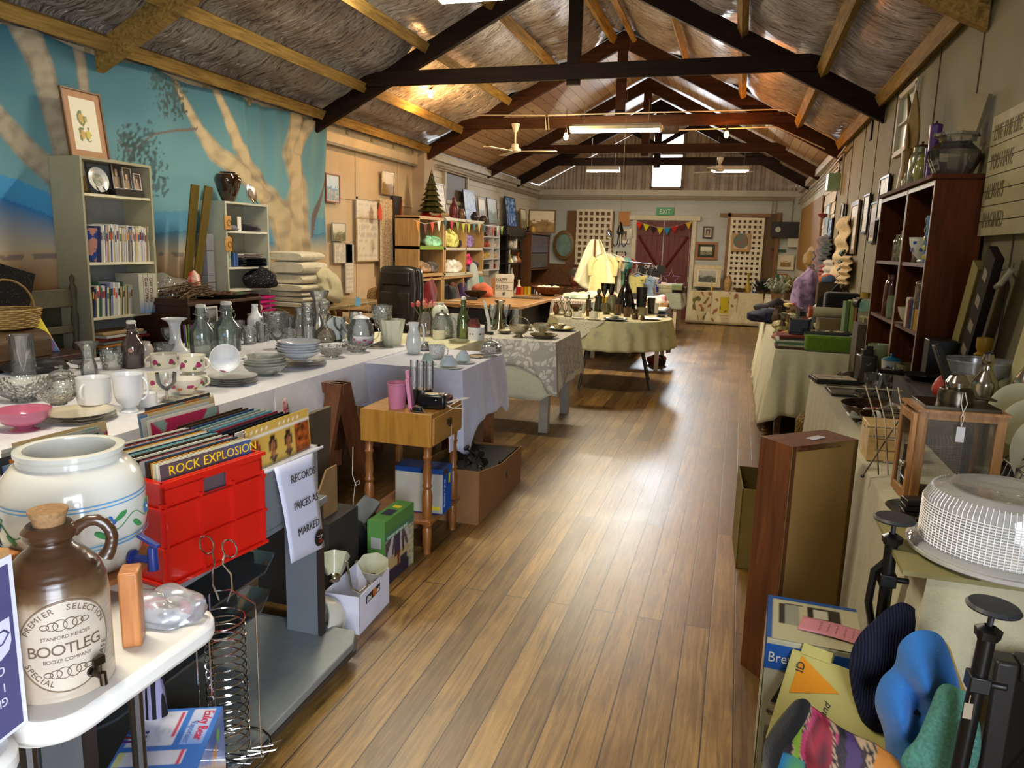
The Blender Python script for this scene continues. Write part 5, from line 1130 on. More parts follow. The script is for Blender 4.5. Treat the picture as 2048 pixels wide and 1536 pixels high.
q=B();q.tube([((KR+.001)*math.cos(ka+t),(KR+.001)*math.sin(ka+t),KH*.45+.012*math.sin(t*9))for t in[-1.7+3.4*k/60 for k in range(61)]],.0011,5).build('painted_vine',LG,o)
for i in range(11):
 t=ka-1.55+i*.31;B().blob((0,0,0),(.0015,.017,.0065),10,6,.1,i).build('painted_leaf',LG,o,loc=((KR+.0005)*math.cos(t),(KR+.0005)*math.sin(t),KH*.45+(.014 if i%2 else-.016)),rot=(.5 if i%2 else-.6,0,t))
for i,t in enumerate((-1.3,-.45,.42,1.25)):
 q=B()
 for k in range(5):a=2*PI*k/5;q.blob((0,.009*math.cos(a),.009*math.sin(a)),(.0018,.0065,.0065),8,5,.05,k)
 q.build('painted_flower',FB,o,loc=((KR+.0008)*math.cos(ka+t),(KR+.0008)*math.sin(ka+t),KH*.47),rz=ka+t)
 B().blob((.0015,0,0),(.0015,.003,.003),8,5,0).build('flower_centre',P('#d6dde0',.3),o,loc=((KR+.0012)*math.cos(ka+t),(KR+.0012)*math.sin(ka+t),KH*.47),rz=ka+t)
tl=ka+.80;tp=root('crock_tap',None,None,(KR*.98*math.cos(tl),KR*.98*math.sin(tl),KH*.11),tl);tp.parent=o;BT=PLA('#1a2a6c',.3)
B().tube([(0,0,0),(.048,0,0)],.0085,12).build('barrel',BT,tp);B().lathe([(.017,-.002),(.017,.004),(.009,.007)],16,M=Matrix.Rotation(PI/2,4,'Y')).build('washer',BT,tp)
B().tube([(.05,0,.03),(.05,0,-.022)],[.010,.012],12).build('spout',BT,tp);B().box((.042,0,.042),(.052,.014,.008),ry=.45).build('lever',BT,tp,bev=.002)
o=root('wooden_stand','orange pine stand under the ceramic water crock','stand',(kc.x,kc.y,W1));PW=WOOD('#96582a','#bf7f45',2,1.2,.45)
B().box((-1.045-kc.x,1.045-kc.y,.074),(.034,.05,.148),.6).build('post',PW,o,bev=.004)
for a in(ka-.9,ka+PI/2+1.2,ka+PI+.4):
 x,y=.152*math.cos(a),.152*math.sin(a);q=B().box((x,y,.068),(.03,.045,.136),a);q.build('post',PW,o,bev=.004)
B().lathe([(.085,.038),(.142,.038),(.142,.05),(.085,.05)],28).build('ring_rail',PW,o)
heap('plastic_bag','grey crumpled plastic bag with a red item inside, at the rounded table end','bag',(-1.055,1.135,W1),(.085,.055,.038),GLASS('#d0d2d6',16,.6,.2),4,amp=.45)
heap('wrapped_item','red and white packet inside the grey plastic bag','packet',(-1.055,1.14,W1),(.06,.038,.024),PATT('#a84a50','#c9c6c6','NOISE',12,(.45,.5)),6)
TM_=P('#8b9197',.35,metal=.45,var=.05);o=root('media_trolley','silver grey trolley with dark glass shelves, holding the record crates','trolley',(-1.6,1.65,0));TZP=.60
B().box((-.01,.055,TZP-.012),(.52,1.11,.024)).build('top_shelf',TM_,o,bev=.003)
B().prism([(-.26,-.5),(.36,-.5),(.40,-.3),(.395,.52),(.36,.60),(-.26,.60)],.07,.10).build('base',P('#8d9392',.4,metal=.3,var=.08,scale=30,bump=.1),o,bev=.004)
B().prism([(-.26,-.5),(.365,-.5),(.405,-.3),(.40,.53),(.365,.605),(-.26,.605)],.055,.07).build('base_edge',P('#3a302a',.6),o)
for y in(.535,-.46):
 B().box((.19,y,.34),(.13,.02,.49)).build('column',TM_,o);B().box((.262,y,.34),(.012,.03,.49)).build('column_edge',P('#2e2420',.5),o)
for z,xx in((.43,.20),(.29,.18)):B().prism([(-.22,-.44),(xx-.05,-.44),(xx,-.3),(xx,.30),(xx-.06,.44),(-.22,.44)],z-.004,z+.004).build('glass_shelf',GLASS('#6d757a',0,.5),o);B().box((xx-.08,.1,z-.008),(.03,.012,.008)).build('shelf_clip',CHROME,o)
for(x,y)in((.33,.55),(-.2,.55),(.3,-.42)):B().lathe([(0,-.012),(.026,-.012),(.026,.012),(0,.012)],16,M=Matrix.Rotation(PI/2,4,'X')).build('caster',BLACK,o,loc=(x,y,.027))
RZ_=-.155
def crate_box(o,w_,l_,h,th,mat,hole=True):
 for s in(-1,1):
  B().box((0,s*(l_/2-th/2),h/2),(w_,th,h)).build('end_wall',mat,o)
  if s>0 and hole:
   q=B();q.box((s*(w_/2-th/2),0,h*.38),(th,l_,h*.76)).box((s*(w_/2-th/2),0,h*.955),(th,l_,h*.09))
   for k in(-1,1):q.box((s*(w_/2-th/2),k*(l_/2-l_*.19),h*.84),(th,l_*.38,h*.17))
   q.build('long_wall',mat,o)
  else:B().box((s*(w_/2-th/2),0,h/2),(th,l_,h)).build('long_wall',mat,o)
 B().box((0,0,th/2),(w_,l_,th)).build('floor_panel',mat,o)
cf=Vector((-1.355,1.475,TZP));ex=Vector((math.cos(RZ_),math.sin(RZ_),0));ey=Vector((-math.sin(RZ_),math.cos(RZ_),0))
cw,cl,ch=.30,.345,.285;cc_=cf-ex*cw/2+ey*cl/2
RED=P('#c01a10',.3,var=.05,coat=.15);o=root('milk_crate','bright red ribbed plastic crate full of records','crate',cc_,RZ_)
crate_box(o,cw,cl,ch,.008,RED);q=B()
for k in(-.5,-.17,.17,.5):q.box((cw/2+.004,k*(cl-.008),ch*.4),(.010,.007,ch*.8))
for z in(.02,.37,.74,.98):q.box((cw/2+.005,0,ch*z),(.012,cl+.012,.009));q.box((0,-cl/2-.005,ch*z),(cw+.012,.012,.009))
for k in(-.49,.1,.49):q.box((k*cw,-cl/2-.003,ch*.4),(.007,.009,ch*.8))
q.build('rib_frame',RED,o)
SL=['#3a2a20','#c9bf9c','#22252e','#7f9a90','#1a1616','#b8b0a0','#8c2f3c','#2f4a6c','#c8862c','#dad4c2','#5fa0ac','#46321c','#d9d2c0','#1f1f22','#a8a49a']
def record(label,p,rz,tilt,cols,group,art_=None,size=.312,th=.0035,words=None):
 o=root('record',label,'record',p,group=group,rot=(0,tilt,rz));r_=random.Random(len(label)*7+int(p[1]*1000))
 if art_:B().grid(40,40,lambda u,v:(th/2+.0004,-size/2+size*u,size*v),col=art_).build('cover_art',PAINT(.35,.2),o,smooth=0)
 B().box((0,0,size/2),(th,size,size)).build('sleeve',CARD(cols),o)
 return o
rr=random.Random(21);nrec=26
CN=['dark brown','cream','charcoal','sage','black','pale grey','maroon','navy','orange','ivory','aqua','olive brown','white','jet black','stone grey']
CL_=[(CN[i],SL[i])for i in range(15)]
def top_band(seed,c):
 base=lin(c);alt=lin(SL[(seed*5+3)%15])
 def f(u,v):
  n=ns(u*5,v*5,seed)
  return mix(base,alt,1 if n>.12 and v>.6 else 0)if v>.82 and seed%3==0 else(mix(base,alt,.8)if n>.2 else base)
 return f
for i in range(nrec):
 d=.014+i*(cw-.03)/nrec;p=cc_+ex*(cw/2-d)+ey*(.0+.006*math.sin(i*3))+Vector((0,0,.010));nm,cx=CL_[(i*7+2)%15]
 if i==0:continue
 record('%s record sleeve standing in the red crate, %s behind the ROCK EXPLOSION one'%(nm,ORD[i-1]),p,RZ_,-.045+.004*math.sin(i),cx,'records in the red crate',top_band(i,cx)if i in(3,7,9)else None,.312)
def rock_art(u,v):return lin('#54454a')if u<.6 or v<.6 else mix(lin('#54454a'),lin('#39568c'),(u-.6)*2.4)
p=cc_+ex*(cw/2-.012)+Vector((0,0,.010));o=record('front record in the red crate, ROCK EXPLOSION in yellow letters',p,RZ_,-.045,'#c9c2b4',None,rock_art)
text('ROCK EXPLOSION',.036,(.0026,-.132,.279),(0,1,0),(0,0,1),P('#e8c21a',.5),o,sx=1.02)
o=root('storage_tub','clear plastic tub of records with the RECORDS notice taped on','tub',(-1.50,2.015,TZP),-.02);tw,tl_,th_=.32,.33,.20
CP=GLASS('#dfe4ea',0,.45,.15);crate_box(o,tw,tl_,th_,.004,CP,False);q=B()
for s in(-1,1):q.box((s*(tw/2+.004),0,th_),(.024,tl_+.03,.010));q.box((0,s*(tl_/2+.004),th_),(tw+.03,.024,.010))
q.build('rim',P('#b9bec8',.3,var=.03),o,bev=.003)
def faces(u,v):
 y_=lin('#c9a24a')
 gu,gv=(u*4)%1,((v-.9)*2.9)%1;iu,iv=int(u*4),int(v*2.9+.39);s=iu*7+iv*3
 if v>.9:return mix(y_,(.9,.85,.7),1 if((u*14)%1<.25 and .93<v<.96)else 0)
 if gv<.06:return(.75,.7,.6)
 d=math.hypot((gu-.5)*1.5,(gv-.5)*1.1)
 if iu==3 and iv==2:return mix(lin('#c05a1c'),lin('#2a1208'),ns(u*20,v*20,2)+.5)
 if d<.26:return mix(lin('#6e3a20'),lin('#b07444'),ns(u*22,v*22,s)+.45)
 if d<.42 and(gv>.45 or gv<.3):return lin('#2a1710')if s%3 else lin('#9a2a20')
 return y_
for i in range(12):
 d=.012+i*.024;nm,cx=CL_[(i*4+1)%15]
 if i==0:record('yellow record cover printed with a grid of portraits, front of the clear tub',(-1.50+tw/2-.014,2.01,TZP+.006),-.02,-.06,'#c9a24a',None,faces,.33)
 else:record('%s record sleeve in the clear tub, %s behind the portrait cover'%(nm,ORD[i-1]),(-1.50+tw/2-.014-i*.0235,2.01,TZP+.006),-.02,-.05,cx,'records in the clear tub')
nz=.82;pa,pb,pc_,pd=Vector((-1.305,1.88,.815)),Vector((-1.315,2.115,.800)),Vector((-1.30,2.15,.455)),Vector((-1.285,1.925,.49))
o=root('printed_notice','white paper notice reading RECORDS PRICES AS MARKED','notice',(0,0,0))
B().grid(8,10,lambda u,v:(pd.lerp(pc_,u)).lerp(pa.lerp(pb,u),v)+Vector((.006*math.sin(PI*v)*(1-u),0,0))).build('paper',P('#c9cbe0',.7,var=.03),o,solid=.001,smooth=60)
rv=(pb-pa).normalized();uv=(pa-pd).normalized();nn=rv.cross(uv)
def onp(u,v):return pd.lerp(pc_,u).lerp(pa.lerp(pb,u),v)+Vector((.012,0,0))
for s_,v_,u_ in(('RECORDS',.80,.25),('PRICES AS',.52,.22),('MARKED',.25,.22)):text(s_,.036,onp(u_,v_),rv,uv,INK,o,sx=.95)
B().lathe([(0,0),(.029,0),(.029,.001),(0,.001)],28,M=Matrix.Rotation(PI/2,4,'Y')).build('black_sticker',P('#16120f',.5),o,loc=onp(.80,.14))
ct=onp(.80,.14)+Vector((.0022,0,0));B().tube([ct+Vector((0,-.02,.012)),ct+Vector((0,-.008,.006)),ct+Vector((0,.012,.008)),ct+Vector((0,.004,-.004)),ct+Vector((0,-.006,-.002))],.0011,4).build('sticker_emblem',P('#a8a49a',.5),o);B().box(ct+Vector((0,.002,-.012)),(.001,.022,.010)).build('sticker_mark',P('#8c2a20',.5),o)
o=root('record_bin','dark open bin holding the rear row of records','bin',(-1.82,1.85,TZP-.02));crate_box(o,.17,1.0,.2,.01,P('#3a3632',.6),False)
RB=[('blue-edged','#5a80ac'),('orange','#c07a3c'),('charcoal','#33363a'),('grey','#8d8c86'),('magenta-edged','#a8244c'),('pale','#cfcab8'),('clear plastic','#a9a9a2'),('tan','#b8a074'),('sky blue','#5a9cc4')]
for k in range(2):
 for i in range(9):
  nm,cx=RB[(i+k*4)%9];dz=.0+.006*((i*5)%4);y=(1.56 if k==0 else 2.06)+.02*math.sin(i*2+k)+(.015*i)
  record('%s record sleeve in the rear bin, %s row, %s from the crate side'%(nm,['near','far'][k],ORD[i]),(-1.75-.0165*i,y,TZP-.01+dz),-.05,-.12,cx,'records in the rear bin',top_band(i*3,cx)if i in(0,4,6)else None,.31)
tag(B().box((0,0,0),(.42,1.25,.6)).build('plinth',P('#2a2522',.8),loc=(-2.09,1.8,.28)),'dark low plinth under the rear record bin','plinth')
o=tag(B().box((0,0,.21),(.02,.30,.42)).build('clip_board',P('#4a3d30',.6),loc=(-1.66,2.62,.38),rot=(0,.05,.0)),'dark brown board standing behind the notice tub','board')
o=tag(B().prism([(0,-.06),(.2,-.06),(.2,.02),(.1,.10),(0,.10)],0,.008,'x').build('hardboard_sheet',P('#80623c',.8),loc=(-1.55,2.60,.38),rot=(PI/2,0,PI/2*0)),'light brown hardboard offcut beside the dark board','board')
tag(B().box((0,0,.19),(.34,.24,.38)).build('stool_box',P('#241f1b',.8),loc=(-1.66,2.62,0)),'dark box under the leaning brown boards','box')
o=root('wire_rack','chrome spiral wire disc rack with ring finials standing before the red crate','rack',(-1.23,1.53,.10));q=B();n_=24*17
q.tube([(.052*math.cos(2*PI*i/24),.052*math.sin(2*PI*i/24),.03+.40*i/n_)for i in range(n_)],.0022,5);q.build('spiral',CHROME,o)
q=B().tube([(.085,.02,.01),(.085,.02,.44),(.075,.03,.45),(-.02,.06,.46),(-.075,.05,.45),(-.085,.05,.44),(-.085,.05,.01)],.0025,6);q.build('outer_frame',CHROME,o)
q=B().tube([(.0,-.06,.01),(.0,-.06,.40),(-.005,-.06,.41)],.0025,6).tube([(-.05,-.05,.01),(-.05,-.05,.40)],.0025,6);q.build('upright',CHROME,o)
q=B()
for i in range(6):q.tube([(-.09+.025*i,-.10+.02*i,.008),(.03+.015*i,-.12+.035*i,.008),(.05+.01*i,-.05+.03*i,.008),(-.06+.025*i,-.04+.02*i,.008)],.0025,6)
q.tube([(.10*math.cos(2*PI*k/24),.12*math.sin(2*PI*k/24),.006)for k in range(24)],.0035,6,closed=True);q.build('base_frame',CHROME,o)
for s in(-1,1):
 q=B();q.tube([(s*.012,0,.46),(s*.03,0,.50),(s*.028,0,.54),(s*.012,-.01,.57),(s*.02,-.01,.60)],.0028,6)
 q.tube([(s*.035+.022*math.cos(2*PI*k/16),-.01,.615+.024*math.sin(2*PI*k/16))for k in range(16)],.0025,6,closed=True);q.build('ring_finial',CHROME,o)
zz_=.30;c1,c2,c3,c4=[aZ(*p,zz_)for p in((208,1505),(262,1406),(408,1402),(392,1500))]
cc=(c2+c3+c4)/3;a=math.atan2(c3.y-c2.y,c3.x-c2.x);o=root('vaporiser_box','blue and white children\'s vaporiser box at the lower photo edge','box',(-1.235,1.315,.10),.42)
bw,bl_,bh=.20,.23,.205;B().box((0,0,bh/2),(bw,bl_,bh)).build('carton',CARD('#3a6fb8'),o)
def vap(u,v):
 c=lin('#3f72c0')
 if .06<v<.30 and .03<u<.80:c=lin('#cfd0de')if u>.10 else lin('#ccd08c')
 if .36<v<.96 and .05<u<.60:c=lin('#cfd2e0')
 if .5<v<.93 and .53<u<.58:c=lin('#c04a6a')
 if .06<v<.30 and .72<u<.78:c=lin('#cc4a64')
 if .36<v<.98 and .66<u<.93:c=mix(lin('#7a9ad8'),lin('#d0d4e4'),v*1.4-.5)
 if .2<u<.5 and .42<v<.9 and ns(u*14,v*6,2)>.1 and(.36<v):c=mix(c,lin('#a9acc0'),.5)
 return c
B().grid(50,50,lambda u,v:(-bw/2+bw*u,-bl_/2+bl_*v,bh+.0006),col=vap).build('printed_top',PAINT(.35,.3),o,smooth=0)
text('Euky Bear',.034,(.062,.100,bh+.0012),(0,-1,0),(1,0,0),P('#c41f3c',.5),o,sx=.85);text('Vaporiser',.024,(.040,.06,bh+.0012),(0,-1,0),(1,0,0),P('#6a86c0',.5),o,sx=.9)
def sidep(u,v):
 if math.hypot((u-.25)*1.2,v-.62)<.10 or math.hypot((u-.75)*1.4,v-.8)<.09:return lin('#6fb83c')
 if abs(v-.9+u*.75)<.09:return lin('#d9bfa8')
 if math.hypot(u-.6,v-.66)<.1:return lin('#c8842c')
 if math.hypot((u-.1)*1.2,v-.3)<.1:return lin('#d83a34')
 return mix(lin('#2f62b4'),lin('#8aa0d8'),.5+ns(u*3,v*3,1))
B().grid(30,30,lambda u,v:(bw/2+.0006,-bl_/2+bl_*u,bh*v),col=sidep).build('printed_side',PAINT(.35,.3),o,smooth=0)
for i in range(3):B().box((-.075,-.01+.016*i,bh+.001),(.05,.008,.001)).build('bottle_print',P(['#5c3a7a','#7a3020','#3a3a6c'][i],.5),o)
heap('black_bag','striped folded umbrella in a clear sleeve between the tables','umbrella',(-1.33,1.38,.1),(.03,.03,.28),PATT('#15151a','#8c86a8','WAVE',20,(.4,.5)),3)
# floor items beyond the trolley
o=root('white_box','open white carton of light fittings beside the trolley','carton',(-1.375,2.52,0),0.05);wb=CARD('#d4d3e0');crate_box(o,.15,.285,.158,.003,wb,False)
B().box((.0765,-.02,.118),(.001,.13,.032)).build('logo_panel',P('#1a1a1c',.5),o);text('Flex',.032,(.0775,-.083,.107),(0,1,0),(0,0,1),P('#e0dede',.5),o,shear=.3,sx=.8);text('nic',.032,(.0775,.008,.107),(0,1,0),(0,0,1),P('#e0dede',.5),o,shear=.3,sx=.8)
B().lathe([(0,0),(.016,0),(.016,.002),(0,.002)],16,M=Matrix.Rotation(PI/2,4,'Y')).build('logo_disc',P('#b8642a',.5),o,loc=(.0775,-.008,.12))
def shade(label,p,rot):o=root('light_fitting',label,'light fitting',p,rot=rot);B().lathe([(.022,0),(.03,.01),(.04,.03),(.05,.06),(.062,.085),(.06,.085),(.046,.06),(.034,.03),(.02,.012)],24,flute=.05,fn=7).build('frosted_shade',P('#a8a890',.25,sub=.2,coat=.3),o);B().lathe([(0,-.02),(.02,-.018),(.026,-.004),(.024,.008)],18).build('brass_gallery',MET('#c2bda0',.2),o);return o
shade('frosted glass tulip shade rising from the white carton',(-1.35,2.60,.13),(.3,.2,0));shade('frosted tulip shade tipped against the trolley column',(-1.44,2.45,.19),(-.7,-.5,0))
o=root('curled_light_fitting','curled nickel lamp arm in the white carton','lamp arm',(-1.4,2.5,.06));B().tube([(-.06,-.06,.12),(-.05,-.05,.17),(-.03,-.02,.19),(-.01,0,.17),(0,0,.10),(.0,.02,.05),(.02,.04,.03),(.04,.07,.05),(.045,.08,.09)],.005,8).build('curved_arm',MET('#c8c2a4',.2),o)
o=root('light_cover','round cream plastic light cover on the floor by the white carton','lamp shade',(-1.40,2.31,.085),rot=(1.2,.2,-.5));B().lathe([(0,-.07),(.05,-.06),(.075,-.03),(.085,.0),(.088,.05),(.082,.05),(.07,-.02),(0,-.055)],32).build('cover',P('#d2cfc0',.25,coat=.4),o)
o=root('mattress_box','green and white printed mattress box standing on edge','box',(-1.425,2.93,0),-.02);B().box((0,0,.15),(.085,.29,.30)).build('carton',CARD('#4c7c3c'),o)
def mat_art(u,v):
 if v>.80-.0*u:return lin('#3f7a3c')
 if v>.68:return lin('#2f6e58')
 if u>.8:return lin('#b5b48c')if ns(u*10,v*30,1)<.15 else lin('#8c8c78')
 if v<.22-.05*u or(u>.5 and v<.3 and u<.75):return lin('#20223a')
 if .3<u<.52 and v>.34:return lin('#23264a')if v>.4 else lin('#5c2c22')
 if .4<u<.5 and v>.15:return lin('#6e3424')
 if .58<u<.66 and .35<v<.6:return lin('#2a2228')
 return lin('#b09c6c')if v<.42 else(lin('#b9b4b8')if ns(u*9,v*4,3)<.1 else lin('#4a4048'))
B().grid(50,50,lambda u,v:(.0432,-.145+.29*u,.30*v),col=mat_art).build('printed_front',PAINT(.4,.2),o,smooth=0)
text('COMFORT MATTRESS SINGLE',.0195,(.0442,-.125,.212),(0,1,0),(0,0,1),P('#cfe0c8',.5),o,sx=.8)
B().box((0,-.02,.3008),(.05,.07,.001)).build('dark_label',P('#23263a',.5),o);B().box((0,.06,.3008),(.04,.03,.001)).build('yellow_label',P('#c9b82a',.5),o);B().box((.0,-.1458,.2),(.05,.001,.05)).build('barcode_label',P('#9aa0a0',.5),o)
heap('power_tool_case','black angular appliance among the cables behind the green box','appliance',(-1.62,2.86,0),(.12,.13,.17),PLA('#14171b'),2,amp=.2)
o=tag(B().box((0,0,.13),(.09,.30,.26)).build('leaning_tray',P('#6e7880',.4),loc=(-1.74,3.02,.02),rot=(.0,.5,.2),bev=.006),'grey plastic tray leaning behind the black appliance','tray')
o=root('cable_coil','coil of black and grey cable on the floor behind the white carton','cable',(-1.62,2.68,0));q=B()
for k in range(6):q.tube([((.09+.008*k)*math.cos(t)*1.0,(.08+.006*k)*math.sin(t),.03+.022*k+.015*math.sin(t*2+k))for t in[2*PI*i/24 for i in range(24)]],.006,6,closed=True)
q.build('cable',P('#26272a',.5),o)
o=root('tape_roll','coiled white hose roll standing beside the green box','hose',(-1.50,2.70,.075),rot=(0,PI/2,.5));q=B()
for k in range(3):q.tube([((.032+.013*k)*math.cos(t),(.032+.013*k)*math.sin(t),.01*k)for t in[2*PI*i/24 for i in range(24)]],.0085,8,closed=True)
q.build('hose',P('#b5b2a8',.35),o)
BX0,BX1,BY0,BY1,BZ=-1.70,-1.33,3.16,3.56,.705
VN=WOOD('#86591f','#a97a35',2,1.0,.35,.3);TNM=WOOD('#6b3f1a','#8a5726',2,1.5,.35,.3)
o=root('bedside_table','oak-veneer bedside table with one drawer and turned legs','table',((BX0+BX1)/2,(BY0+BY1)/2,0));hw,hl=(BX1-BX0)/2,(BY1-BY0)/2
B().box((0,0,BZ-.08),(2*hw,2*hl,.16)).build('body',VN,o,bev=.002)
dr_=B().box((hw+.004,0,BZ-.085),(.012,2*hl-.03,.13)).build('drawer',WOOD('#86591f','#a97a35',1,1.0,.35,.3),o,bev=.002)
B().box((hw+.014,0,BZ-.07),(.008,.05,.025)).box((hw+.018,0,BZ-.085),(.006,.03,.02)).build('handle',MET('#4a3f2e',.4),dr_)
LP_=[(.020,.0),(.018,.02),(.022,.05),(.024,.12),(.020,.135),(.027,.15),(.027,.17),(.020,.18),(.024,.2),(.026,.30),(.018,.33),(.024,.345),(.018,.36),(.022,.4),(.017,.47),(.023,.49),(.018,.50),(.022,.545)]
for sx in(-1,1):
 for sy in(-1,1):B().lathe(LP_,16).build('leg',TNM,o,loc=(sx*(hw-.03),sy*(hl-.03),0))
B().box((0,0,.165),(2*hw-.0,2*hl-.0,.018)).build('lower_shelf',TNM,o,bev=.002)
o=root('price_tag','white swing tag tied to the bedside drawer handle','tag',(BX1+.024,(BY0+BY1)/2,.52));B().prism([(-.026,-.04),(.026,-.04),(.026,.028),(.012,.042),(-.012,.042),(-.026,.028)],0,.002,'x').build('card',CARD('#cccce0'),o)
B().tube([(0,0,.035),(.0,.004,.075),(0,-.004,.1)],.0012,5).build('string',P('#b0a890',.8),o)
o=root('blue_box','blue and white printed carton on the lower shelf of the bedside table','carton',(-1.44,3.33,.176),.05);B().box((0,0,.115),(.25,.13,.23)).build('carton',CARD('#1c3f7c'),o)
B().box((0,-.0655,.105),(.25,.001,.20)).build('grey_face',CARD('#9b988e'),o);B().box((.1255,0,.115),(.001,.13,.23)).build('blue_face',CARD('#1450a8'),o)
text('Bubble Tubes',.026,(.1265,-.036,.035),(0,0,1),(0,-1,0),P('#a9c4ea',.5),o);B().box((.1265,.03,.165),(.001,.022,.05)).build('yellow_sticker',P('#d8d21c',.5),o);B().box((.085,-.0665,.03),(.05,.001,.018)).build('yellow_sticker',P('#c9b81a',.5),o);B().box((.1265,-.025,.212),(.001,.07,.025)).build('black_corner',BLACK,o)
V('pink_caddy','pink plastic holder with a slanted rim on the bedside table','holder',0,0,0,0,0,'bucket',PLA('#b5708c',.35),loc=(-1.545,3.245,BZ),R_=.054,H_=.125,sy=1.1)
o=root('pink_board','tall pink plastic panel leaning against the pink holder','panel',(-1.475,3.24,BZ),rot=(0,-.12,.2));B().prism([(-.03,0),(.03,0),(.03,.15),(.012,.155),(.012,.19),(-.012,.19),(-.012,.155),(-.03,.15)],0,.018,'x').build('panel',PLA('#c07c9c',.35),o,bev=.002)
heap('pink_clip','small pink clip at the foot of the pink panel','clip',(-1.44,3.235,BZ),(.018,.016,.014),PLA('#c26a92'),3)
o=root('blender_base','black blender base with clear acrylic tubes standing on it','appliance',(-1.49,3.42,BZ));B().lathe([(0,0),(.062,0),(.058,.04),(.05,.07),(.0,.072)],28).build('base',PLA('#101012',.25),o)
q=B();q.box((-.03,-.03,.16),(.002,.002,.002))
for(x,y)in((-.045,0),(.0,-.02),(.04,.0)):q.lathe([(.02,.07),(.02,.21),(.0185,.21),(.0185,.075)],18,c=(x,y,0))
q.build('clear_tubes',GLASS('#eef2f4',0,.2),o)
o=root('clock_radio','black clock radio with a cream display on the bedside table corner','radio',(-1.375,3.30,BZ),.12);B().box((0,0,.038),(.13,.075,.072)).build('case',PLA('#0e0e10',.25),o,bev=.012)
B().box((-.01,-.006,.0755),(.06,.03,.004)).build('display',P('#c4b48a',.4),o,bev=.002);B().box((.035,0,.0755),(.02,.04,.004)).build('snooze_button',MET('#6a665e',.3),o,bev=.002);B().lathe([(0,0),(.003,0),(.003,.002),(0,.002)],10,M=Matrix.Rotation(PI/2,4,'X')).build('indicator',P('#c9c9c9',.4),o,loc=(.02,-.0385,.05))
B().tube([(.066,0,.035),(.11,.0,.05),(.15,.03,.058),(.165,.06,.05),(.15,.07,.045),(.10,.03,.04),(.066,.01,.03)],.0028,6).tube([(.066,.0,.02),(.09,.0,.008),(.13,.04,.0),(.14,.06,-.01)],.0028,6).build('power_cord',P('#c9c2b4',.5),o)
V('disc_player','round black portable player with a violet lid behind the clock radio','player',0,0,0,0,0,'cyl',PLA('#3a1834',.2),loc=(-1.40,3.44,BZ),R_=.065,H_=.035)
o=root('black_adapter','black power adapter with looped lead on the bedside table','adapter',(-1.42,3.21,BZ));B().box((0,0,.012),(.04,.03,.024)).build('plug',BLACK,o,bev=.004);B().tube([(.02,0,.015),(.04,-.02,.006),(.02,-.03,.004),(-.02,-.03,.004),(-.04,-.0,.01),(-.05,.03,.02)],.0022,6).build('lead',BLACK,o)
tag(B().box((0,0,.03),(.10,.06,.06)).build('black_case',PLA('#111214',.3),loc=(-1.58,3.40,BZ),bev=.006),'small black box behind the pink holder','box')
o=root('loose_cord','thin white cord hanging beside the bedside table','cord',(-1.72,3.12,0));B().tube([(0,0,.52),(-.005,0,.38),(.02,-.01,.33),(.035,0,.34),(.03,0,.355),(.01,0,.34),(.0,0,.26),(-.01,0,.1),(-.01,0,0)],.0022,6).build('cord',P('#b0ab9a',.6),o)
o=root('cardboard_box','open brown cardboard box filled with black fittings on the floor','carton',(-1.44,4.03,0),.0);KB=CARD('#8d6540');q=B();h0,h1=.30,.235
q.add([(.19,-.40,0),(.19,.42,0),(.19,.42,h1),(.19,.0,h1),(.19,-.40,h0)],[(0,1,2,3,4)]);q.add([(-.19,-.40,0),(.19,-.40,0),(.19,-.40,h0),(-.19,-.40,h0)],[(0,1,2,3)])
q.add([(-.19,.42,0),(.19,.42,0),(.19,.42,h1),(-.19,.42,h1)],[(0,1,2,3)]);q.add([(-.19,-.40,0),(-.19,.42,0),(-.19,.42,h1),(-.19,-.40,h0)],[(0,1,2,3)]);q.add([(-.19,-.4,.005),(.19,-.4,.005),(.19,.42,.005),(-.19,.42,.005)],[(0,1,2,3)])
q.build('carton',KB,o,solid=.006,smooth=0)
B().blob((0,0,0),(.003,.028,.03),12,6,.1).build('hand_hole',BLACK,o,loc=(.192,.12,.14));B().blob((0,0,0),(.03,.003,.022),12,6,.1).build('hand_hole',BLACK,o,loc=(.03,-.403,.16))
rr=random.Random(8)
for i in range(26):
 x,y=rr.uniform(-.15,.15),rr.uniform(-.36,.36);q=B();k=i%3
 if k==0:q.lathe([(0,0),(.03,0),(.028,.02),(.012,.03),(.01,.05),(.02,.055),(0,.056)],12)
 elif k==1:q.box((0,0,.02),(.05,.035,.04)).tube([(0,0,.03),(.01,.02,.09)],.004,6)
 else:q.tube([(0,0,0),(.01,.0,.05),(-.01,.02,.10)],.006,6).lathe([(0,.1),(.02,.1),(.022,.11),(0,.112)],10)
 tag(q.build('black_fitting',PLA('#0c0c0e',.3),loc=(o.location.x+x,o.location.y+y,.16+.05*rr.random()),rot=(rr.uniform(-.9,.9),rr.uniform(-.9,.9),rr.uniform(0,6))),'black lamp or curtain fitting jumbled in the brown cardboard box','fitting','black fittings in the cardboard box')
tag(B().box((0,0,.11),(.34,.76,.22)).build('packing',P('#15120f',.9),loc=(o.location.x,o.location.y,.008)),'dark packing filling the brown cardboard box below the fittings','packing',kind='stuff')
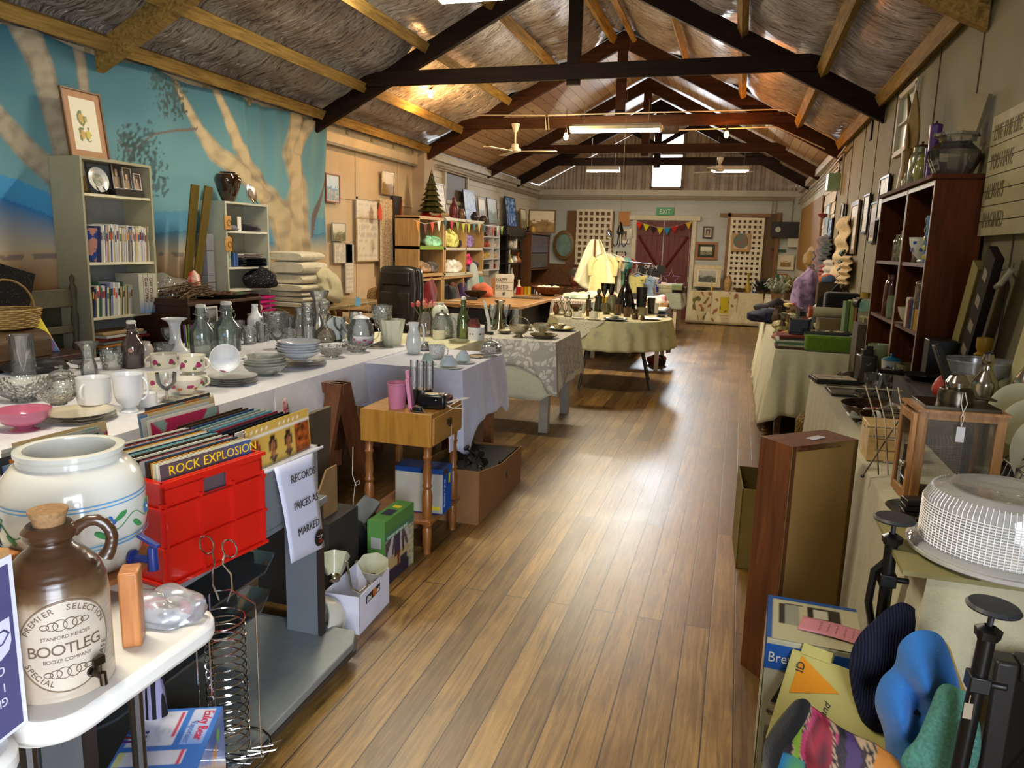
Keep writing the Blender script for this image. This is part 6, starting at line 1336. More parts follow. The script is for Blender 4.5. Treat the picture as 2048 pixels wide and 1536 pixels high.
# MIDDLE AND FAR TABLES, FAR LEFT SHELVES, BACK WALL
rc=Vector((-1.335,8.26,0));o=root('round_table','round table on black splayed legs under a pale flowered cloth','table',rc);B().lathe([(0,.715),(.64,.715),(.66,.73),(.66,.744),(0,.744)],48).build('tabletop',WOOD('#5c3c20','#7a5530'),o)
for a in(-1.95,-.5,.75,2.3):B().tube([(.36*math.cos(a),.36*math.sin(a),.715),(.58*math.cos(a),.58*math.sin(a),0)],[.022,.012],10).build('leg',PLA('#121010',.4),o)
cloth('tablecloth','pale sage cloth with faint flowers hanging in folds from the round table',outline_ell(rc.x,rc.y,.67,.67,150),.750,.30,PATT('#bdb78c','#a5a184','NOISE',9,(.55,.68),.85,.2),.03,.17,3,rows=12)
def corner_cloth(name,label,pts,z,mat,drop_):
 b=B();(x0,y0),(x1,y1),(xm,zt)=pts
 b.grid(14,12,lambda u,v:((x0+(x1-x0)*u)*(1-v)+((x0+x1)/2)*v,(y0+(y1-y0)*u)-.012-.018*v-.28*0,z-drop_*v*(1)))
 return tag(b.build(name,mat,solid=.002,smooth=60),label,'cloth')
a0=math.atan2(7.62-rc.y,-1.6-rc.x);q=B()
def ccf(u,v):
 a=a0-.42*(1-v)+.84*(1-v)*u+.42*(0);a=(a0+(u-.5)*.95*(1-v));r_=.67+.05*v+.012;return(rc.x+r_*math.cos(a),rc.y+r_*math.sin(a),.753-.26*v)
q.grid(20,14,ccf);q.grid(8,2,lambda u,v:(rc.x+(.4+.28*v)*math.cos(a0+(u-.5)*.95),rc.y+(.4+.28*v)*math.sin(a0+(u-.5)*.95),.7535))
tag(q.build('corner_cloth',PATT('#a9a68c','#d0cbb0','VORONOI',40,(.2,.3)),solid=.002,smooth=60),'square embroidered cloth with its point hanging over the round table front','cloth')
TR_=.757;LIM=(rc.x-.6,rc.x+.6,rc.y-.6,rc.y+.62,TR_)
BR,DK,OLV,STN=CER('#4a2c1a'),P('#0b0b0d',.12,coat=.6),CER('#5a5236'),CER('#8f8664')
for nm,lb,cat,px,py,w_,tp,kd,mt,k in[('clay_vase','small red-brown vase at the near side rim of the round table','vase',1112,629,13,604,'vase',CER('#6e3a20'),{}),('cruet_bottle','clear cruet with a tall stopper beside the red-brown vase','bottle',1123,630,16,604,'decanter',GLASS('#e8e0b8',0,.35),dict(stopper=G)),('cruet_bottle','clear cruet with a tall stopper, beside the cream teacup','bottle',1136,634,18,604,'decanter',GLASS('#e8e0b8',0,.35),dict(stopper=G)),('saucer','cream saucer under the cup nearer the cruets','saucer',1156,638,30,634,'plate',CC,{}),('teacup','cream teacup nearer the cruets on the round table','cup',1155,635,17,623,'mug',CC,dict(hd=(.2,.85,.4,.003,.3))),('saucer','cream saucer under the cup by the dark platter','saucer',1187,640,32,636,'plate',CC,{}),('teacup','cream teacup by the dark platter on the round table','cup',1187,637,18,623,'mug',CC,dict(hd=(.2,.85,.4,.003,.5))),('platter','dark brown oval platter at the front of the round table','platter',1231,642,52,635,'plate',DK,{}),('pottery_dish','small cream dish with a blue rim lying on the dark platter','dish',1230,638,18,630,'dish',CC,{}),('black_candle_holder','black flower-shaped candle holder beside the monk figure','candle holder',1208,604,14,566,'coupe',DK,{}),('black_candle_holder','black flower-shaped candle holder touching the big black vase','candle holder',1222,604,14,567,'coupe',DK,{}),('pottery_jar','grey-green pottery jar with a wide rim behind the brown mugs','jar',1224,608,22,589,'pot',CER('#7d7a60'),{}),('black_tumbler','tall tapering matt black vase','vase',1282,614,20,574,'tumbler',P('#08080a',.35),{}),('black_mug','black mug near the tall tapering black vase','mug',1302,615,14,595,'mug',DK,dict(hd=(.2,.85,.5,.004,PI))),('brown_mug','brown pottery mug behind the dark platter','mug',1235,630,16,608,'mug',BR,dict(hd=(.2,.85,.4,.003,.4))),('brown_mug','brown pottery mug in the middle of the mug row','mug',1254,633,15,614,'mug',BR,dict(hd=(.2,.85,.4,.003,.4))),('brown_mug','brown pottery mug with a pale spot, nearest the plates','mug',1270,638,14,618,'mug',CER('#3a2416'),dict(dec=[(3,.5,.008,P('#b5a86c',.4),-1.8)])),('pottery_jar','squat olive jar behind the teacups','jar',1213,628,17,606,'pot',OLV,{}),('pottery_jar','mottled stoneware jar beside the monk figure','jar',1203,622,16,605,'pot',P('#6e6a54',.3,var=.5,scale=60),{}),('pottery_jar','olive ribbed canister beyond the brown mugs','jar',1262,620,18,606,'cyl',OLV,{}),('pottery_jar','stone-coloured bowl at the far side of the mug row','bowl',1284,630,24,614,'cyl',CER('#77704e'),{}),('pottery_plate','oval cream plate with brown leaves near the round table edge','plate',1299,640,44,634,'plate',PATT('#5a4a34','#b0aa88','NOISE',20,(.35,.42),.3,0),{}),('pottery_plate','brown plate half under the oval cream one','plate',1322,634,26,629,'plate',BR,{}),('salt_cellar','tiny brown bird-shaped cellar in front of the oval plate','ornament',1285,641,9,631,'pot',BR,{}),('glass_beaker','pale glass beaker behind the first teacup','glass',1167,626,9,611,'tumbler',FROST,{}),('brown_bottle','small brown bottle between the two teacups','bottle',1177,632,10,612,'bottle',CER('#5a2c16'),{}),('pottery_bowl','shiny brown bowl behind the teacups','bowl',1152,622,26,608,'bowl',BR,{}),('salt_shaker','white round shaker beyond the figures','shaker',1190,612,9,603,'pot',WC,{}),('white_cup','thin cream cup on the blue cloth beyond the black mug','cup',1312,617,10,606,'mug',CC,{}),]:V(nm,lb,cat,px,py,TR_,w_,tp,kd,mt,**k)
c,r,h=spot(1250,610,TR_,33,546,'tallbottle',False);V('black_vase','large glossy black bottle-shaped vase towering over the pottery','vase',0,0,0,0,0,'tallbottle',DK,loc=c,R_=r,H_=h,n=36)
def figurine(label,px,py,top,mat,w_=12):
 c,r,h=spot(px,py,TR_,w_,top,'cyl',False);o=root('figurine',label,'figurine',c)
 B().lathe([(0,0),(r,0),(r*.95,h*.2),(r*.8,h*.5),(r*.95,h*.64),(r*.4,h*.72),(r*.3,h*.74)],14).build('robe',mat,o);B().blob((0,0,h*.86),(r*.5,r*.5,h*.14),12,8,.05).build('head',mat,o);return o
figurine('dark olive monk figurine behind the pottery jars',1197,607,577,P('#2e2c18',.4),15);figurine('bronze figurine with a raised arm beside the monk',1177,612,588,P('#4a4028',.4),11);figurine('small dark red seated figurine in front of the black vase',1251,618,598,P('#2c1010',.3),10)
LIM=None
table('side_table','white-legged table under the dark teal cloth',-1.9,-.86,9.35,10.15,.735,P('#cfc8b4',.5),lw=.05)
cloth('tablecloth','dark teal cloth hanging low beyond the round table',outline_rect(-1.92,-.84,9.33,10.17),.748,lambda k,t:[.28,.52,.4,.3][k],CLO('#0e2a33'),.03,.2,12)
heap('shoe_bag','orange and black bag on the floor beneath the dark teal cloth','bag',(-.95,9.85,0),(.13,.15,.09),PATT('#8c3a14','#15100e','NOISE',8,(.5,.52)),4)
cloth('runner','white crochet runner draped over the dark teal cloth',outline_rect(-1.6,-.87,9.5,10.0),.754,[.02,.05,.02,.02],PATT('#a9a698','#d6d3c4','VORONOI',60,(.2,.3)),.008,.1,5,cat='cloth')
CLM=None
def litter(rows,z0):
 for row in rows:
  nm,lb,cat,px,py,dims,mt,shape=row[:8];p=aZ(px,py,z0);d=depth(p);s=d/F
  w_,h_=dims[0]*s,dims[1]*s;dp=(dims[2]if len(dims)>2 else dims[0])*s;p=p+Vector((0,dp/2,0))
  if CLM:
   k_=min(1,(CLM[3]-dp/2)/p.y);p.x*=k_;p.y=max(p.y*k_,CLM[2]+dp/2);p.x=min(max(p.x,CLM[0]+w_/2),CLM[1]-w_/2)
  if shape=='box':bx(nm,lb,cat,p,(w_,dp,h_),mt,rz=row[8]if len(row)>8 else 0)
  elif shape=='heap':heap(nm,lb,cat,p,(w_/2,dp/2,h_/1.6),mt,len(lb),n=16,k=8)
  elif shape=='fold':folded(nm,lb,cat,p,(w_,dp,h_),mt,layers=2,seed=len(lb))
  else:V(nm,lb,cat,0,0,0,0,0,shape,mt,loc=p,R_=w_/2,H_=h_,**(row[8]if len(row)>8 else{}))
CLM=(-1.9,-.86,9.35,10.15)
litter([('picnic_hamper','wooden tray holding baby clothes on the teal-cloth table','tray',1330,608,(42,8,30),WOOD('#8c6030','#b0844c'),'box'),('baby_clothes','white and pink baby clothes piled in the wooden tray','clothing',1322,603,(40,22,30),PATT('#c9848c','#d9d0c4','NOISE',12,(.4,.5)),'heap'),('baby_shoes','cream baby garments beside the wooden tray','clothing',1296,606,(26,18,22),CLO('#d9cdb8'),'heap'),('yellow_tin','yellow round tin behind the black candle holders','tin',1210,590,(18,12),PLA('#c9a01c'),'cyl'),('red_toy','small red toy beyond the black candle holders','toy',1226,588,(12,18),PLA('#a81c14'),'heap')],.752)
table('side_table','table under the pinkish lace skirt beyond the desk',-2.5,-1.35,10.35,11.25,.735,WOOD('#6b4a2a','#8c6a40'))
cloth('tablecloth','pinkish ribbed lace cloth falling to the floor beyond the desk',outline_rect(-2.52,-1.33,10.33,11.27),.748,.66,PATT('#9c8c7c','#c4b6a6','WAVE',9,(.3,.6),.9,.5,5),.03,.14,21)
PST=[CLO(c)for c in('#c9d0a4','#b7cfc4','#d8d8c8','#a8bfa0','#d6cba8','#c98a4c','#bcc9cf')]
CLM=(-2.5,-1.35,10.35,11.25)
litter([('knitted_blanket','pale green and white knitted blanket spread at the near end of the lace table','blanket',1128,597,(70,12,40),PATT('#a9c4a8','#dcd8c4','NOISE',10),'heap'),('knitted_hat','pale yellow knitted cap on the lace table','hat',1162,592,(24,12,20),PST[0],'heap'),('baby_cardigan','pale blue knitted baby cardigan heaped on the lace table','clothing',1185,596,(40,14,30),PATT('#a9bcc8','#d6d4c4','NOISE',16),'heap'),('knitted_shawl','orange knitted shawl folded behind the caps','shawl',1196,586,(34,10,26),PST[5],'heap'),('baby_cardigan','cream baby cardigan at the aisle side of the lace table','clothing',1216,594,(36,14,26),CLO('#d8d0b0'),'heap'),('baby_bonnet','white bonnet in front of the wicker bowl','hat',1148,586,(22,10,18),PST[2],'heap')],.752)
c=aZ(1144,580,.76);V('wicker_bowl','brown wicker bowl full of balls of wool','basket',0,0,0,0,0,'bowl',PATT('#4a2a14','#7a4a24','CHECK',50),loc=(c.x,min(c.y,11.1),.756),R_=.24,H_=.14)
for i in range(7):heap('wool_ball','ball of pale wool in the brown wicker bowl','wool',(c.x+.13*math.cos(i*2.4),min(c.y,11.1)+.13*math.sin(i*2.4),.83),(.06,.06,.05),PST[i%5],i,amp=.05,group='wool balls in the wicker bowl')
DW=WOOD('#8c6436','#b88a54',0);o=root('desk','long timber-topped counter desk behind the leather chair','desk',(-3.15,10.25,0));B().box((0,0,.73),(1.15,2.75,.04)).build('desktop',DW,o,bev=.004)
B().box((.45,0,.35),(.03,2.6,.70)).build('front_panel',P('#14100d',.6),o);B().box((-.1,-1.33,.35),(1.0,.03,.70)).build('side_panel',P('#14100d',.6),o);B().box((-.1,1.33,.35),(1.0,.03,.70)).build('side_panel',P('#14100d',.6),o)
o=root('light_box_sign','white letter board spelling HAPPY EASTER on the counter','sign',aZ(1006,596,.75)+Vector((0,.05,0)),.15);B().box((0,0,.17),(.26,.05,.34)).build('box',P('#cfcbbf',.4),o,bev=.004)
for i,t_ in enumerate(('HAPPY','EASTER')):text(t_,.075,(-.115,-.026,.235-.105*i),(1,0,0),(0,0,1),INK,o,sx=.72)
for z in(.115,.225):B().box((0,-.0265,z),(.25,.002,.004)).build('rail',P('#8c8a84',.5),o)
B().blob((0,0,0),(.02,.002,.025),10,6,.2).build('bird_print',P('#3f5a70',.5),o,loc=(.0,-.027,.06))
CANS=[('red','#a8141c'),('orange','#c8641c'),('gold','#b8921c'),('yellow','#c9a82a'),('black','#1c1c1e'),('dark green','#2a3c24'),('deep red','#8c0f18')]
for i,(n_,cx)in enumerate(CANS):
 p=aZ(1036+7.2*i+(6 if i==6 else 0),589-.3*i,.75);V('drink_can',n_+' drink can in the row beside the letter board, %s from it'%ORD[i],'can',0,0,0,0,0,'cyl',P(cx,.3,.5),loc=p,R_=.033,H_=.115,group='drink cans on the counter')
bx('display_tray','dark shallow tray under the row of drink cans','tray',aZ(1055,597,.75),(.42,.2,.02),P('#5a4a38',.5))
CLM=(-3.7,-2.6,8.9,11.6)
litter([('fruit_bowl','dark wicker bowl behind the leather chair','bowl',878,594,(46,14),PATT('#20140c','#4a3420','CHECK',60),'bowl'),('coral_fabric','coral pink crumpled fabric heaped in the dark bowl','fabric',868,590,(48,26,30),CLO('#c8694c',.9),'heap'),('red_teapot','shiny red piggy bank on the counter before the letter board','ornament',963,590,(15,16),P('#a80f1c',.2,coat=.5),'pot'),('letter_holder','wooden bookend holder leaning behind the letter board','holder',985,588,(8,32,14),WOOD('#8c5c34','#b07c4c'),'box',.2),('black_eftpos','flat black payment terminal on the counter','terminal',938,600,(26,5,20),BLACK,'box',.4),('paper_pad','pale paper pad lying on the counter','paper',900,603,(34,2,20),CARD('#c9b894'),'box',.2),('paper_sheet','loose brown paper sheet at the counter edge','paper',950,607,(40,1,16),CARD('#a8834f'),'box',-.1),('black_case','black soft camera case on the counter','case',917,590,(30,22,20),CLO('#101012'),'heap'),('purple_bag','sheer purple gift bag behind the black camera case','bag',917,580,(26,26,12),CLO('#5a3a6c'),'heap'),('glass_angel','white china figure group beside the red piggy bank','ornament',945,588,(16,18),WC,'vase'),('succulent_pot','cone-shaped ornament with trailing leaves beside the black shelf','plant pot',1036,556,(16,18),CER('#b8b49c'),'cone'),('serving_tray','black slatted tray with white cups behind the drink cans','tray',1062,572,(44,8,18),PATT('#c4c0b4','#2a2624','WAVE',6),'box')],.752)
PN=WOOD('#a8804c','#c9a468',2,1,.5,.05)
def cubby(name,label,y0,y1,z0,z1,zs,ys,mat,th=.025,x0=-4.44,x1=-4.1,shm=None):
 o=root(name,label,'shelving',((x0+x1)/2,(y0+y1)/2,0));d=x1-x0
 for y in[y0]+ys+[y1]:B().box((0,y-(y0+y1)/2,(z0+z1)/2),(d,th,z1-z0)).build('upright',mat,o)
 for z in[z0]+zs+[z1]:B().box((0,0,z),(d,y1-y0+th,th)).build('shelf',shm or mat,o)
 B().box((-d/2+.005,0,(z0+z1)/2),(.008,y1-y0,z1-z0)).build('back_panel',P('#8c8a78',.6),o)
 for y in(y0,y1):B().box((0,y-(y0+y1)/2,z0/2),(d*.9,th,z0)).build('foot_panel',mat,o)
 return o
cubby('shelving_unit','pine shelving with a green-edged shelf, nearest the wall pillar',9.28,10.16,1.06,1.83,[1.43],[],PN,th=.04)
bx('shelf_liner','green spotted liner strip on the pine shelf edge','liner',(-4.095,9.72,1.405),(.01,.84,.055),PATT('#a8bc4c','#6e8c2c','VORONOI',120,(.3,.4)))
cubby('shelving_unit','white and pine cubby shelving holding folded scarves',10.22,11.9,1.04,1.85,[1.42],[11.08],PN,th=.04,shm=P('#cfc8b0',.5))
o=cubby('display_shelf','small white display shelf of little jars',11.98,13.1,1.06,1.82,[1.25,1.44,1.63],[12.75],P('#d0ccc4',.5),th=.02,x0=-4.40,x1=-4.2)
cubby('lower_shelving','pine lower shelving with bags beneath the cubbies',9.28,11.9,.1,1.0,[.55],[10.1,11.0],PN,th=.03)
def atL(px,py,x=-4.2):return aX(px,py,x)
cl=[('green_scarf','mint green folded scarf on the green-edged shelf',868,489,.26,.10,'#6ea884',1.445),('yellow_scarf','yellow and aqua scarf heaped in the first cubby',903,488,.30,.16,'#b8b45c',1.44),('striped_scarves','purple and white scarves folded in the second cubby',935,490,.24,.15,'#6e5a84',1.44),('dark_hat','dark beret at the back of the cubby',922,478,.1,.1,'#1a1420',1.44),('belt_pile','grey belts coiled on the lower pine shelf',862,530,.3,.1,'#4a4440',1.08),('fur_collar','cream fluffy fur collar on the lower cubby shelf',908,530,.32,.13,'#d0c8b0',1.06),('pink_scarf','bright pink scarf at the top of the lower cubby heap',934,513,.18,.11,'#a8284c',1.16),('grey_scarf','slate grey scarf heap in the lower cubby',942,532,.3,.12,'#3a3a44',1.06),('purple_scarf','dusty purple scarf hanging off the lower cubby shelf',945,533,.14,.09,'#5a4a6c',1.05),('beige_scarf','brown woollen scarf on the lower pine shelf',850,528,.16,.1,'#7a6450',1.08)]
for nm,lb,px,py,r_,h_,cx,z in cl:p=atL(px,py);heap(nm,lb,'scarf',(-4.24,p.y,z+.005),(.11,r_,h_),PATT(cx,'#%02x%02x%02x'%tuple(min(255,int(int(cx[i:i+2],16)*1.5+20))for i in(1,3,5)),'NOISE',14),len(lb))
for nm,lb,px,py,dims,cx in[('red_bag','dark red cushion low on the lower shelving',848,566,(.12,.22,.28),'#6e1018'),('brown_handbag','patterned brown handbag on the lower shelving',900,556,(.1,.14,.22),'#5c3018'),('black_bag','black handbag with white trim on the lower shelving',890,568,(.12,.2,.22),'#121214'),('purple_purse','purple purse on the lower shelving',917,565,(.1,.14,.2),'#3c2450'),('white_container','white storage tower beside the lower shelving',940,566,(.1,.2,.4),'#b8c4bc'),('teal_box','teal edged box on the lower shelving end',950,560,(.1,.1,.3),'#4aa09a')]:
 p=atL(px,py);heap(nm,lb,'bag',(-4.15,min(p.y,11.8),.58),(dims[0],dims[1],dims[2]),CLO(cx),len(lb))
rr=random.Random(31)
for k,z in enumerate((1.07,1.26,1.45,1.64)):
 for i in range(9):
  y=12.05+i*.118
  if abs(y-12.75)<.03:y+=.04
  cx=[['#1a1416','#1c1a1e','#701c20','#2c201c','#121214','#1a1a1c','#a8242c','#b02a30','#8c1c24'],['#16120f','#0e0c0c','#141212','#c09a4c','#caa64c','#c8a44a','#b8924a','#c09a50','#b58e44'],['#8c3c14','#a85a1c','#8c3414','#a04418','#963c14','#b05a20','#d0c4b0','#a8541c','#c8b8a0'],['#3a2420','#5c3430','#8c7c70','#2a2020','#6e4640','#c9b8ac','#3c2c28','#8c5c50','#4c3430']][k][i]
  V('small_jar','little jar on the %s white display shelf, %s from its near end'%(['lowest','lower middle','upper middle','highest'][k],ORD[i]),'jar',0,0,0,0,0,['jar','bottle','cyl'][(i+k)%3],P(cx,.3,.3),n=12,loc=(-4.27,y,z+.005),R_=.034,H_=rr.uniform(.08,.12),group='little jars on the white display shelf')
def bunting(name,label,pts,cols,size,face,group=None):
 o=root(name,label,'bunting',pts[0]);p0=Vector(pts[0]);n=len(cols);P_=[Vector(p)-p0 for p in pts]
 B().tube(P_,.004,5).build('string',P('#d0c6b0',.7),o)
 segs=[(P_[i+1]-P_[i]).length for i in range(len(P_)-1)];tot=sum(segs)
 for i,c in enumerate(cols):
  d=tot*(i+.5)/n;k=0
  while k<len(segs)-1 and d>segs[k]:d-=segs[k];k+=1
  q=P_[k].lerp(P_[k+1],d/segs[k]);t=(P_[k+1]-P_[k]).normalized();off=Vector((math.cos(face),math.sin(face),0))*.004
  b=B();a1,a2,a3=q-t*size*.5,q+t*size*.5,q-Vector((0,0,size*1.1));b.add([a1-off,a2-off,a3-off,a1+off,a2+off,a3+off],[(0,1,2),(5,4,3),(0,3,4,1),(1,4,5,2),(2,5,3,0)])
  b.build('flag',CLO(c),o)
FC=['#c98a1c','#5c1c20','#c8401c','#e0dcd0','#14505c','#a8143c','#8aa04c','#b8c83c','#c9d83c','#2a7c8c','#d0c890','#14585c','#6e1c2c','#c83444','#d8d4cc','#b8d030']
bunting('bunting','colourful triangular bunting along the top of the pine shelves',[aX(x,y,-4.05)for x,y in((828,440),(850,448),(890,440),(925,447),(960,448),(985,455),(1008,453))],FC,.13,0)
ZT=1.87;p=aX(851,433,-4.25)
o=root('ceramic_tree','green ceramic Christmas tree on a red base atop the pine shelves','ornament',(-4.27,p.y+.25,ZT-.02));th=.62
q=B()
for i in range(7):f=1-i/7.6;q.lathe([(.17*f*.55,.10+.075*i+.06),(.19*f,.085+.075*i),(.05*f,.12+.075*i)],16,flute=.12,fn=8)
q.lathe([(.03,.55),(.012,.64),(0,.68)],8);q.build('foliage',P('#3c3a1a',.35,var=.5,scale=40,coat=.3),o);B().lathe([(0,0),(.13,0),(.15,.03),(.12,.07),(.06,.10),(0,.1)],18,flute=.06,fn=9).build('red_base',P('#8c1c14',.3),o)
def leanpic(label,x0,y0,x1,y1,col,kind,seed,matw=.0,xw=-4.4,tilt=-.12,pal=None,fw=.016,face=0,name='framed_picture'):
 a=aX(x0,y1,xw);c=aX(x1,y1,xw);t_=aX((x0+x1)/2,y0,xw);w_=abs(c.y-a.y)*.92;h_=(t_.z-max(a.z,1.83));return frame(name,label,'picture',(xw+.06,(a.y+c.y)/2,max((a.z+c.z)/2,1.845)),w_,h_,face,col,matw,kind,seed,fw,tilt=tilt,pal=pal)
leanpic('framed white document behind the ceramic tree',858,368,886,430,'#8c6a34','paper',3)
leanpic('blue poster in a thin black frame on the pine shelves',922,382,948,443,'#22252a','blue',4,pal=['#8fa8cc','#a9bcd8','#c4d0e0','#7a94c0'])
leanpic('gold framed sketch beside the blue poster',951,396,967,445,'#8c6c44','land',5,.02)
leanpic('framed misty landscape beside the sketch',969,397,990,448,'#4a3c2c','land',6,.0,pal=['#9ca49c','#7c8474','#6e7460','#5c6450'])
leanpic('tall bright blue picture in a black frame',1006,395,1028,458,'#15161a','blue',7,pal=['#1c5cb0','#4c94dc','#cfe0f0','#123c80'],fw=.02)
leanpic('small gold framed painting near the hall corner',1036,419,1048,460,'#8c6a34','land',8)
for i,(px,tp,cx,lb,kd)in enumerate([(916,395,'#5c1414','tall dark red pepper grinder ornament on the pine shelves','bottle'),(930,418,'#5c4024','brown carved head ornament beside the red bottle','pot'),(957,424,'#2c2420','dark carved bust in front of the blue poster edge','vase'),(975,432,'#4a3420','small brown bust with a yellow scarf','pot'),(1017,432,'#16181c','thin dark figurine in front of the bright blue picture','bud'),(1063,440,'#2c1c10','dark wooden figure before the sepia picture','bud'),(1072,438,'#b08c34','golden figure group before the sepia picture','vase')]):
 p=aX(px,446,-4.15);V('carved_ornament',lb,'ornament',0,0,0,0,0,kd,P(cx,.4,.2),n=14,loc=(-4.22,min(p.y,16.0),1.86 if px<1000 else 1.72),R_=.07,H_=max(.12,aX(px,tp,-4.15).z-1.86))
heap('pine_garland','brown pine cone garland lying beside the ceramic tree','garland',(-4.2,aX(880,433,-4.2).y,1.865),(.08,.35,.06),PATT('#6a5238','#a0886a','NOISE',40),5)
c0=aX(886,405,-4.48);c1=aX(931,405,-4.48);zt=aX(900,340,-4.48).z;zb=aX(900,405,-4.48).z
o=tag(B().box((-4.475,(c0.y+c1.y)/2,(zt+zb)/2),(.02,c1.y-c0.y,zt-zb)).build('window_3',P('#5a4c40',.6)),kind='structure');q=B();ym=(c0.y+c1.y)/2
for y in(c0.y,c1.y):q.box((-4.46,y,(zt+zb)/2),(.05,.06,zt-zb+.06))
for z in(zt,zb):q.box((-4.46,ym,z),(.05,c1.y-c0.y,.05))
q.build('window_frame',P('#a39c86',.6),o)
o=root('carved_shelf','black carved timber shelf stand between the display shelf and the corner cabinet','shelf',(-4.3,14.0,0));bk=P('#0f0c0c',.35)
for s in(-.45,.45):B().lathe([(.02,0),(.035,.3),(.02,.5),(.035,.8),(.02,1.0),(.035,1.3),(.02,1.68)],10,c=(.1,s,0)).build('post',bk,o)
for z in(.4,.85,1.15,1.42,1.68):B().box((0,0,z),(.32,1.0,.025)).build('shelf',bk,o)
q=B()
for i in range(16):q.box((.16,-.46+i*.061,1.625),(.01,.02,.09))
q.build('carved_frieze',bk,o);B().box((0,0,1.76),(.32,1.3,.14)).build('cornice',bk,o);B().box((-.15,0,.85),(.01,.95,1.65)).build('back_panel',P('#060506',.7),o)
for i,(y,z,h_,cx,lb)in enumerate([(13.75,1.435,.15,'#b8b0a0','pale ornament on the upper carved shelf'),(13.98,1.435,.18,'#d0ccc4','white cup on the upper carved shelf'),(13.8,1.165,.16,'#c8c08c','cream bell ornament on the middle carved shelf'),(14.05,1.165,.13,'#d8d4c8','white jug on the middle carved shelf'),(14.3,1.165,.2,'#a85c28','orange vase on the middle carved shelf'),(13.9,.865,.2,'#b8b8a4','pale cone ornament on the lower carved shelf')]):
 V('china_ornament',lb,'ornament',0,0,0,0,0,['vase','mug','cone','jug','bud','cone'][i],CER(cx),n=16,loc=(-4.2,y,z),R_=.07,H_=h_)
o=root('corner_cabinet','brown timber cabinet with purple and black jewellery boards in the far corner','cabinet',(-4.25,15.5,0));cwd=WOOD('#4a2a12','#6e4420',2)
for s in(-.75,.75):B().box((0,s,.87),(.4,.04,1.74)).build('side_panel',cwd,o)
B().box((0,0,1.75),(.44,1.6,.04)).build('top_panel',cwd,o);B().box((-.17,0,.87),(.02,1.5,1.7)).build('back_panel',P('#2a1a10',.6),o);B().box((0,0,1.02),(.4,1.46,.03)).build('shelf',cwd,o);B().box((.05,0,.35),(.3,1.46,.7)).build('lower_doors',WOOD('#6e4420','#8c5c30',2),o)
for nm,lb,z0,z1,cx in(('jewellery_board','purple velvet board hung with silver necklaces in the corner cabinet',1.36,1.72,'#241a48'),('jewellery_board','black board hung with silver earrings in the corner cabinet',1.05,1.34,'#0c0c0c')):
 o=root(nm,lb,'display board',(-4.08,15.5,z0));B().box((0,0,(z1-z0)/2),(.02,1.36,z1-z0)).build('board',CLO(cx),o);q=B();r_=random.Random(int(z0*100))
 for i in range(26):y=-.62+1.24*i/25;L_=r_.uniform(.08,.22);q.tube([(.014,y,z1-z0-.03),(.014,y+.004,z1-z0-.03-L_)],.003,4).blob((.016,y+.004,z1-z0-.04-L_),(.006,.012,.016),6,4,0)
 q.build('necklaces',MET('#c8c6cc',.25),o)
p=aY(1107,466,YB-.3);a=aY(1060,466,YB-.3);t_=aY(1082,422,YB-.3);frame('framed_picture','large sepia picture of a riverbank in a gold frame on the corner cabinet','picture',(aY(1082,466,16.0).x,16.05,1.775),.60,.50,-PI/2+.15,'#5c4420',.0,'sepia',9,.03,tilt=-.05,res=30)
# back wall
YW=YB-.03
def wb(px,py,y=YW):return aY(px,py,y)
def backpic(label,x0,y0,x1,y1,col,matw,kind,seed,fw=.03,y=YW-.01,name='framed_picture',**k):
 a,c,t_=wb(x0,y1,y),wb(x1,y1,y),wb((x0+x1)/2,y0,y);return frame(name,label,'picture',((a.x+c.x)/2,y,(a.z+c.z)/2),abs(c.x-a.x),t_.z-(a.z+c.z)/2,-PI/2,col,matw,kind,seed,fw,**k)
def lattice(label,x0,y0,x1,y1,nx,nz,y):
 a,c,t_=wb(x0,y1,y),wb(x1,y1,y),wb((x0+x1)/2,y0,y);w_,h_=c.x-a.x,t_.z-a.z;o=root('lattice_panel',label,'lattice',((a.x+c.x)/2,y,a.z));q=B()
 for i in range(nx+1):q.box((-w_/2+w_*i/nx,0,h_/2),(.055,.014,h_))
 for j in range(nz+1):q.box((0,-.014,h_*j/nz),(w_+.055,.014,.055))
 q.build('lattice',P('#dcd2b8',.5),o);return o
def panel(name,label,x0,y0,x1,y1,y,mat,th=.04,cat='panel',kind=None):
 a,c,t_=wb(x0,y1,y),wb(x1,y1,y),wb((x0+x1)/2,y0,y);o=B().box((0,0,(t_.z-a.z)/2),(c.x-a.x,th,t_.z-a.z)).build(name,mat,loc=((a.x+c.x)/2,y,a.z));return tag(o,label,cat)if not kind else tag(o,kind=kind)
BRN=P('#6b4a22',.6,var=.12)
panel('brown_partition','brown board panel behind the first lattice, beside the oval mirror',1129,422,1221,590,YW-.03,BRN)
lattice('white lattice panel hung with necklaces on the brown board, beside the mirror',1152,421,1218,527,6,9,YW-.08)
panel('door_2','',1441,427,1541,640,YW-.02,P('#5c4020',.6,var=.1),.05,kind='structure')
q=B()
for(x0,y0,x1,y1)in((1440,425,1446,640),(1536,425,1542,640)):a,c=wb(x0,y1),wb(x1,y1);t_=wb(x0,y0);q.box(((a.x+c.x)/2,YW-.06,(a.z+t_.z)/2),(.07,.05,t_.z-a.z))
a,c=wb(1440,430),wb(1542,431);q.box(((a.x+c.x)/2,YW-.06,a.z),(c.x-a.x,.05,.07));tag(q.build('trim_40',P('#7c5426',.5)),kind='structure')
lattice('white lattice panel on the brown door, carrying the round picture',1453,438,1515,582,6,14,YW-.09)
o=backpic('square cream picture with a round painting, hung on the door lattice',1461,467,1499,503,'#b08c54',0,'paper',3,.05,YW-.13,pal=['#d0b488','#c8ac80','#b89c70','#d6bc92'])
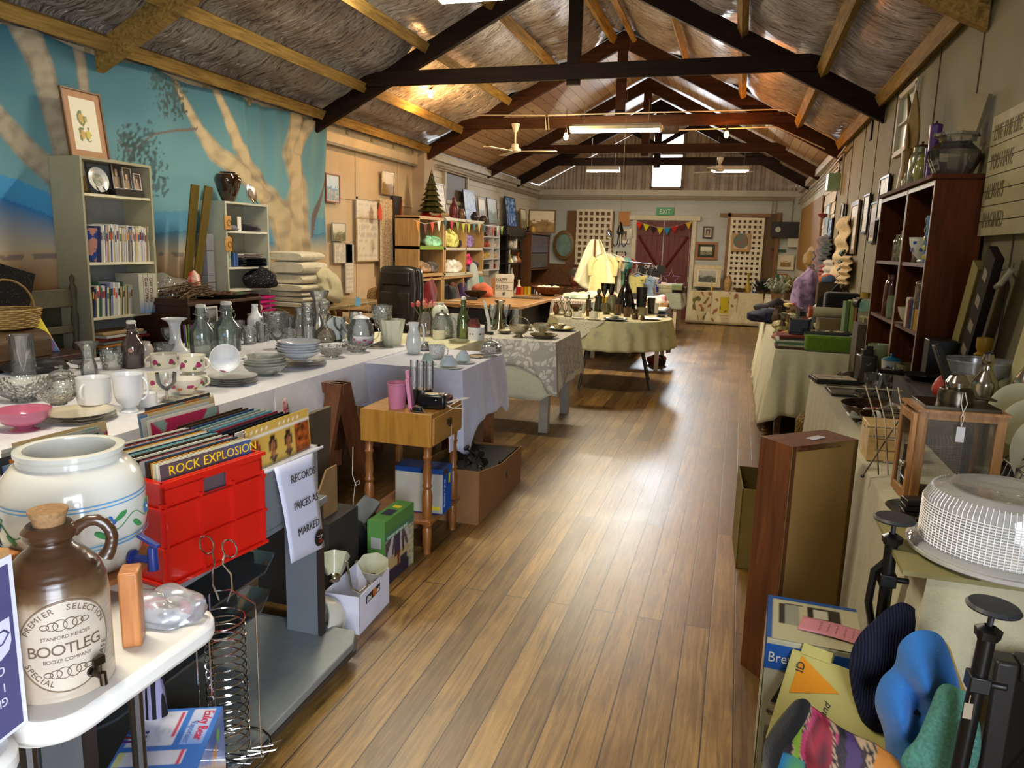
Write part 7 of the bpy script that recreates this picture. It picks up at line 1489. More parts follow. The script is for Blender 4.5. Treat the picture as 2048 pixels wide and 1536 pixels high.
p=wb(1480,486,YW-.16);rp=B().lathe([(0,0),(.15,0),(.15,.004),(0,.004)],28,M=Matrix.Rotation(PI/2,4,'X')).build('round_painting',PATT('#5c7c7c','#8c6a50','NOISE',12,bump=0),o,loc=(0,-.03,.22))
o=root('oval_mirror','oval brown framed mirror on the back wall','mirror',wb(1128,490,YW-.06));M=Matrix.Rotation(PI/2,4,'X')@Matrix.Scale(1.38,4,(0,1,0))
B().lathe([(.17,0),(.24,0),(.24,.03),(.18,.04)],36,M=M).build('frame',WOOD('#5c4420','#7c6030'),o);B().lathe([(0,.01),(.18,.01)],32,M=M).build('mirror_glass',P('#8fb0a4',.15,var=.25,scale=6,metal=.4),o)
o=root('exit_sign','green EXIT sign above the red doors','sign',wb(1330,431));B().box((0,-.02,.085),(.38,.035,.17)).build('panel',P('#1e8c50',.4),o,bev=.003);text('EXIT',.135,(0,-.038,.038),(1,0,0),(0,0,1),P('#dfeadc',.5),o,ax='CENTER',sx=.88)
backpic('square amber wooden clock beside the first lattice',1237,423,1260,451,'#b07428',0,'paper',5,.03,pal=['#b8782a','#b07024','#8c541c','#c08434'],name='wall_clock')
backpic('white framed small picture under the amber clock',1236,456,1259,487,'#cfccc0',.03,'portrait',5,.04)
backpic('black framed print beside the clothes rack',1231,503,1251,534,'#120e0c',.02,'portrait',6,.03,pal=['#c0a89c','#b09488','#c8b0a4','#a88c80'])
backpic('small dark framed floral portrait beside the red doors',1405,453,1425,477,'#2a1c12',.02,'portrait',7,.035)
backpic('wide orange framed landscape beside the red doors',1390,484,1433,519,'#9c5c24',.05,'land',8,.05,mcol='#3a4034')
backpic('large cream framed picture of trees standing on the back table',1386,531,1440,574,'#cfbf98',.03,'land',9,.07,YW-.35,pal=['#8c8c84','#5c6458','#4a4c40','#3c4038'])
backpic('small framed map on the back wall beside the switches',1553,509,1587,540,'#c4bc98',.05,'sepia',10,.015)
backpic('orange framed landscape leaning behind the plants',1541,547,1572,585,'#9c5c24',.04,'land',11,.03,YW-.01)
panel('speaker_box','long black equipment box high on the back wall',1541,444,1603,474,YW-.1,P('#0e0e0f',.5),.2,'equipment');
o=root('wall_dial','round white dial on the black equipment box','dial',wb(1556,459,YW-.21));B().lathe([(0,0),(.055,0),(.055,.008),(0,.008)],20,M=Matrix.Rotation(PI/2,4,'X')).build('dial',P('#b8bcb4',.4),o)
panel('fuse_box','white fuse box below the black equipment box',1574,476,1600,494,YW-.06,P('#c9c6b4',.5),.12,'fuse box')
panel('green_exit_label','small dark green label on the back wall',1555,499,1571,504,YW-.02,P('#14503c',.5),.01,'label')
o=root('light_switches','white panel with red and black switches beside the brown door','switches',wb(1543,518));B().box((0,-.02,.12),(.12,.03,.26)).build('plate',P('#c0bda8',.5),o)
for i in range(3):B().lathe([(0,0),(.03,0),(.026,.03),(0,.03)],12,M=Matrix.Rotation(PI/2,4,'X')).build('switch_knob',P(['#16140f','#5c1c10','#5c1c10'][i],.4),o,loc=(0,-.035,.2-.08*i))
for i in range(2):panel('switch_plate',['near','far'][i]+' white double switch plate beneath the red switches',1537+9*i,521,1545+9*i,534,YW-.02,P('#c9c4ac',.5),.02,'switch')
bunting('bunting','bunting looped across the top of the red doors',[wb(x,y,YW-.12)for x,y in((1272,443),(1290,448),(1310,454),(1330,456),(1350,453),(1385,442))],['#c83420','#c8c81c','#2a2024','#c0b420','#2a84b0','#b01c24','#5c1c1c','#c8a83c'],.14,PI/2)
bunting('bunting','bunting hanging down the far jamb of the red doors',[wb(x,y,YW-.09)for x,y in((1380,448),(1379,490),(1377,530),(1374,565))],['#d0502c','#141414','#c8b83c','#1c2420','#6e2418','#a8b83c','#c8d42c'],.10,PI/2)
bunting('bunting','bunting hanging down the near jamb of the red doors',[wb(x,y,YW-.09)for x,y in((1273,450),(1272,490),(1270,525))],['#1c3c24','#4c8c3c','#7a2c1c','#141414','#16241c'],.10,PI/2)
o=root('open_sign','black heart-shaped board painted OPEN in front of the red doors','sign',wb(1300,557,15.6));q=[(.30*math.sin(t)**3*1.05,.30*(.55+.5*math.cos(t)-.19*math.cos(2*t)-.07*math.cos(3*t))-.02)for t in[2*PI*k/40 for k in range(40)]]
B().prism(q,-.01,.01,'y').build('board',P('#0c0b0c',.5),o);text('OPEN',.105,(0,-.011,.20),(1,0,0),(0,0,1),P('#d0c8c4',.5),o,ax='CENTER');B().tube([(0,.0,-.14),(0,0,-.9)],.015,8).build('post',BLACK,o)
table('back_table','table against the back wall under the floor length cream cloth',-.93,.48,15.95,16.76,.65,WOOD('#6b4a2a','#8c6a40'))
cloth('tablecloth','cream cloth to the floor on the back table, behind two tea towels',outline_rect(-.95,.50,15.93,16.78),.663,.645,CLO('#cfc4a0',.3),.02,.3,31)
def towel_paint(kind):
 def f(u,v):
  n=ns(u*5,v*6,3 if kind else 9)
  if kind:
   if .3<u<.68 and .3<v<.85:return lin('#b8a41c')if n<.25 else lin('#5c5c1c')
   return mix(lin('#cbbf98'),lin('#8c5c44'),1 if(n>.22 and(u<.25 or u>.75 or v>.85))else(.5 if v<.28 and int(v*60)%2 and .25<u<.7 else 0))
  return mix(lin('#c0b48c'),lin('#5c5c2c')if ns(u*3,v*3,2)>0 else lin('#8c5430'),1 if n>.14 else .05)
 return f
for i,(x0,x1,kd)in enumerate(((1382,1419,0),(1422,1471,1))):
 a,c,t_=aY(x0,640,15.88),aY(x1,642,15.88),aY((x0+x1)/2,580,15.88)
 tag(B().grid(40,44,lambda u,v:(a.x+(c.x-a.x)*u,15.885+.006*math.sin(u*9),.05+(.665-.05)*v),col=towel_paint(kd)).build('tea_towel',PAINT(.85),solid=.004),['botanical printed tea towel hanging on the back table cloth','cream tea towel with a yellow centre hanging on the back table'][i],'tea towel')
tb=.668
def LB(px,py,w_,tp,kd,mt,nm,lb,cat='ornament',**k):p=aZ(px,py,tb);p.y=min(max(p.y,16.0),16.32);p.x=aY(px,py,p.y).x;s=depth(p)/F;V(nm,lb,cat,0,0,0,0,0,kd,mt,loc=(p.x,p.y,tb),R_=w_/2*s,H_=max(.05,aY(px,tp,p.y).z-tb),n=18,**k)
LB(1455,579,16,551,'vase',P('#b08c5c',.6,var=.4,scale=30),'carved_angel','carved tan figure group on the back table');LB(1495,580,12,546,'bud',P('#b0902c',.4,var=.4,scale=30),'gilt_figure','slim gilt figure before the door lattice')
LB(1515,580,22,560,'pot',PATT('#1c2c4c','#c9c8c0','NOISE',14,(.45,.5),.3,0),'china_pot','blue and white china pot on the back table');LB(1403,580,34,574,'plate',DK,'black_dish','black dish in front of the big cream picture','dish');LB(1480,581,26,577,'dish',BR,'brown_dish','brown dish beside the gilt figure','dish');LB(1423,578,5,562,'bud',P('#c9a84c',.4),'amber_bottle','tiny amber bottle before the cream picture','bottle')
o=root('dark_fern','dark green spiky foliage mound beside the brown door','plant',(aY(1524,570,16.2).x,16.15,tb));q=B();r_=random.Random(3)
for i in range(60):
 a,e=r_.uniform(0,2*PI),r_.uniform(.3,1.5);L_=r_.uniform(.18,.36);q.tube([(0,0,0),(L_*.6*math.cos(a)*math.cos(e),L_*.6*math.sin(a)*math.cos(e),L_*.7*math.sin(e)),(L_*math.cos(a)*math.cos(e),.7*L_*math.sin(a)*math.cos(e),L_*math.sin(e))],[.012,.014,.004],4)
q.build('foliage',P('#1c241c',.6,var=.4,scale=30),o);B().lathe([(0,0),(.07,0),(.09,.08),(.0,.08)],12).build('pot',BR,o)
o=root('clothes_rack','metal clothes rack carrying baby dresses and cardigans','clothes rack',(-1.75,12.1,0));rm=MET('#8c8c8c',.3)
B().tube([(-.05,-.55,0),(-.05,-.55,1.30),(.30,.9,1.25),(.30,.9,0)],.014,8).build('rail',rm,o)
for y,x in((-.55,-.05),(.9,.3)):B().tube([(x-.25,y,.02),(x+.25,y,.02)],.014,8).build('foot',rm,o)
def garment(name,label,p,w_,h_,mat,rz=0,flare=1.3,sleeve=True,seed=0):
 b=B();
 def f(u,v,s=1):
  ww=w_/2*(.55+.45*min(1,(1-v)*6))*(1+(flare-1)*(1-v))if v>.8 else w_/2*(1+(flare-1)*(1-v))
  x=(2*u-1)*ww;return(x,s*(.035+.03*(1-v))*math.cos((2*u-1)*PI/2)*1.2+.02*math.sin(u*22+seed)*(1-v),h_*(v-1)+(-.10*abs(2*u-1)if v>.9 else 0))
 b.grid(16,14,lambda u,v:f(u,v,1));b.grid(16,14,lambda u,v:f(1-u,v,-1))
 o=root(name,label,'clothing',p,rz);b.build('fabric',mat,o,smooth=70)
 if sleeve:
  for s in(-1,1):B().tube([(s*w_*.42,0,-.07),(s*w_*.62,0,-h_*.2),(s*w_*.60,.02,-h_*.42)],[.05,.05,.04],10).build('sleeve',mat,o)
 B().tube([(-w_*.4,0,-.05),(0,0,.01),(w_*.4,0,-.05)],.005,6).tube([(0,0,.01),(.0,0,.06),(.015,0,.08),(.02,0,.06)],.003,5).build('hanger',P('#cfc8b8',.5),o)
 return o
GS=[('long pale yellow baby dress facing the room on the rack','#d8cf94',1207,506,.36,.80,1.5,11.35),('lemon cardigan directly behind the yellow dress','#cfc080',1216,508,.34,.5,1.1,11.6),('white knitted coat behind the lemon cardigan','#d8d4c8',1222,507,.36,.62,1.2,11.8),('mint green cardigan on the rack','#6fae94',1230,510,.36,.5,1.1,12.0),('teal jumper on the rack','#2a8494',1236,512,.36,.46,1.1,12.2),('emerald green jumper on the rack','#2a8c64',1240,513,.34,.44,1.1,12.4),('dark red cardigan at the far end of the rack','#7c1420',1246,512,.36,.46,1.1,12.65),('white and red striped top beyond the dark red cardigan','#cfc0b8',1250,520,.34,.5,1.1,12.85)]
for i,(lb,cx,px,py,w_,h_,fl,y)in enumerate(GS):p=aY(px,py,y);garment('garment',lb,p,w_*.85,h_,CLO(cx,.5),rz=.25,flare=fl,seed=i)
p=aY(1190,479,11.3);o=root('lace_shawl','white lace shawl draped over a stand beside the baby dresses','shawl',p)
def shf(u,v):
 w_=.05+.26*v**.7;return((2*u-1)*w_+.02*math.sin(u*20),.08*math.cos((2*u-1)*1.5)+.03*math.sin(u*16+v*3),-.86*v*(1-.25*abs(2*u-1.1)))
B().grid(24,20,shf).build('lace',PATT('#9c8c54','#dcd6b8','VORONOI',38,(.1,.2)),o,solid=.004);B().tube([(0,0.02,-1.9+.02),(0,.02,0)],.015,8).build('stand',WOOD('#4a3018','#6b4a28'),o)
o=root('mannequin_head','dark haired model head behind the wicker bowl','mannequin',aY(1150,577,12.0));B().blob((0,0,.16),(.09,.10,.13),16,12,.04).build('head',P('#6e3a28',.5),o);B().blob((0,.02,.2),(.11,.12,.14),16,12,.1,2).build('hair',P('#3a342c',.8),o);B().lathe([(.05,0),(.045,.08)],12).build('neck',P('#6e3a28',.5),o);B().lathe([(0,-.8),(.14,-.8),(.14,0),(0,0)],12).build('stand',WOOD('#4a3018','#6b4a28'),o)
o=root('earring_board','brown cork board pinned with earrings in front of the brown panel','display board',wb(1118,568,16.4));z0=o.location.z;B().box((0,0,.22),(.75,.03,.46)).box((0,.05,-z0/2),(.7,.04,z0)).build('board',P('#5c3a18',.7,var=.3,scale=30),o);q=B();r_=random.Random(6)
for i in range(30):q.blob((r_.uniform(-.34,.34),-.025,r_.uniform(.05,.42)),(.008,.008,.018),6,4,0)
q.build('earrings',MET('#d0cabc',.25),o)
table('side_table','white-legged table under the pale sage cloth near the red doors',-1.75,-.98,13.35,14.5,.735,P('#d8ceb0',.5),lw=.06)
cloth('tablecloth','pale sage cloth on the white-legged table near the red doors',outline_rect(-1.77,-.96,13.33,14.52),.748,.27,CLO('#aab2a0',.3),.02,.25,41)
for i,(px,py,w_,h_,cx,lb)in enumerate([(1300,582,36,10,'#1c2c8c','royal blue folded jumper nearest the rack'),(1303,572,34,12,'#24349c','second royal blue jumper folded on top of the first'),(1322,566,22,8,'#d8b8b8','pale pink folded garment on top of the pile'),(1330,583,30,14,'#b8b494','sage folded jumper in the middle of the pale table'),(1345,583,32,12,'#8c7c6c','brown folded jumper near the corner of the pale table'),(1349,573,32,8,'#b0b4c0','grey-blue folded jumper topping the brown one'),(1362,584,22,10,'#5c4a44','dark brown folded garment at the cloth corner'),(1355,576,20,10,'#8c9c74','green folded garment near the star hanger')]):
 p=aZ(px,py+(0 if i not in(1,2,5,7)else 0),.76 if i not in(1,2,5,7)else .84);p.y=max(13.5,min(14.2,p.y));p.x=aY(px,py,p.y).x;s=depth(p)/F;p.z=.752 if i not in(1,2,5,7)else .752+.055
 folded('folded_jumper',lb,'clothing',p,(w_*s,.3,h_*s+.01),CLO(cx),layers=2,seed=i)
p=aZ(1276,600,.76);garment('garment','pale blue dress hanging in front of the OPEN board',aY(1276,546,12.6),.42,.55,CLO('#8ea9c4'),rz=.1,flare=1.5,seed=9);garment('garment','lemon knitted jacket hanging before the pale blue dress',aY(1262,548,12.3),.36,.3,CLO('#c9c47c'),rz=.3,seed=4);garment('garment','white spotted baby suit behind the pale blue dress',aY(1292,550,12.9),.3,.34,PATT('#6e4a8c','#d0ccd0','VORONOI',40,(.2,.3)),rz=.1,seed=5)
o=root('star_hanger','purple wire star-shaped hanger near the red doors','hanger',aY(1342,558,14.0));q=[(.16*math.sin(2*PI*k/10)*(1 if k%2==0 else .45),0,.16*math.cos(2*PI*k/10)*(1 if k%2==0 else .45))for k in range(10)];B().tube(q,.006,6,closed=True).tube([(0,0,.16),(0,0,.2)],.003).tube([(0,0,-.07),(0,0,-.28)],.006).build('wire',P('#a890c0',.5),o)
p=aY(1240,470,8.6);o=root('spot_light','black and chrome spotlight cluster hanging on a long chain','ceiling light',p);o.scale=(.5,.5,1)
top=4.2-p.z;q=B();n_=40;zb_=.14
for i in range(n_):q.tube([(.006*(i%2),.006*((i+1)%2),zb_+(top-zb_)*i/n_),(-.006*(i%2),-.006*((i+1)%2),zb_+(top-zb_)*(i+.9)/n_)],.0035,5)
q.build('chain',MET('#8c7c6c',.4),o);B().lathe([(0,.0),(.07,.01),(.08,.04),(.045,.10),(.02,.14),(0,.15)],16,flute=.05,fn=5).build('canopy',P('#0c0c0e',.25,coat=.4),o)
for s,a in((-1,.3),(1,-.2)):
 B().tube([(s*.03,0,.03),(s*.05,-.02,-.10),(s*.10,-.03,-.13),(s*.16,-.02,-.09),(s*.18,0,-.04)],.009,8).build('arm',P('#0c0c0e',.3),o)
 B().lathe([(.0,-.05),(.03,-.05),(.055,.0),(.06,.07),(.05,.07),(.04,0)],18,M=Matrix.Rotation(s*1.2,4,'Y')).build('spot_head',CHROME if s<0 else P('#c8c4b8',.3),o,loc=(s*.22,-.02,.0))
B().tube([(-.01,-.03,.03),(-.03,-.04,-.10),(-.02,-.04,-.14),(.01,-.04,-.1),(.0,-.03,.02)],.008,8).build('cable',P('#0c0c0e',.3),o)
# RIGHT SIDE
ZT1=.757;CRC=CLO('#bfb898',.4,.08)
table('side_table','long timber table under the near cream cloth beside the wall',.50,1.08,1.90,4.95,.735,WOOD('#6b4a2a','#8c6a40',1))
cloth('tablecloth','cream pleated cloth hanging to the floor from the near wall-side table',outline_rect(.488,1.05,1.88,4.97,.025),.750,lambda k,t:[.62,.1,.6,.69][k],CRC,.018,.19,51,rows=14,flare=.012)
table('side_table','long timber table under the farther cream cloth beside the wall',.34,1.08,6.2,9.6,.735,WOOD('#6b4a2a','#8c6a40',1))
cloth('tablecloth','pale cream cloth hanging to the floor from the farther wall-side table',outline_rect(.32,1.02,6.12,9.6,.03),.750,lambda k,t:[.50,.1,.6,.68][k],CLO('#cbc7a6',.4,.08),.03,.13,52,rows=14,flare=.04)
table('side_table','third wall-side table near the far corner, under grey cloth',.52,1.08,10.0,14.6,.72,WOOD('#6b4a2a','#8c6a40',1))
cloth('tablecloth','grey-cream cloth on the third wall-side table near the far corner',outline_rect(.5,1.02,9.95,14.7,.06),.735,.62,CLO('#b8b294',.4),.03,.2,53)
LIM=(.47,1.07,1.97,4.9,ZT1)
o=root('cake_dome','large clear ribbed plastic cake dome on a white base','cake dome',(.675,2.035,ZT1));RB_=.205
B().lathe([(0,0),(RB_*.9,0),(RB_,.012),(RB_*1.02,.022),(RB_*.95,.022),(RB_*.93,.014),(0,.012)],56).build('base_plate',P('#dcd8d0',.25,coat=.4),o)
q=B();n=160;pr=[(RB_*.99,.024),(RB_*.96,.03),(RB_*.88,.034),(RB_*.875,.10),(RB_*.86,.14),(RB_*.80,.165),(RB_*.66,.178),(RB_*.6,.180),(RB_*.5,.172),(0,.170)]
q.lathe(pr,56);q.lathe([(a-.002,b-.003)for a,b in pr],56);q.build('dome',GLASS('#ffffff',0,.6,.04),o)
q=B()
for i in range(15):z=.038+i*.0068;q.lathe([(RB_*.878,z),(RB_*.889,z+.0012),(RB_*.878,z+.0024)],56)
for i in range(90):a=2*PI*i/90;q.tube([(RB_*.883*math.cos(a),RB_*.883*math.sin(a),.036),(RB_*.876*math.cos(a),RB_*.876*math.sin(a),.115),(RB_*.855*math.cos(a),RB_*.855*math.sin(a),.148),(RB_*.79*math.cos(a),RB_*.79*math.sin(a),.1695)],.0011,3)
q.build('moulded_ribs',P('#ffffff',.3),o)
tag(B().box((0,0,.006),(.46,.42,.012)).build('board',CARD('#8c8458'),loc=(.66,2.08,ZT1-.006)),'olive board lying under the cake dome','board')
for ob in(o,):ob.location.z=ZT1+.007
LW=WOOD('#7c5228','#b0804a',2,1.5,.5,.1);o=root('wooden_lantern','wooden framed glass lantern with a dark metal lid and ring handle','lantern',(.655,2.50,ZT1),.06);lw,ll,lh=.235,.17,.30
for sx in(-1,1):
 for sy in(-1,1):B().box((sx*(lw/2-.013),sy*(ll/2-.013),lh/2),(.026,.026,lh)).build('corner_post',LW,o,bev=.002)
for z in(.012,lh-.014):
 for sy in(-1,1):B().box((0,sy*(ll/2-.010),z),(lw-.05,.02,.028)).build('rail',LW,o)
 B().box((lw/2-.010,0,z),(.02,ll-.05,.028)).build('rail',LW,o)
B().box((0,0,.004),(lw,ll,.008)).build('floor_panel',LW,o);B().box((0,0,lh-.003),(lw+.012,ll+.012,.008)).build('top_panel',LW,o)
d_=root('lantern_door',None,None,(-lw/2-.006,0,0));d_.parent=o;q=B()
for sy in(-1,1):q.box((0,sy*(ll/2-.022),lh/2),(.012,.024,lh-.03))
for z in(.03,lh-.03):q.box((0,0,z),(.012,ll-.06,.026))
q.build('door_frame',LW,d_,bev=.001);B().box((0,0,lh/2),(.002,ll-.06,lh-.08)).build('pane',GLASS('#ffffff',0,.03),d_);B().blob((-.016,-ll/2+.03,lh*.42),(.011,.011,.011),12,8,0).build('knob',CHROME,d_)
for sy in(-1,1):B().box((0,sy*(ll/2-.008),lh/2),(lw-.05,.002,lh-.05)).build('pane',GLASS('#ffffff',0,.03),o)
B().box((lw/2-.008,0,lh/2),(.002,ll-.05,lh-.05)).build('pane',GLASS('#ffffff',0,.03),o)
ML=MET('#5c564a',.25);B().box((0,0,lh+.006),(lw*.86,ll*.9,.012)).lathe([(.05,lh+.01),(.05,lh+.04),(.045,lh+.055),(.02,lh+.065),(0,lh+.066)],20).build('metal_lid',ML,o,bev=.001)
B().lathe([(.03,lh+.055),(.034,lh+.075),(.022,lh+.095),(0,lh+.10)],18).build('vent_cap',MET('#b0aca4',.15),o)
B().tube([(.05,0,lh+.03),(.08,.01,lh+.035),(.12,.03,lh+.02),(.10,.06,lh+.018),(.03,.05,lh+.02)],.004,8).build('ring_handle',MET('#8c887c',.3),o)
o=root('price_tag','small white price tag hanging on a loop from the lantern lid','tag',(.655,2.405,ZT1+.235));B().box((0,0,0),(.022,.001,.045)).build('card',CARD('#d8d8dc'),o);B().tube([(0,0,.022),(.004,.0,.05),(-.006,.01,.09),(0,.03,.12)],.0012,5).tube([(0,0,.022),(-.004,.0,.05),(.01,.01,.09),(.006,.03,.12)],.0012,5).build('string',P('#d0ccc0',.7),o)
p=aZ(1740,932,ZT1);o=root('desk_organiser','small pale pine box with three drawers','drawers',(.575,3.0,ZT1));PP=WOOD('#a8864c','#cfb078',0,1,.5,.05);B().box((0,0,.065),(.15,.17,.13)).build('carcass',PP,o,bev=.002)
for i in range(3):B().box((.008,-.087,.022+.042*i),(.118,.006,.037)).build('drawer',PP,o,bev=.001)
B().tube([(-.0755,.03,.105),(-.0755,.015,.112),(-.0755,.005,.104),(-.0755,-.02,.106)],.001,4).build('pencil_mark',INK,o)
for i,(x,y,r_,nm)in enumerate([(.60,3.42,.085,'nearer curved brown patterned bowl-shaped tray holding a chrome tube'),(.575,3.66,.10,'farther curved brown patterned tray with egg cups in it')]):
 V('patterned_tray',nm,'tray',0,0,0,0,0,'dish',PATT('#3a2818','#5c4226','NOISE',30,rough=.3,bump=0),loc=(x+.05,y,ZT1),R_=r_*1.5,H_=.075,sy=1.15,t=.004)
o=root('chrome_flask','chrome cylindrical tube lying in the near brown tray','flask',(.70,3.42,ZT1+.055),rot=(0,PI/2,.1));B().lathe([(0,-.1),(.036,-.1),(.036,.08),(.03,.1),(.026,.1),(.03,.07),(.03,-.08)],24).build('tube',MET('#a8a8ac',.12),o);B().lathe([(.036,-.1),(.04,-.1),(.04,-.085),(.036,-.085)],24).build('white_ring',WHITE,o)
o=root('egg_tray','white plastic egg tray in the farther brown tray','egg tray',(.60,3.60,ZT1+.03));q=B().box((0,0,.0),(.16,.09,.012))
for i in range(6):q.blob((-.05+.05*(i%3),-.02+.04*(i//3),.015),(.02,.02,.022),10,8,0)
q.build('tray',P('#c9cdc8',.3),o,bev=.004)
V('opal_plate','pale opal saucer leaning in the near brown tray','plate',0,0,0,0,0,'dish',CER('#b4c4c0'),loc=(.60,3.33,ZT1+.02),R_=.075,H_=.03)
heap('plastic_wrapped_cloth','red and clear wrapped packet in the farther brown tray','packet',(.70,3.68,ZT1+.02),(.09,.06,.03),PATT('#8c1c1c','#8c8678','NOISE',10,(.4,.45),.3),6)
o=root('wire_stand','folded chrome wire rack standing beside the lantern','rack',(.535,2.72,ZT1),.1);q=B()
for i in range(4):q.tube([(-.03+.03*i,-.02,.01),(-.045+.03*i,.03,.19),(-.08+.035*i,.07,.30)],.0028,6)
for z,f in((.05,.3),(.13,.6),(.16,.7),(.29,1)):q.tube([(-.03-.05*f,.09*f-.02,z),(.07-.03*f,.09*f-.02,z)],.0028,6)
q.build('wire_frame',CHROME,o);B().tube([(-.085,-.04,.005),(.0,.02,.14),(.05,.05,.22)],.0028,6).build('strut',CHROME,o);B().blob((-.085,-.04,.006),(.007,.007,.006),8,6,0).build('rubber_foot',BLACK,o)
o=root('glass_baking_dish','shallow glass dish holding black cassette-like items at the cloth edge','dish',(.545,2.30,ZT1));B().lathe(prof('dish',.085,.03),28,sx=1.0).build('dish',G,o)
for i in range(3):tag(B().box((0,0,.009),(.10,.05,.016)).build('black_case',PLA('#15161a',.3),loc=(.555,2.305,ZT1+.006+.018*i),rz=.1*i,bev=.003),['lowest','middle','uppermost'][i]+' black flat case stacked in the glass dish','case')
RZ1=.935;tag(B().box((0,0,(RZ1-ZT1)/2),(.31,1.25,RZ1-ZT1)).build('display_riser',P('#2c2a26',.7),loc=(.93,3.42,ZT1)),'dark box riser along the wall behind the lantern','riser')
LIM=(.80,1.07,2.85,4.02,RZ1)
V('plastic_tub','large frosted clear plastic tub','tub',1945,815,RZ1,122,712,'bucket',GLASS('#cfd4d8',0,.5,.2),n=40)
LIM=None
def wp(px,py,x):return aX(px,py,x)
o=root('dish_rack','dark wire dish rack against the wall behind the cake dome','dish rack',(.97,2.78,ZT1));q=B();dk=MET('#5c5c58',.3)
for i in range(16):q.tube([(-.16,-.34+.042*i,.02),(-.12,-.34+.042*i+.03,.12),(-.05,-.34+.042*i,.20)],.0025,5).tube([(.0,-.34+.042*i,.19),(.05,-.34+.042*i+.03,.1),(.10,-.34+.042*i,.02)],.0025,5)
for x,z in((-.16,.02),(-.12,.12),(-.05,.2),(0,.19),(.1,.02)):q.tube([(x,-.36,z),(x,.33,z)],.004,6)
q.build('wire_frame',dk,o)
for i in range(3):
 o=root('plate',['nearest','middle','farthest'][i]+' large cream plate leaning in the dark dish rack','plate',(.95,2.58+.13*i,ZT1+.14+.03*i),rot=(1.15,.25,.2));B().lathe(prof('plate',.135,.02,.004),30).build('plate',CER('#c2bd9c'),o)
o=root('frying_pan','brown lacquered pan with a pale edge leaning above the dish rack','pan',(.93,3.08,RZ1+.03),rot=(.4,.15,0));B().lathe(prof('dish',.15,.04,.004),30).build('pan',CER('#b8b294'),o)
for i,(px,py,x,w_,tp,lb,kd,mt)in enumerate([(1900,800,.86,26,756,'green plastic lid leaning by the red netting','bowl',PLA('#3f7c3c')),(1962,842,.93,70,800,'chrome dome-lidded pot in front of the clear tub','pot',CHROME)]):
 p=wp(px,py,x);p.z=RZ1;s=depth(p)/F;V('kitchen_pot',lb,'pot',0,0,0,0,0,kd,mt,loc=p,R_=w_/2*s,H_=.09)
heap('red_netting','red plastic netting in a clear bag inside the frosted tub','netting',aZ(1925,795,RZ1+.02)+Vector((-.03,-.03,0)),(.085,.06,.06),P('#b0301c',.4,var=.3,scale=60,bump=.8),5)
for i,(x,y,rr_,hh_,lb,mt,kd)in enumerate([(.90,3.10,.045,.22,'chrome vacuum flask with a dark blue cap behind the dish rack',MET('#b0aca4',.15),'flip'),(1.0,2.98,.05,.26,'tall chrome pump flask nearest the wall',MET('#c0bcb4',.15),'bottle')]):
 V('vacuum_flask',lb,'flask',0,0,0,0,0,kd,mt,loc=(x,y,RZ1),R_=rr_,H_=hh_,lid=PLA('#141a34'))
o=root('knife_sharpener','black handled wooden tool standing diagonally before the clear tub','tool',aX(1915,790,.84)+Vector((0,0,0)),rot=(0,-.42,.2));o.location.z=RZ1+.01;B().box((0,0,.15),(.028,.03,.20)).build('handle',BLACK,o,bev=.004);B().box((0,0,.02),(.02,.02,.08)).build('blade',WOOD('#5c3018','#7c4828'),o)
o=root('black_skillet','small black flat skillet lying behind the glass jars','pan',aZ(1850,760,.9));o.location=(.86,3.85,RZ1);B().lathe(prof('dish',.09,.025,.003),24).build('pan',BLACK,o);B().tube([(-.08,0,.02),(-.2,-.03,.03)],.01,8).build('handle',BLACK,o)
V('plastic_beaker','white plastic beaker with a green base by the clear tub','beaker',0,0,0,0,0,'tumbler',P('#cfd4d0',.3),loc=(.99,3.25,RZ1),R_=.05,H_=.12)
LIM=(.47,.87,1.97,4.9,ZT1)
def grp(rows,z):
 for(nm,lb,cat,px,py,w_,tp,kd,mt,*k)in rows:V(nm,lb,cat,px,py,z,w_,tp,kd,mt,**(k[0]if k else{}))
DG=GLASS('#a9aca0',30,.35)
grp([('glass_jar','first of the dim glass jars beside the metal canister','jar',1742,786,32,744,'tumbler',DG),('glass_jar','tall glass jar with a wire-clipped lid in the jar cluster','jar',1768,790,34,738,'jar',DG,dict(lid=G)),('glass_jar','ribbed glass jar in the middle of the jar cluster','jar',1790,798,36,742,'cyl',DG),('glass_jar','grey-green glass jar next to the travel mug','jar',1812,800,34,736,'cyl',GLASS('#8c988c',30,.4)),('glass_jar','low glass bowl in front of the jar cluster','bowl',1765,812,40,792,'bowl',DG),('glass_jar','glass dish with a chrome rim beyond the egg tray','dish',1728,800,44,780,'bowl',DG),('travel_mug','white travel mug with a blue lid and band','mug',1836,790,36,722,'ribvase',P('#c4c8c4',.35),dict(lid=PLA('#1c6a90'))),('green_pot','pale green ceramic pot behind the jars','pot',1822,760,40,690,'ribvase',CER('#8c9c78')),('green_pot','stacked green plastic tumblers inside the cabinet foot','tumbler',1838,745,36,700,'tumbler',CER('#8c9868')),('glass_jar','small goblet in the jar cluster','glass',1752,800,22,760,'goblet',G),('glass_jar','clear glass mug nearest the skillet','glass',1850,812,30,772,'mug',DG)],ZT1)
o=root('metal_canister','dull grey metal canister with a black clip top','canister',(.755,4.75,ZT1),.2);B().box((0,0,.085),(.10,.075,.17)).build('body',MET('#6c6c68',.4),o,bev=.008);B().box((0,0,.185),(.06,.05,.03)).box((.01,0,.21),(.04,.02,.02)).build('clip_lid',PLA('#2a2a28'),o,bev=.003);B().tube([(-.015,-.0385,.12),(.0,-.0385,.11),(.015,-.0385,.125)],.002,4).build('mark',P('#b8b8b4',.4),o)
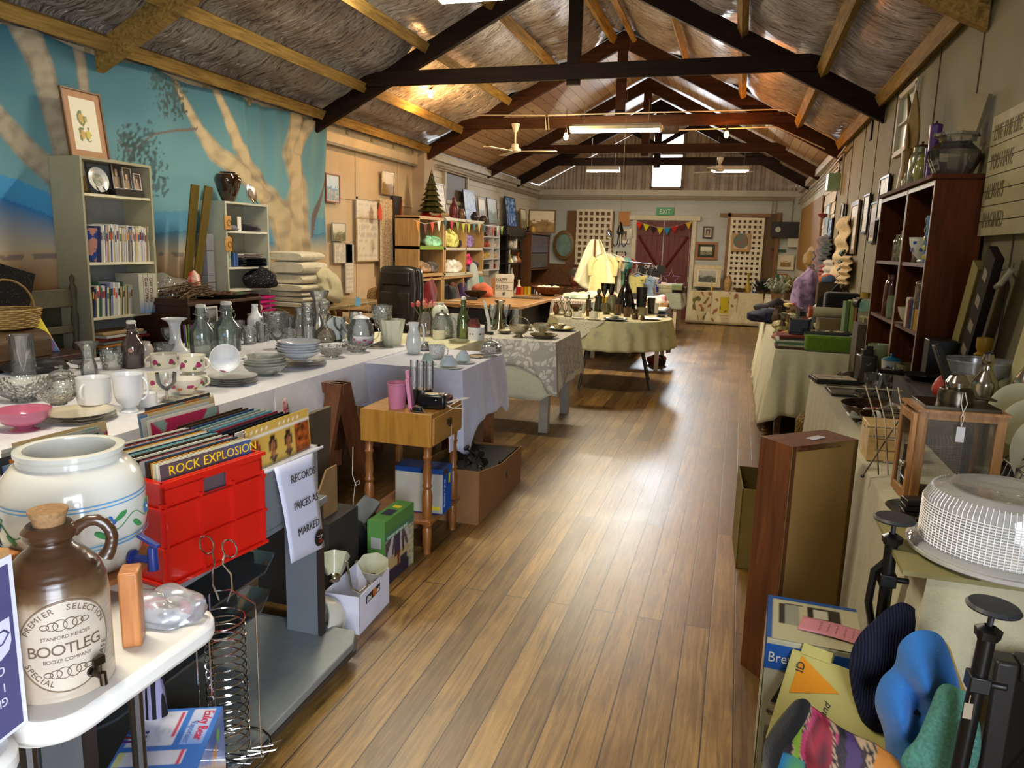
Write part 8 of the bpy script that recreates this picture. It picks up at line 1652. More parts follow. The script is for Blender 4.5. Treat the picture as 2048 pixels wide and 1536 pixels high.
o=root('jewellery_case','flat open black jewellery case with pale lining at the cloth corner','case',(.585,4.72,ZT1),.15);B().box((0,0,.012),(.24,.20,.024)).build('case',BLACK,o,bev=.003)
for i in range(2):B().box((0,-.045+.09*i,.0245),(.21,.075,.004)).build('lining',PATT('#9c8c74','#c0b49c','NOISE',30),o)
o=root('metal_tray','dark metal tray with a raised silver edge','tray',(.665,4.35,ZT1),.05);B().box((0,0,.006),(.30,.22,.01)).build('tray',PLA('#26241f',.3),o);q=B()
q.tube([(-.15,-.11,.02),(.15,-.11,.02),(.15,.11,.02),(-.15,.11,.02)],.004,6,closed=True);q.build('edge',CHROME,o)
o=root('tongs','pair of chrome tongs lying over the dark tray','tongs',(.70,4.2,ZT1+.03),.6);B().tube([(-.1,-.01,0),(.1,-.03,.02)],.004,5).tube([(-.1,.01,0),(.1,.03,.02)],.004,5).build('arms',CHROME,o)
heap('leather_wallet','olive leather wallet behind the jewellery case','wallet',(.70,4.88,ZT1),(.08,.04,.03),P('#3c3420',.5),4)
LIM=None
CX0,CX1,CY0,CY1,CZ0,CZ1=.875,1.10,4.15,5.62,.757,1.875;CWD=WOOD('#3a1a08','#5a2c10',2,.8,.75,0);EDG=P('#8c6a50',.5)
tag(B().box((0,0,.378),(.22,.62,.755)).build('cabinet_stand',CWD,loc=(.985,5.32,0)),'dark low stand under the far half of the wall cabinet','stand')
o=root('wall_cabinet','dark red-brown open cabinet with two bays, standing on the wall-side table','cabinet',((CX0+CX1)/2,(CY0+CY1)/2,CZ0));cd_,cl_,ch_=CX1-CX0,CY1-CY0,CZ1-CZ0;dv=(4.78-(CY0+CY1)/2)
for s,y in((-1,-cl_/2+.01),(1,cl_/2-.01)):B().box((0,y,ch_/2),(cd_,.02,ch_)).build('side_panel',CWD,o,bev=.001)
for y in(dv-.011,dv+.011):B().box((0,y,ch_/2),(cd_-.005,.018,ch_-.04)).build('divider',CWD,o)
B().box((-.008,0,ch_+.008),(cd_+.03,cl_+.03,.022)).build('top_panel',CWD,o,bev=.002);B().box((cd_/2-.004,0,ch_/2),(.006,cl_-.04,ch_)).build('back_panel',P('#2a1008',.6,var=.2),o)
q=B()
for y in(-cl_/2+.01,dv-.011,dv+.011,cl_/2-.01):q.box((-cd_/2-.001,y,ch_/2),(.003,.014,ch_-.02))
q.box((-cd_/2-.016,0,ch_+.01),(.003,cl_+.02,.008));q.box((-cd_/2-.001,0,ch_-.02),(.003,cl_-.03,.025));q.build('edge_strip',P('#a3907c',.5),o)
for z in(.02,.355,.70):
 zz2=z
 for(ya,yb)in((-cl_/2+.02,dv-.02),(dv+.02,cl_/2-.02)):B().box((-.004,(ya+yb)/2,zz2),(cd_-.02,yb-ya,.02)).build('shelf',P('#5c3a2c',.5),o)
def cab(nm,lb,cat,y,lev,r_,h_,kd,mt,x=.93,**k):V(nm,lb,cat,0,0,0,0,0,kd,mt,loc=(x,y,CZ0+(.031,.366,.711)[lev]),R_=r_,H_=h_,**k)
GJ=GLASS('#b0ac84',20,.4)
cab('storage_jar','nearer cork-lidded glass jar on the upper far shelf of the cabinet','jar',4.97,2,.042,.17,'jar',GJ,lid=P('#8c8460',.6));cab('storage_jar','farther glass jar on the upper far shelf of the cabinet','jar',5.12,2,.042,.16,'jar',GJ);cab('storage_jar','third glass jar at the divider, upper shelf of the cabinet','jar',4.86,2,.038,.15,'jar',GJ)
cab('spotted_bowl','white conical bowl with blue spots on the upper near cabinet shelf','bowl',4.45,2,.085,.13,'bowl',CER('#c8ccc4'),dec=[(6,.55,.018,P('#1c3c8c',.4),-3),(6,.8,.010,P('#1c3c8c',.4),-2.5)]);cab('wooden_salt_pot','small turned wooden pot behind the spotted bowl','pot',4.60,2,.032,.20,'bud',P('#5c4c30',.5),x=1.0);cab('glass_tumbler','small glass tumbler between the divider and the spotted bowl','glass',4.66,2,.025,.12,'tumbler',GJ)
o=root('blue_canister','blue canister with yellow spots at the near end of the upper cabinet shelf','canister',(.925,4.27,CZ0+.711));B().lathe([(0,0),(.045,0),(.045,.235),(0,.235)],24).build('body',CER('#3a6a98'),o)
for i in range(5):B().blob((0,0,0),(.002,.014,.014),10,6,.05).build('motif',P('#b0a83c',.4),o,loc=(-.046*math.cos(.2*i-.5),.046*math.sin(.2*i-.5)*1.0,.03+.045*i),rz=-.2*i+.5)
V('jar_with_dome','ornate metal and glass lidded jar on the middle near cabinet shelf','jar',0,0,0,0,0,'cyl',GLASS('#8c8070',20,.5),loc=(.94,4.33,CZ0+.366),R_=.06,H_=.24,lid=MET('#6c665a',.3));
cab('white_bowl','white flared bowl on the middle near cabinet shelf','bowl',4.58,1,.075,.10,'bowl',CER('#b8b49c'));cab('white_plate','white saucer under the flared bowl','plate',4.60,1,.09,.012,'plate',CER('#b8b49c'))
for i,(y,cx,h_,lb)in enumerate([(4.47,'#c0bcae',.16,'white lettered small box beside the flared bowl'),(4.42,'#6c2c1c',.15,'red-brown packet between the white box and blue box'),(4.37,'#1c244c',.15,'dark blue packet in front of the ornate jar'),(4.24,'#a8802c',.11,'orange-yellow box in front of the ornate jar')]):bx('small_packet',lb,'packet',(.895,y,CZ0+.366),(.03,.045,h_),CARD(cx),rz=.2)
cab('red_jar','dark red glazed jar in the far bay of the cabinet','jar',5.2,1,.05,.26,'jar',CER('#3c0c0a'));cab('green_mug','pale green mug beside the dark red jar','mug',5.05,1,.05,.14,'mug',CER('#5c7058'));cab('stacked_bowls','cream nested bowls on the lowest near cabinet shelf','bowl',4.42,0,.08,.14,'ribvase',CER('#8c8c60'))
for i in range(3):frame('wooden_print',['nearest','middle','farthest'][i]+' tan board game panel leaning in the lowest far bay','board',(.96,4.86+.12*i,CZ0+.031),.12,.26,PI,'#7c5c34',0,'sepia',20+i,.008,tilt=-.3,group=None,pal=['#a88450','#8c6a3c','#4c8078','#b09060'])
o=root('toast_rack','ribbed glass dish standing on edge below the tan boards','dish',(.90,4.93,CZ0+.031),rot=(0,.15,0));q=B()
for i in range(10):q.tube([(0,-.1+.022*i,.0),(-.02,-.1+.022*i,.11)],.008,6)
q.box((-.005,0,.055),(.008,.22,.11));q.build('ribbed_glass',P('#b8b098',.2,coat=.4),o)
CT=CZ1+.02
o=root('carved_leaf_vase','tall carved timber leaf sculpture on the far end of the cabinet','sculpture',(.955,5.32,CT));lm=P('#7c6224',.55,var=.25,scale=20)
B().lathe([(0,0),(.06,0),(.055,.06),(.045,.16),(.05,.24),(.035,.26),(0,.26)],14,flute=.1,fn=3).build('stem_base',lm,o)
for s,lean in((1,.30),(-1,.05)):
 b=B()
 def lf(u,v,s=s,lean=lean):w_=.07*math.sin(PI*min(1,v*.9+.1))**.8*(1-.6*v);return((2*u-1)*w_*.5*s-.0*v,(2*u-1)*w_+lean*v*v*1.0*(.9)+.02*s,.22+.42*v-(0 if s>0 else .03))
 b.grid(8,16,lf);b.build('leaf',lm,o,solid=.012)
V('silver_ornament','silver and grey ornamental canister on the cabinet','canister',0,0,0,0,0,'jar',P('#8c9080',.25,metal=.6,var=.5,scale=50),loc=(.965,5.02,CT),R_=.062,H_=.23,lid=P('#3a0c14',.4))
V('green_vase','pale green vase before the silver canister on the cabinet','vase',0,0,0,0,0,'vase',CER('#8c8c50'),loc=(.945,4.86,CT),R_=.045,H_=.17);V('glass_bottle','small clear bottle at the carved leaf foot','bottle',0,0,0,0,0,'bottle',CER('#a8a490'),loc=(.92,5.15,CT),R_=.022,H_=.10)
for i,(y,h_,r_)in enumerate([(4.68,.30,.032),(4.77,.19,.022)]):V('purple_bottle',['tall purple and white drink bottle on the cabinet','short purple bottle behind the tall one on the cabinet'][i],'bottle',0,0,0,0,0,'ribvase',P('#4a2470',.35,var=.3,scale=12),loc=(.955,y,CT),R_=r_,H_=h_,lid=PLA('#2c1450'))
o=root('glass_terrarium','large faceted glass bowl with a frilled rim on the near end of the cabinet','bowl',(.985,4.36,CT));B().lathe([(0,0),(.085,0),(.125,.09),(.12,.13),(.075,.17),(.085,.20),(.08,.20),(.068,.17),(.115,.13),(.118,.09),(.08,.006),(0,.006)],8).build('bowl',GLASS('#dfe2d4',0,.08),o,smooth=0)
B().lathe([(.078,.19),(.10,.20),(.095,.215),(.078,.20)],32,flute=.08,fn=8).build('frilled_rim',GLASS('#d8dccc',20,.35),o)
tag(B().box((0,0,.055),(.002,.10,.11)).build('grey_card',P('#4c4c3c',.6),loc=(.99,4.34,CT+.01),rz=.5),'dark grey card inside the faceted glass bowl','card')
tag(B().box((0,0,.11),(.02,.17,.22)).build('glass_block',P('#7c745c',.3,coat=.3),loc=(1.04,4.42,CT+.19),rot=(.2,.1,.3)),'olive square tile frame standing in the rim of the faceted glass bowl','tile')
o=root('plank_sign','cream plank sign lettered LIVE THE LIFE YOU HAVE ALWAYS IMAGINED','sign',(1.085,3.62,1.60));SGM=P('#9c9470',.7,var=.15,scale=8)
for i in range(8):B().box((0,0,.035+.068*i),(.025,.98,.064)).build('plank',SGM,o)
SI=P('#6c6244',.8)
for t_,z,s_ in(('LIVE THE LIFE',.43,.10),('YOU HAVE',.30,.10),('ALWAYS',.17,.10),('IMAGINED',.04,.10)):text(t_,s_,(-.0135,.44,z),(0,-1,0),(0,0,1),SI,o,sx=.62)
for i,(y,h_,w_,cx,rx_,lb)in enumerate([(3.94,.56,.10,'#8c8454',-.42,'pale olive long box leaning against the wall beside the cabinet'),(3.76,.62,.13,'#1c1410',-.42,'dark long board with pale printed words leaning against the wall')]):
 o=root('leaning_board',lb,'board',(1.02,y+.10,.96),rot=(rx_*-1,0,0));B().box((0,0,h_/2),(.035,w_,h_)).build('board',CARD(cx),o,bev=.002)
 if i:
  for k in range(4):B().box((-.0185,0,.14+.125*k),(.001,.07-.006*k,.05)).build('printed_word',P('#7c7460',.6),o)
tag(B().box((0,0,.09),(.20,.10,.18)).build('black_stereo',P('#0a0a0a',.4),loc=(.985,3.97,RZ1),bev=.004),'black upright box with a silver edge beside the cabinet','box')
o=root('yellow_pepper_mill','tall yellow plastic stand with a clamp near the wall','stand',(1.0,3.52,RZ1));B().lathe([(0,0),(.03,0),(.028,.16),(.035,.17),(.022,.18),(.03,.2),(.03,.24),(0,.245)],16).build('post',PLA('#a07a14'),o);B().box((.0,-.06,.10),(.03,.12,.02)).build('arm',PLA('#a07a14'),o)
o=root('white_hook_pipe','white curved plastic pipe hooked on the wall','pipe',(1.06,3.62,1.40));B().tube([(0,.12,.12),(-.01,.12,.08),(-.01,.06,.05),(0,.0,.06)],.008,8).tube([(-.02,.10,-.02),(-.03,.03,-.03),(-.02,-.06,0),(0,-.10,.06)],.012,8).build('pipe',P('#b8b49c',.5),o)
heap('floral_apron','pale floral cloth hanging at the photo edge','cloth',(1.04,3.05,.93),(.05,.16,.30),PATT('#6c7c3c','#a8a474','NOISE',12,(.3,.4)),7)
# farther wall-side table
Z2=.757
bx('felt_box','long green felt-covered box at the near end of the farther wall-side table','box',(.80,6.38,Z2),(.54,.50,.125),CLO('#5c7c1c',.6),bev=.02)
GT=Z2+.127
bx('flat_tray','flat black tray of costume jewellery cards on the green felt box','tray',(.70,6.30,GT),(.34,.22,.018),BLACK)
for i in range(9):bx('jewellery_card','small jewellery card lying in the flat black tray','card',(.58+.03*i,6.24+.02*(i%3)*2,GT+.019),(.022,.07,.006),CARD(['#8c8460','#c0b89c','#5c5444'][i%3]),rz=.2*(i%4),group='jewellery cards in the black tray')
bx('white_doily','white paper doily hanging over the green felt box','doily',(.93,6.22,GT),(.18,.12,.006),CARD('#b8b8a8'),rz=.3)
for i,(cx,lb)in enumerate([('#5c7448','green-spined book standing behind the felt box'),('#8ca050','lime-spined book standing behind the felt box'),('#a86c54','pink-spined book between the lime and white ones'),('#a8a490','wide white file box at the end of the standing books')]):bx('standing_book',lb,'book',(.845+[0,.035,.062,.135][i],6.52,GT),([.03,.03,.018,.11][i],.18,.25+.01*i),CARD(cx),rx=-.05)
for i in range(6):bx('flat_box',['brown','pale','green','white','dark','maroon'][i]+' flat game box in the pile hanging over the cloth corner, %s from the bottom'%ORD[i],'game box',(.44+.012*math.sin(i*2),6.32+.01*i,Z2+.017*i),(.24-.01*i,.26,.016),CARD(['#4a3420','#a8a080','#4c6c50','#b8b4a0','#3c3028','#7c3c34'][i]),rz=.08*math.sin(i*3),group='flat game boxes')
o=root('black_box_frame','black open-fronted box standing on the flat game boxes','box',(.50,6.40,Z2+.105));q=B().box((0,0,.005),(.16,.12,.01)).box((0,0,.115),(.16,.12,.01)).box((-.075,0,.06),(.01,.12,.12)).box((.075,0,.06),(.01,.12,.12)).box((0,.055,.06),(.16,.01,.12));q.build('box',BLACK,o)
CLM=(.34,1.05,6.2,9.5)
GR=[P('#8c7c54',.7,var=.3,scale=40)]
litter([('wicker_tray','round wicker tray piled with wooden oddments near the cloth edge','tray',1552,668,(60,12,60),PATT('#8c7450','#c0a87c','CHECK',60),'dish'),('wooden_spoons','heap of pale wooden spoons and pegs in the wicker tray','utensils',1556,658,(56,20,40),PATT('#5c4a34','#b0a074','NOISE',22,(.4,.55)),'heap'),('yellow_pegs','yellow plastic pegs and ribbons at the front of the wicker tray','pegs',1580,664,(40,16,20),PATT('#a09a4c','#3c3828','NOISE',18,(.45,.55)),'heap'),('magazine_pile','pile of old paperbacks behind the wicker tray','books',1553,643,(50,16,50),PATT('#4c4030','#a89c78','NOISE',20),'fold'),('paper_bag','beige paper carrier bag lying on the paperbacks','bag',1588,634,(34,22,30),CARD('#a8946c'),'heap'),('white_mesh_basket','white mesh basket beside the paper bag','basket',1583,645,(24,16,24),PATT('#8c8c7c','#c8c8b8','CHECK',90),'box'),('gingerbread_house','little red and white gingerbread house ornament','ornament',1637,655,(20,16,16),PATT('#8c2c1c','#c8b8a0','NOISE',20,(.55,.6)),'box',.2),('newspaper_bundle','bundle of grey newspaper and ribbons behind the gingerbread house','bundle',1625,645,(60,16,40),PATT('#3c3830','#8c8468','WAVE',14),'heap'),('knitting_needles','plastic tube of knitting needles beside the standing books','needles',1672,660,(26,26,14),PATT('#5c5444','#a89c8c','WAVE',20),'heap')],Z2)
o=root('fabric_roll','white fabric roll with an orange end lying across the table','fabric roll',(.84,7.0,1.0),rot=(0,PI/2,.05));B().lathe([(0,-.2),(.045,-.2),(.045,.22),(0,.22)],20).build('roll',P('#a8a084',.8),o);B().lathe([(0,-.24),(.05,-.235),(.035,-.2),(0,-.2)],14,flute=.2,fn=6).build('orange_end',CLO('#b8502c'),o);B().lathe([(.047,.12),(.047,.15)],20).build('dark_band',P('#2c2018',.6),o)
bx('support_carton','plain carton under the fabric roll, hidden among the clutter','carton',(.86,7.0,Z2),(.34,.3,.19),CARD('#6c5c3c'))
bx('black_suitcase','black vanity case standing behind the fabric roll','case',(.92,7.45,Z2),(.30,.20,.40),CLO('#0c0c0d'),bev=.03)
bx('brown_roll_box','dark brown box on the fabric roll end','box',(.93,6.82,Z2+.24),(.10,.10,.07),CARD('#2c1c10'))
o=root('black_umbrella','folded black handbag and umbrella standing among the clutter','handbag',(.74,7.6,Z2),rot=(0,.35,0));B().blob((0,0,.22),(.10,.07,.26),12,10,.3,4).build('bag',CLO('#101011'),o);B().tube([(.0,0,.42),(.05,0,.5),(.12,0,.44)],.012,6).build('strap',BLACK,o)
for i,(px,py,r3,cx,lb,cat)in enumerate([(1535,632,(.20,.26,.09),'#14182c','dark navy coat sleeve hanging off the near edge','coat'),(1552,618,(.24,.30,.12),'#1c1a20','dark checked coat heaped on the far table end','coat'),(1582,608,(.2,.22,.12),'#3c2c1c','brown patterned shawl on the dark coats','shawl'),(1612,602,(.17,.22,.24),'#6a5a7a','lilac purple fluffy throw piled highest','throw'),(1606,622,(.14,.16,.12),'#5c3c5c','mauve scarf in front of the purple throw','scarf'),(1650,600,(.14,.16,.14),'#b8b8b0','white plastic bag behind the black handbag','bag'),(1672,604,(.16,.16,.12),'#8c845c','beige hat behind the black vanity case','hat'),(1690,590,(.10,.10,.09),'#a8a8a0','grey stone-like soap dish beyond the beige hat','ornament'),(1570,588,(.2,.2,.10),'#a89c5c','yellow and pink doll clothes heap at the far end','clothing'),(1590,590,(.14,.14,.12),'#7c2c2c','dark red doll beside the doll clothes','doll'),(1608,590,(.1,.1,.08),'#c09484','pale pink box-like cushion before the purple throw','cushion')]):
 p=aZ(px,py,Z2+.06);p.z=Z2
 if p.x>.88:p.y*=.88/p.x;p.x=.88
 if p.y>9.3:p.x*=9.3/p.y;p.y=9.3
 heap('textile_heap',lb,cat,p,(r3[0],r3[1],r3[2]*(1.5 if i in(3,)else 1)),PATT(cx,'#%02x%02x%02x'%tuple(min(255,int(int(cx[k:k+2],16)*1.35+14))for k in(1,3,5)),'NOISE',12,bump=.4),i,amp=.28)
r_=random.Random(12);TC=[('cream','#b8ac84'),('brown','#4c3420'),('white','#c0bcae'),('dusty pink','#9c6c64'),('black','#141314'),('olive','#5c5c34'),('tan','#8c7044'),('grey','#6c6860'),('teal','#3c6c68'),('dark red','#6c1c1c'),('mustard','#9c8434')]
TK=['purse','basket','toy','tin','scarf','candle holder','box','jug','bowl','figurine','glove']
for i in range(44):
 nm,cx=TC[(i*7)%11];tk=TK[(i*5)%11];y=6.75+2.7*i/44;x=r_.uniform(.38,1.0)if y>7.2 else r_.uniform(.38,.62);zz=Z2+(r_.uniform(.0,.06)if y>7.2 and i%3 else 0);s_=r_.uniform(.04,.075);lb='%s %s in the clutter of the farther wall-side table, %s from the felt box'%(nm,tk,ORD[i])
 mt=PATT(cx,'#%02x%02x%02x'%tuple(min(255,int(int(cx[k:k+2],16)*1.3+20))for k in(1,3,5)),'NOISE',20)
 if tk in('purse','toy','scarf','glove'):heap('small_'+tk,lb,tk,(x,y,zz),(s_*1.2,s_,s_*.7),mt,i,n=12,k=8)
 elif tk=='box':bx('small_box',lb,tk,(x,y,zz),(s_*1.6,s_*1.2,s_),mt,rz=i)
 else:V('small_'+tk.replace(' ','_'),lb,tk,0,0,0,0,0,{'basket':'bowl','tin':'cyl','candle holder':'candlestick','jug':'jug','bowl':'bowl','figurine':'bud'}[tk],P(cx,.4),n=14,loc=(x,y,zz),R_=s_*.7,H_=s_*(2.4 if tk in('jug','figurine','candle holder')else 1.1))
heap('duck_cap','blue and orange cap on top of the purple throw','cap',(.93,8.9,1.19),(.09,.10,.06),PATT('#c8641c','#5c7498','NOISE',4,(.45,.5)),3,amp=.08)
bx('cap_support','dark carton behind the purple throw carrying the cap','carton',(.95,8.95,Z2),(.22,.25,.43),CARD('#4c4030'))
for i,(px,py,cx,lb)in enumerate([(1556,578,'#3c6c4c','green leafy plant at the far corner table'),(1575,578,'#5c7c50','trailing pale green plant on the far corner table'),(1592,576,'#7c6c3c','wicker hoop arrangement on the far corner table'),(1540,584,'#8c9484','small grey-green plant near the angel figure')]):
 p=aY(px,py,13.6);p.z=.74;o=root('potted_plant',lb,'plant',(min(.80,max(.6,p.x)),13.9-.4*i,.74));q=B();r_=random.Random(i)
 for k in range(40):a,e=r_.uniform(0,2*PI),r_.uniform(.2,1.5);L_=r_.uniform(.10,.28);q.tube([(0,0,.12),(L_*math.cos(a)*math.cos(e),L_*math.sin(a)*math.cos(e),.12+L_*math.sin(e)),(1.3*L_*math.cos(a)*math.cos(e),1.3*L_*math.sin(a)*math.cos(e),.12+L_*math.sin(e)*.8)],[.006,.02,.004],4)
 q.build('foliage',P(cx,.6,var=.4,scale=30),o);B().lathe([(0,0),(.07,0),(.09,.12),(0,.12)],14).build('pot',CER('#6c4c34'),o)
bx('plinth_box','plain tall plinth in the gap between the wall-side tables','plinth',(.95,5.84,0),(.24,.24,1.02),P('#4c4434',.7))
o=root('wooden_toy','pale teal painted wooden bird toy on a stand beside the cabinet','toy',(.93,5.80,1.02),-1.2);TL=P('#5c8c80',.45,var=.15)
B().prism([(-.20,.10),(-.15,.16),(-.02,.17),(.08,.13),(.15,.14),(.18,.24),(.205,.25),(.21,.20),(.19,.12),(.17,.02),(.14,.0),(.13,.07),(.05,.09),(-.05,.08),(-.16,.07)],-.012,.012,'y').build('body',TL,o,bev=.004);B().lathe([(0,-.03),(.035,-.03),(.035,.03),(0,.03)],16,M=Matrix.Rotation(PI/2,4,'Y')).build('dark_wheel',P('#1c120c',.5),o,loc=(-.20,0,.13));B().box((-.02,0,.04),(.26,.02,.015)).box((-.1,0,.02),(.02,.02,.05)).build('perch',P('#a8a47c',.5),o)
bx('display_card','tall tan cardboard display card behind the teal toy','card',(1.04,6.62,GT),(.03,.22,.42),CARD('#7c7458'))
V('paint_pot','small wooden pot with a yellow lid below the teal toy','pot',0,0,0,0,0,'cyl',CARD('#a08434'),loc=(.985,6.6,GT+.27),R_=.035,H_=.05)
def rightpic(label,px,y_top,y_bot,wy,col,kind,seed,matw=0,fw=.02,name='framed_picture',pal=None,roll=0):
 p=aX(px,y_bot,1.09);t_=aX(px,y_top,1.09);frame(name,label,'picture',(1.105,p.y,p.z),wy,max(.1,aY(px,y_top,p.y).z-p.z),PI,col,matw,kind,seed,fw,pal=pal,roll=roll)
for a in[('tall wooden framed picture with a deep frame on the panelled wall',1700,402,508,.55,'#6c5428','paper',31,0,.05),('slim dark framed picture beside the striped one',1726,388,467,.34,'#1c1410','paper',32),('framed purple and cream striped textile on the panelled wall',1740,404,486,.34,'#20140e','sepia',33,.03,.018,'framed_picture',['#8c7c64','#5c2c34','#6c3c44','#a8946c']),('tall black framed picture nearest the cabinet',1760,352,440,.42,'#15120f','paper',34),('white framed pale blue picture near the hall corner',1650,408,470,.5,'#a8b0b8','sea',35),('dark blue framed picture below the pale one',1657,437,478,.45,'#1c2438','blue',36),('red-brown framed picture on the tan pegboard',1622,441,475,.35,'#4c1c14','paper',37),('small gold framed picture on the tan pegboard',1629,450,476,.35,'#8c6c34','paper',38),('slim wooden framed picture at the pegboard edge',1637,425,470,.4,'#8c6c4c','paper',39),('dark framed small picture at the far corner of the pegboard',1609,463,495,.5,'#1c1814','land',40),('dark framed picture low on the pegboard',1618,480,502,.4,'#15110e','land',41),('black framed picture beside the straw hat',1625,490,512,.4,'#15110e','portrait',42),('white bordered little picture below the corner frame',1607,500,530,.35,'#a8a8a0','sea',43),('white bordered narrow picture beside it on the pegboard',1613,498,528,.3,'#b0b0a8','sea',44)]:rightpic(*a)
o=root('pegboard','large tan hardboard panel on the far stretch of the wall','panel',(1.085,14.0,1.2));B().box((0,0,.57),(.015,4.0,1.15)).build('board',P('#8c6428',.7,var=.15),o)
bx('wall_box','green-white exit light box fixed high on the wall','light box',(1.03,10.35,2.28),(.14,.26,.20),P('#8caa88',.4));tag(B().box((0,0,0),(.01,.10,.18)).build('wall_vent',P('#15110d',.7),loc=(1.108,8.2,2.68)),'small black vent hole high on the panelled wall','vent')
frame('framed_picture','olive cloth-covered tilted picture beside the wooden frame','picture',(1.09,9.55,1.62),.26,.46,PI,'#3a3218',0,'sepia',45,.03,roll=.12,pal=['#4a3e20','#3c3218','#5a4c28','#2c2410'])
def hang(name,label,px0,px1,y0,y1,mat,cat,amp=.03,n=7,x=1.03):
 a,c=aX(px0,y1,1.07),aX(px1,y1,1.07);yc=(a.y+c.y)/2;w_=max(.12,abs(a.y-c.y));zt=aY((px0+px1)/2,y0,yc).z;zb=(a.z+c.z)/2
 b=B().grid(18,26,lambda u,v:(x+amp*math.sin(u*n+v*2)+.02*math.sin(v*26),yc-w_/2+w_*u*(1-.05*math.sin(v*20)),zb+(zt-zb)*v));return tag(b.build(name,mat,solid=.01,smooth=60),label,cat)
hang('crochet_hanging','long cream ruffled crochet hanging on the wall',1668,1688,435,572,PATT('#a8906c','#cfba94','VORONOI',40,(.2,.4)),'hanging',.03);hang('crochet_hanging','second cream ruffled crochet strip beyond the tall wooden frame',1686,1699,512,568,PATT('#a8906c','#cfba94','VORONOI',40,(.2,.4)),'hanging',.03)
hang('beaded_hanging','pale blue beaded strip between the crochet hangings',1682,1688,500,570,PATT('#6c8484','#1c2420','CHECK',14),'hanging',.01)
for i,(a,b_,y0,y1,c,lb)in enumerate([(1634,1644,473,560,'#6c4a4c','dusty pink handbag hanging from the wall hooks'),(1642,1652,473,555,'#3c3c4c','grey strappy bag hanging from the wall hooks'),(1630,1638,500,556,'#2c1c18','dark brown bag hanging below the straw hat'),(1650,1660,480,520,'#1c2c30','dark green scarf hanging beside the bags'),(1652,1664,520,575,'#b8b0a8','white cotton bag hanging beside the crochet'),(1646,1654,530,560,'#8c3c34','little red bag hanging low beside the white one')]):hang('hanging_bag',lb,a,b_,y0,y1,CLO(c),'bag',.04)
o=root('straw_hat','round straw hat hanging on the wall beside the bags','hat',(1.04,12.6,1.42),rot=(0,-PI/2,.3));B().lathe([(.0,.09),(.08,.085),(.10,.06),(.11,0),(.19,-.01),(.19,0),(.12,.01)],26).build('hat',P('#a8905c',.7,var=.2,scale=60,bump=.5),o)
V('rosette','dark red flower rosette pinned above the crochet hanging','rosette',0,0,0,0,0,'bowl',CLO('#6c1c1c'),loc=(1.04,11.3,1.98),R_=.07,H_=.06)
o=root('wicker_hamper','yellow wicker hamper on the floor in the gap between the wall-side tables','hamper',(.66,5.45,0));B().lathe([(0,0),(.18,0),(.20,.2),(.20,.36),(.17,.40),(0,.41)],26).build('body',PATT('#4c3c1c','#8c7434','CHECK',46,(.3,.6)),o)
for s in(-1,1):B().tube([(s*.15,-.22,0),(s*.12,-.20,.38)],.012,6).build('leg',WOOD('#7c5c28','#a07c3c'),o)
bx('dark_case','dark brown case resting on the wicker hamper','case',(.72,5.52,.412),(.34,.28,.16),P('#15100c',.5),bev=.01)
A_=.71;d1=Vector((math.cos(A_),math.sin(A_),0));d2=Vector((-math.sin(A_),math.cos(A_),0));C_=Vector((.215,2.555,0));ctr=C_+d1*.15+d2*.075
o=root('upended_cabinet','upended timber cabinet carcass with a hardboard back facing the aisle','cabinet',ctr,A_);SW=WOOD('#48240e','#70401f',2,.9,.45,.2)
B().box((-.14,.0,.435),(.02,.15,.87)).build('side_panel',SW,o,bev=.001);B().box((.14,.0,.435),(.02,.15,.87)).build('side_panel',SW,o);B().box((0,0,.86),(.26,.15,.02)).build('top_panel',SW,o);B().box((0,0,.01),(.26,.15,.02)).build('bottom_panel',SW,o)
B().box((0,-.072,.435),(.30,.006,.868)).build('back_panel',P('#8c6c38',.6,var=.08),o);q=B()
for i in range(5):q.box((-.12+.045*i,-.0758,.855),(.012,.001,.002))
q.build('staples',MET('#5c4c34',.5),o)
tag(B().box((0,0,0),(.07,.03,.002)).build('paper_slip',CARD('#b8b4b8'),loc=ctr+Vector((.02,.0,.8725)),rz=.9),'small white paper slip on top of the upended cabinet','paper')
o=root('cardboard_box','cut-down cardboard box half hidden behind the upended cabinet','carton',(.255,3.75,0),.05);crate_box(o,.34,.4,.40,.006,CARD('#7c6c3c'),False)
o=root('appliance_box','white and blue Breville coffee machine box, its lid pushed in','carton',(.290,2.21,0),-.05);bw_,bl2,bh2=.255,.28,.43
B().box((0,0,bh2/2),(bw_,bl2,bh2)).build('carton',CARD('#a8a48c'),o,bev=.006)
def lid_art(u,v):
 if v>.93 or u<.05:return lin('#1c4c8c')
 if .12<u<.36 and .35<v<.82:return lin('#8c8a7c')if u>.2 else lin('#2c2a26')
 if .45<u<.80 and .45<v<.85:return lin('#2c2622')if not(.52<u<.66 and .6<v<.8)else lin('#b8b4a4')
 if .2<u<.4 and .82<v<.85:return lin('#1c1a18')
 return lin('#b0ab8c')
B().grid(44,44,lambda u,v:(-bw_/2+bw_*u,-bl2/2+bl2*v,bh2+.0012),col=lid_art).build('printed_top',PAINT(.4,.15),o,smooth=0)
B().box((0,-bl2/2-.001,.375),(bw_,.0015,.075)).build('blue_band',CARD('#1c4c94'),o);text('Breville',.043,(-.120,-bl2/2-.002,.36),(1,0,0),(0,0,1),P('#c8c8bc',.5),o,sx=.85)
text('B',.12,(-.11,-bl2/2-.001,.235),(1,0,0),(0,0,1),INK,o,shear=.4);text('Espresso machine',.018,(-.11,-bl2/2-.001,.20),(1,0,0),(0,0,1),INK,o);B().box((-.05,-bl2/2-.001,.1),(.12,.0015,.12)).build('printed_photo',CARD('#6c6c68'),o)
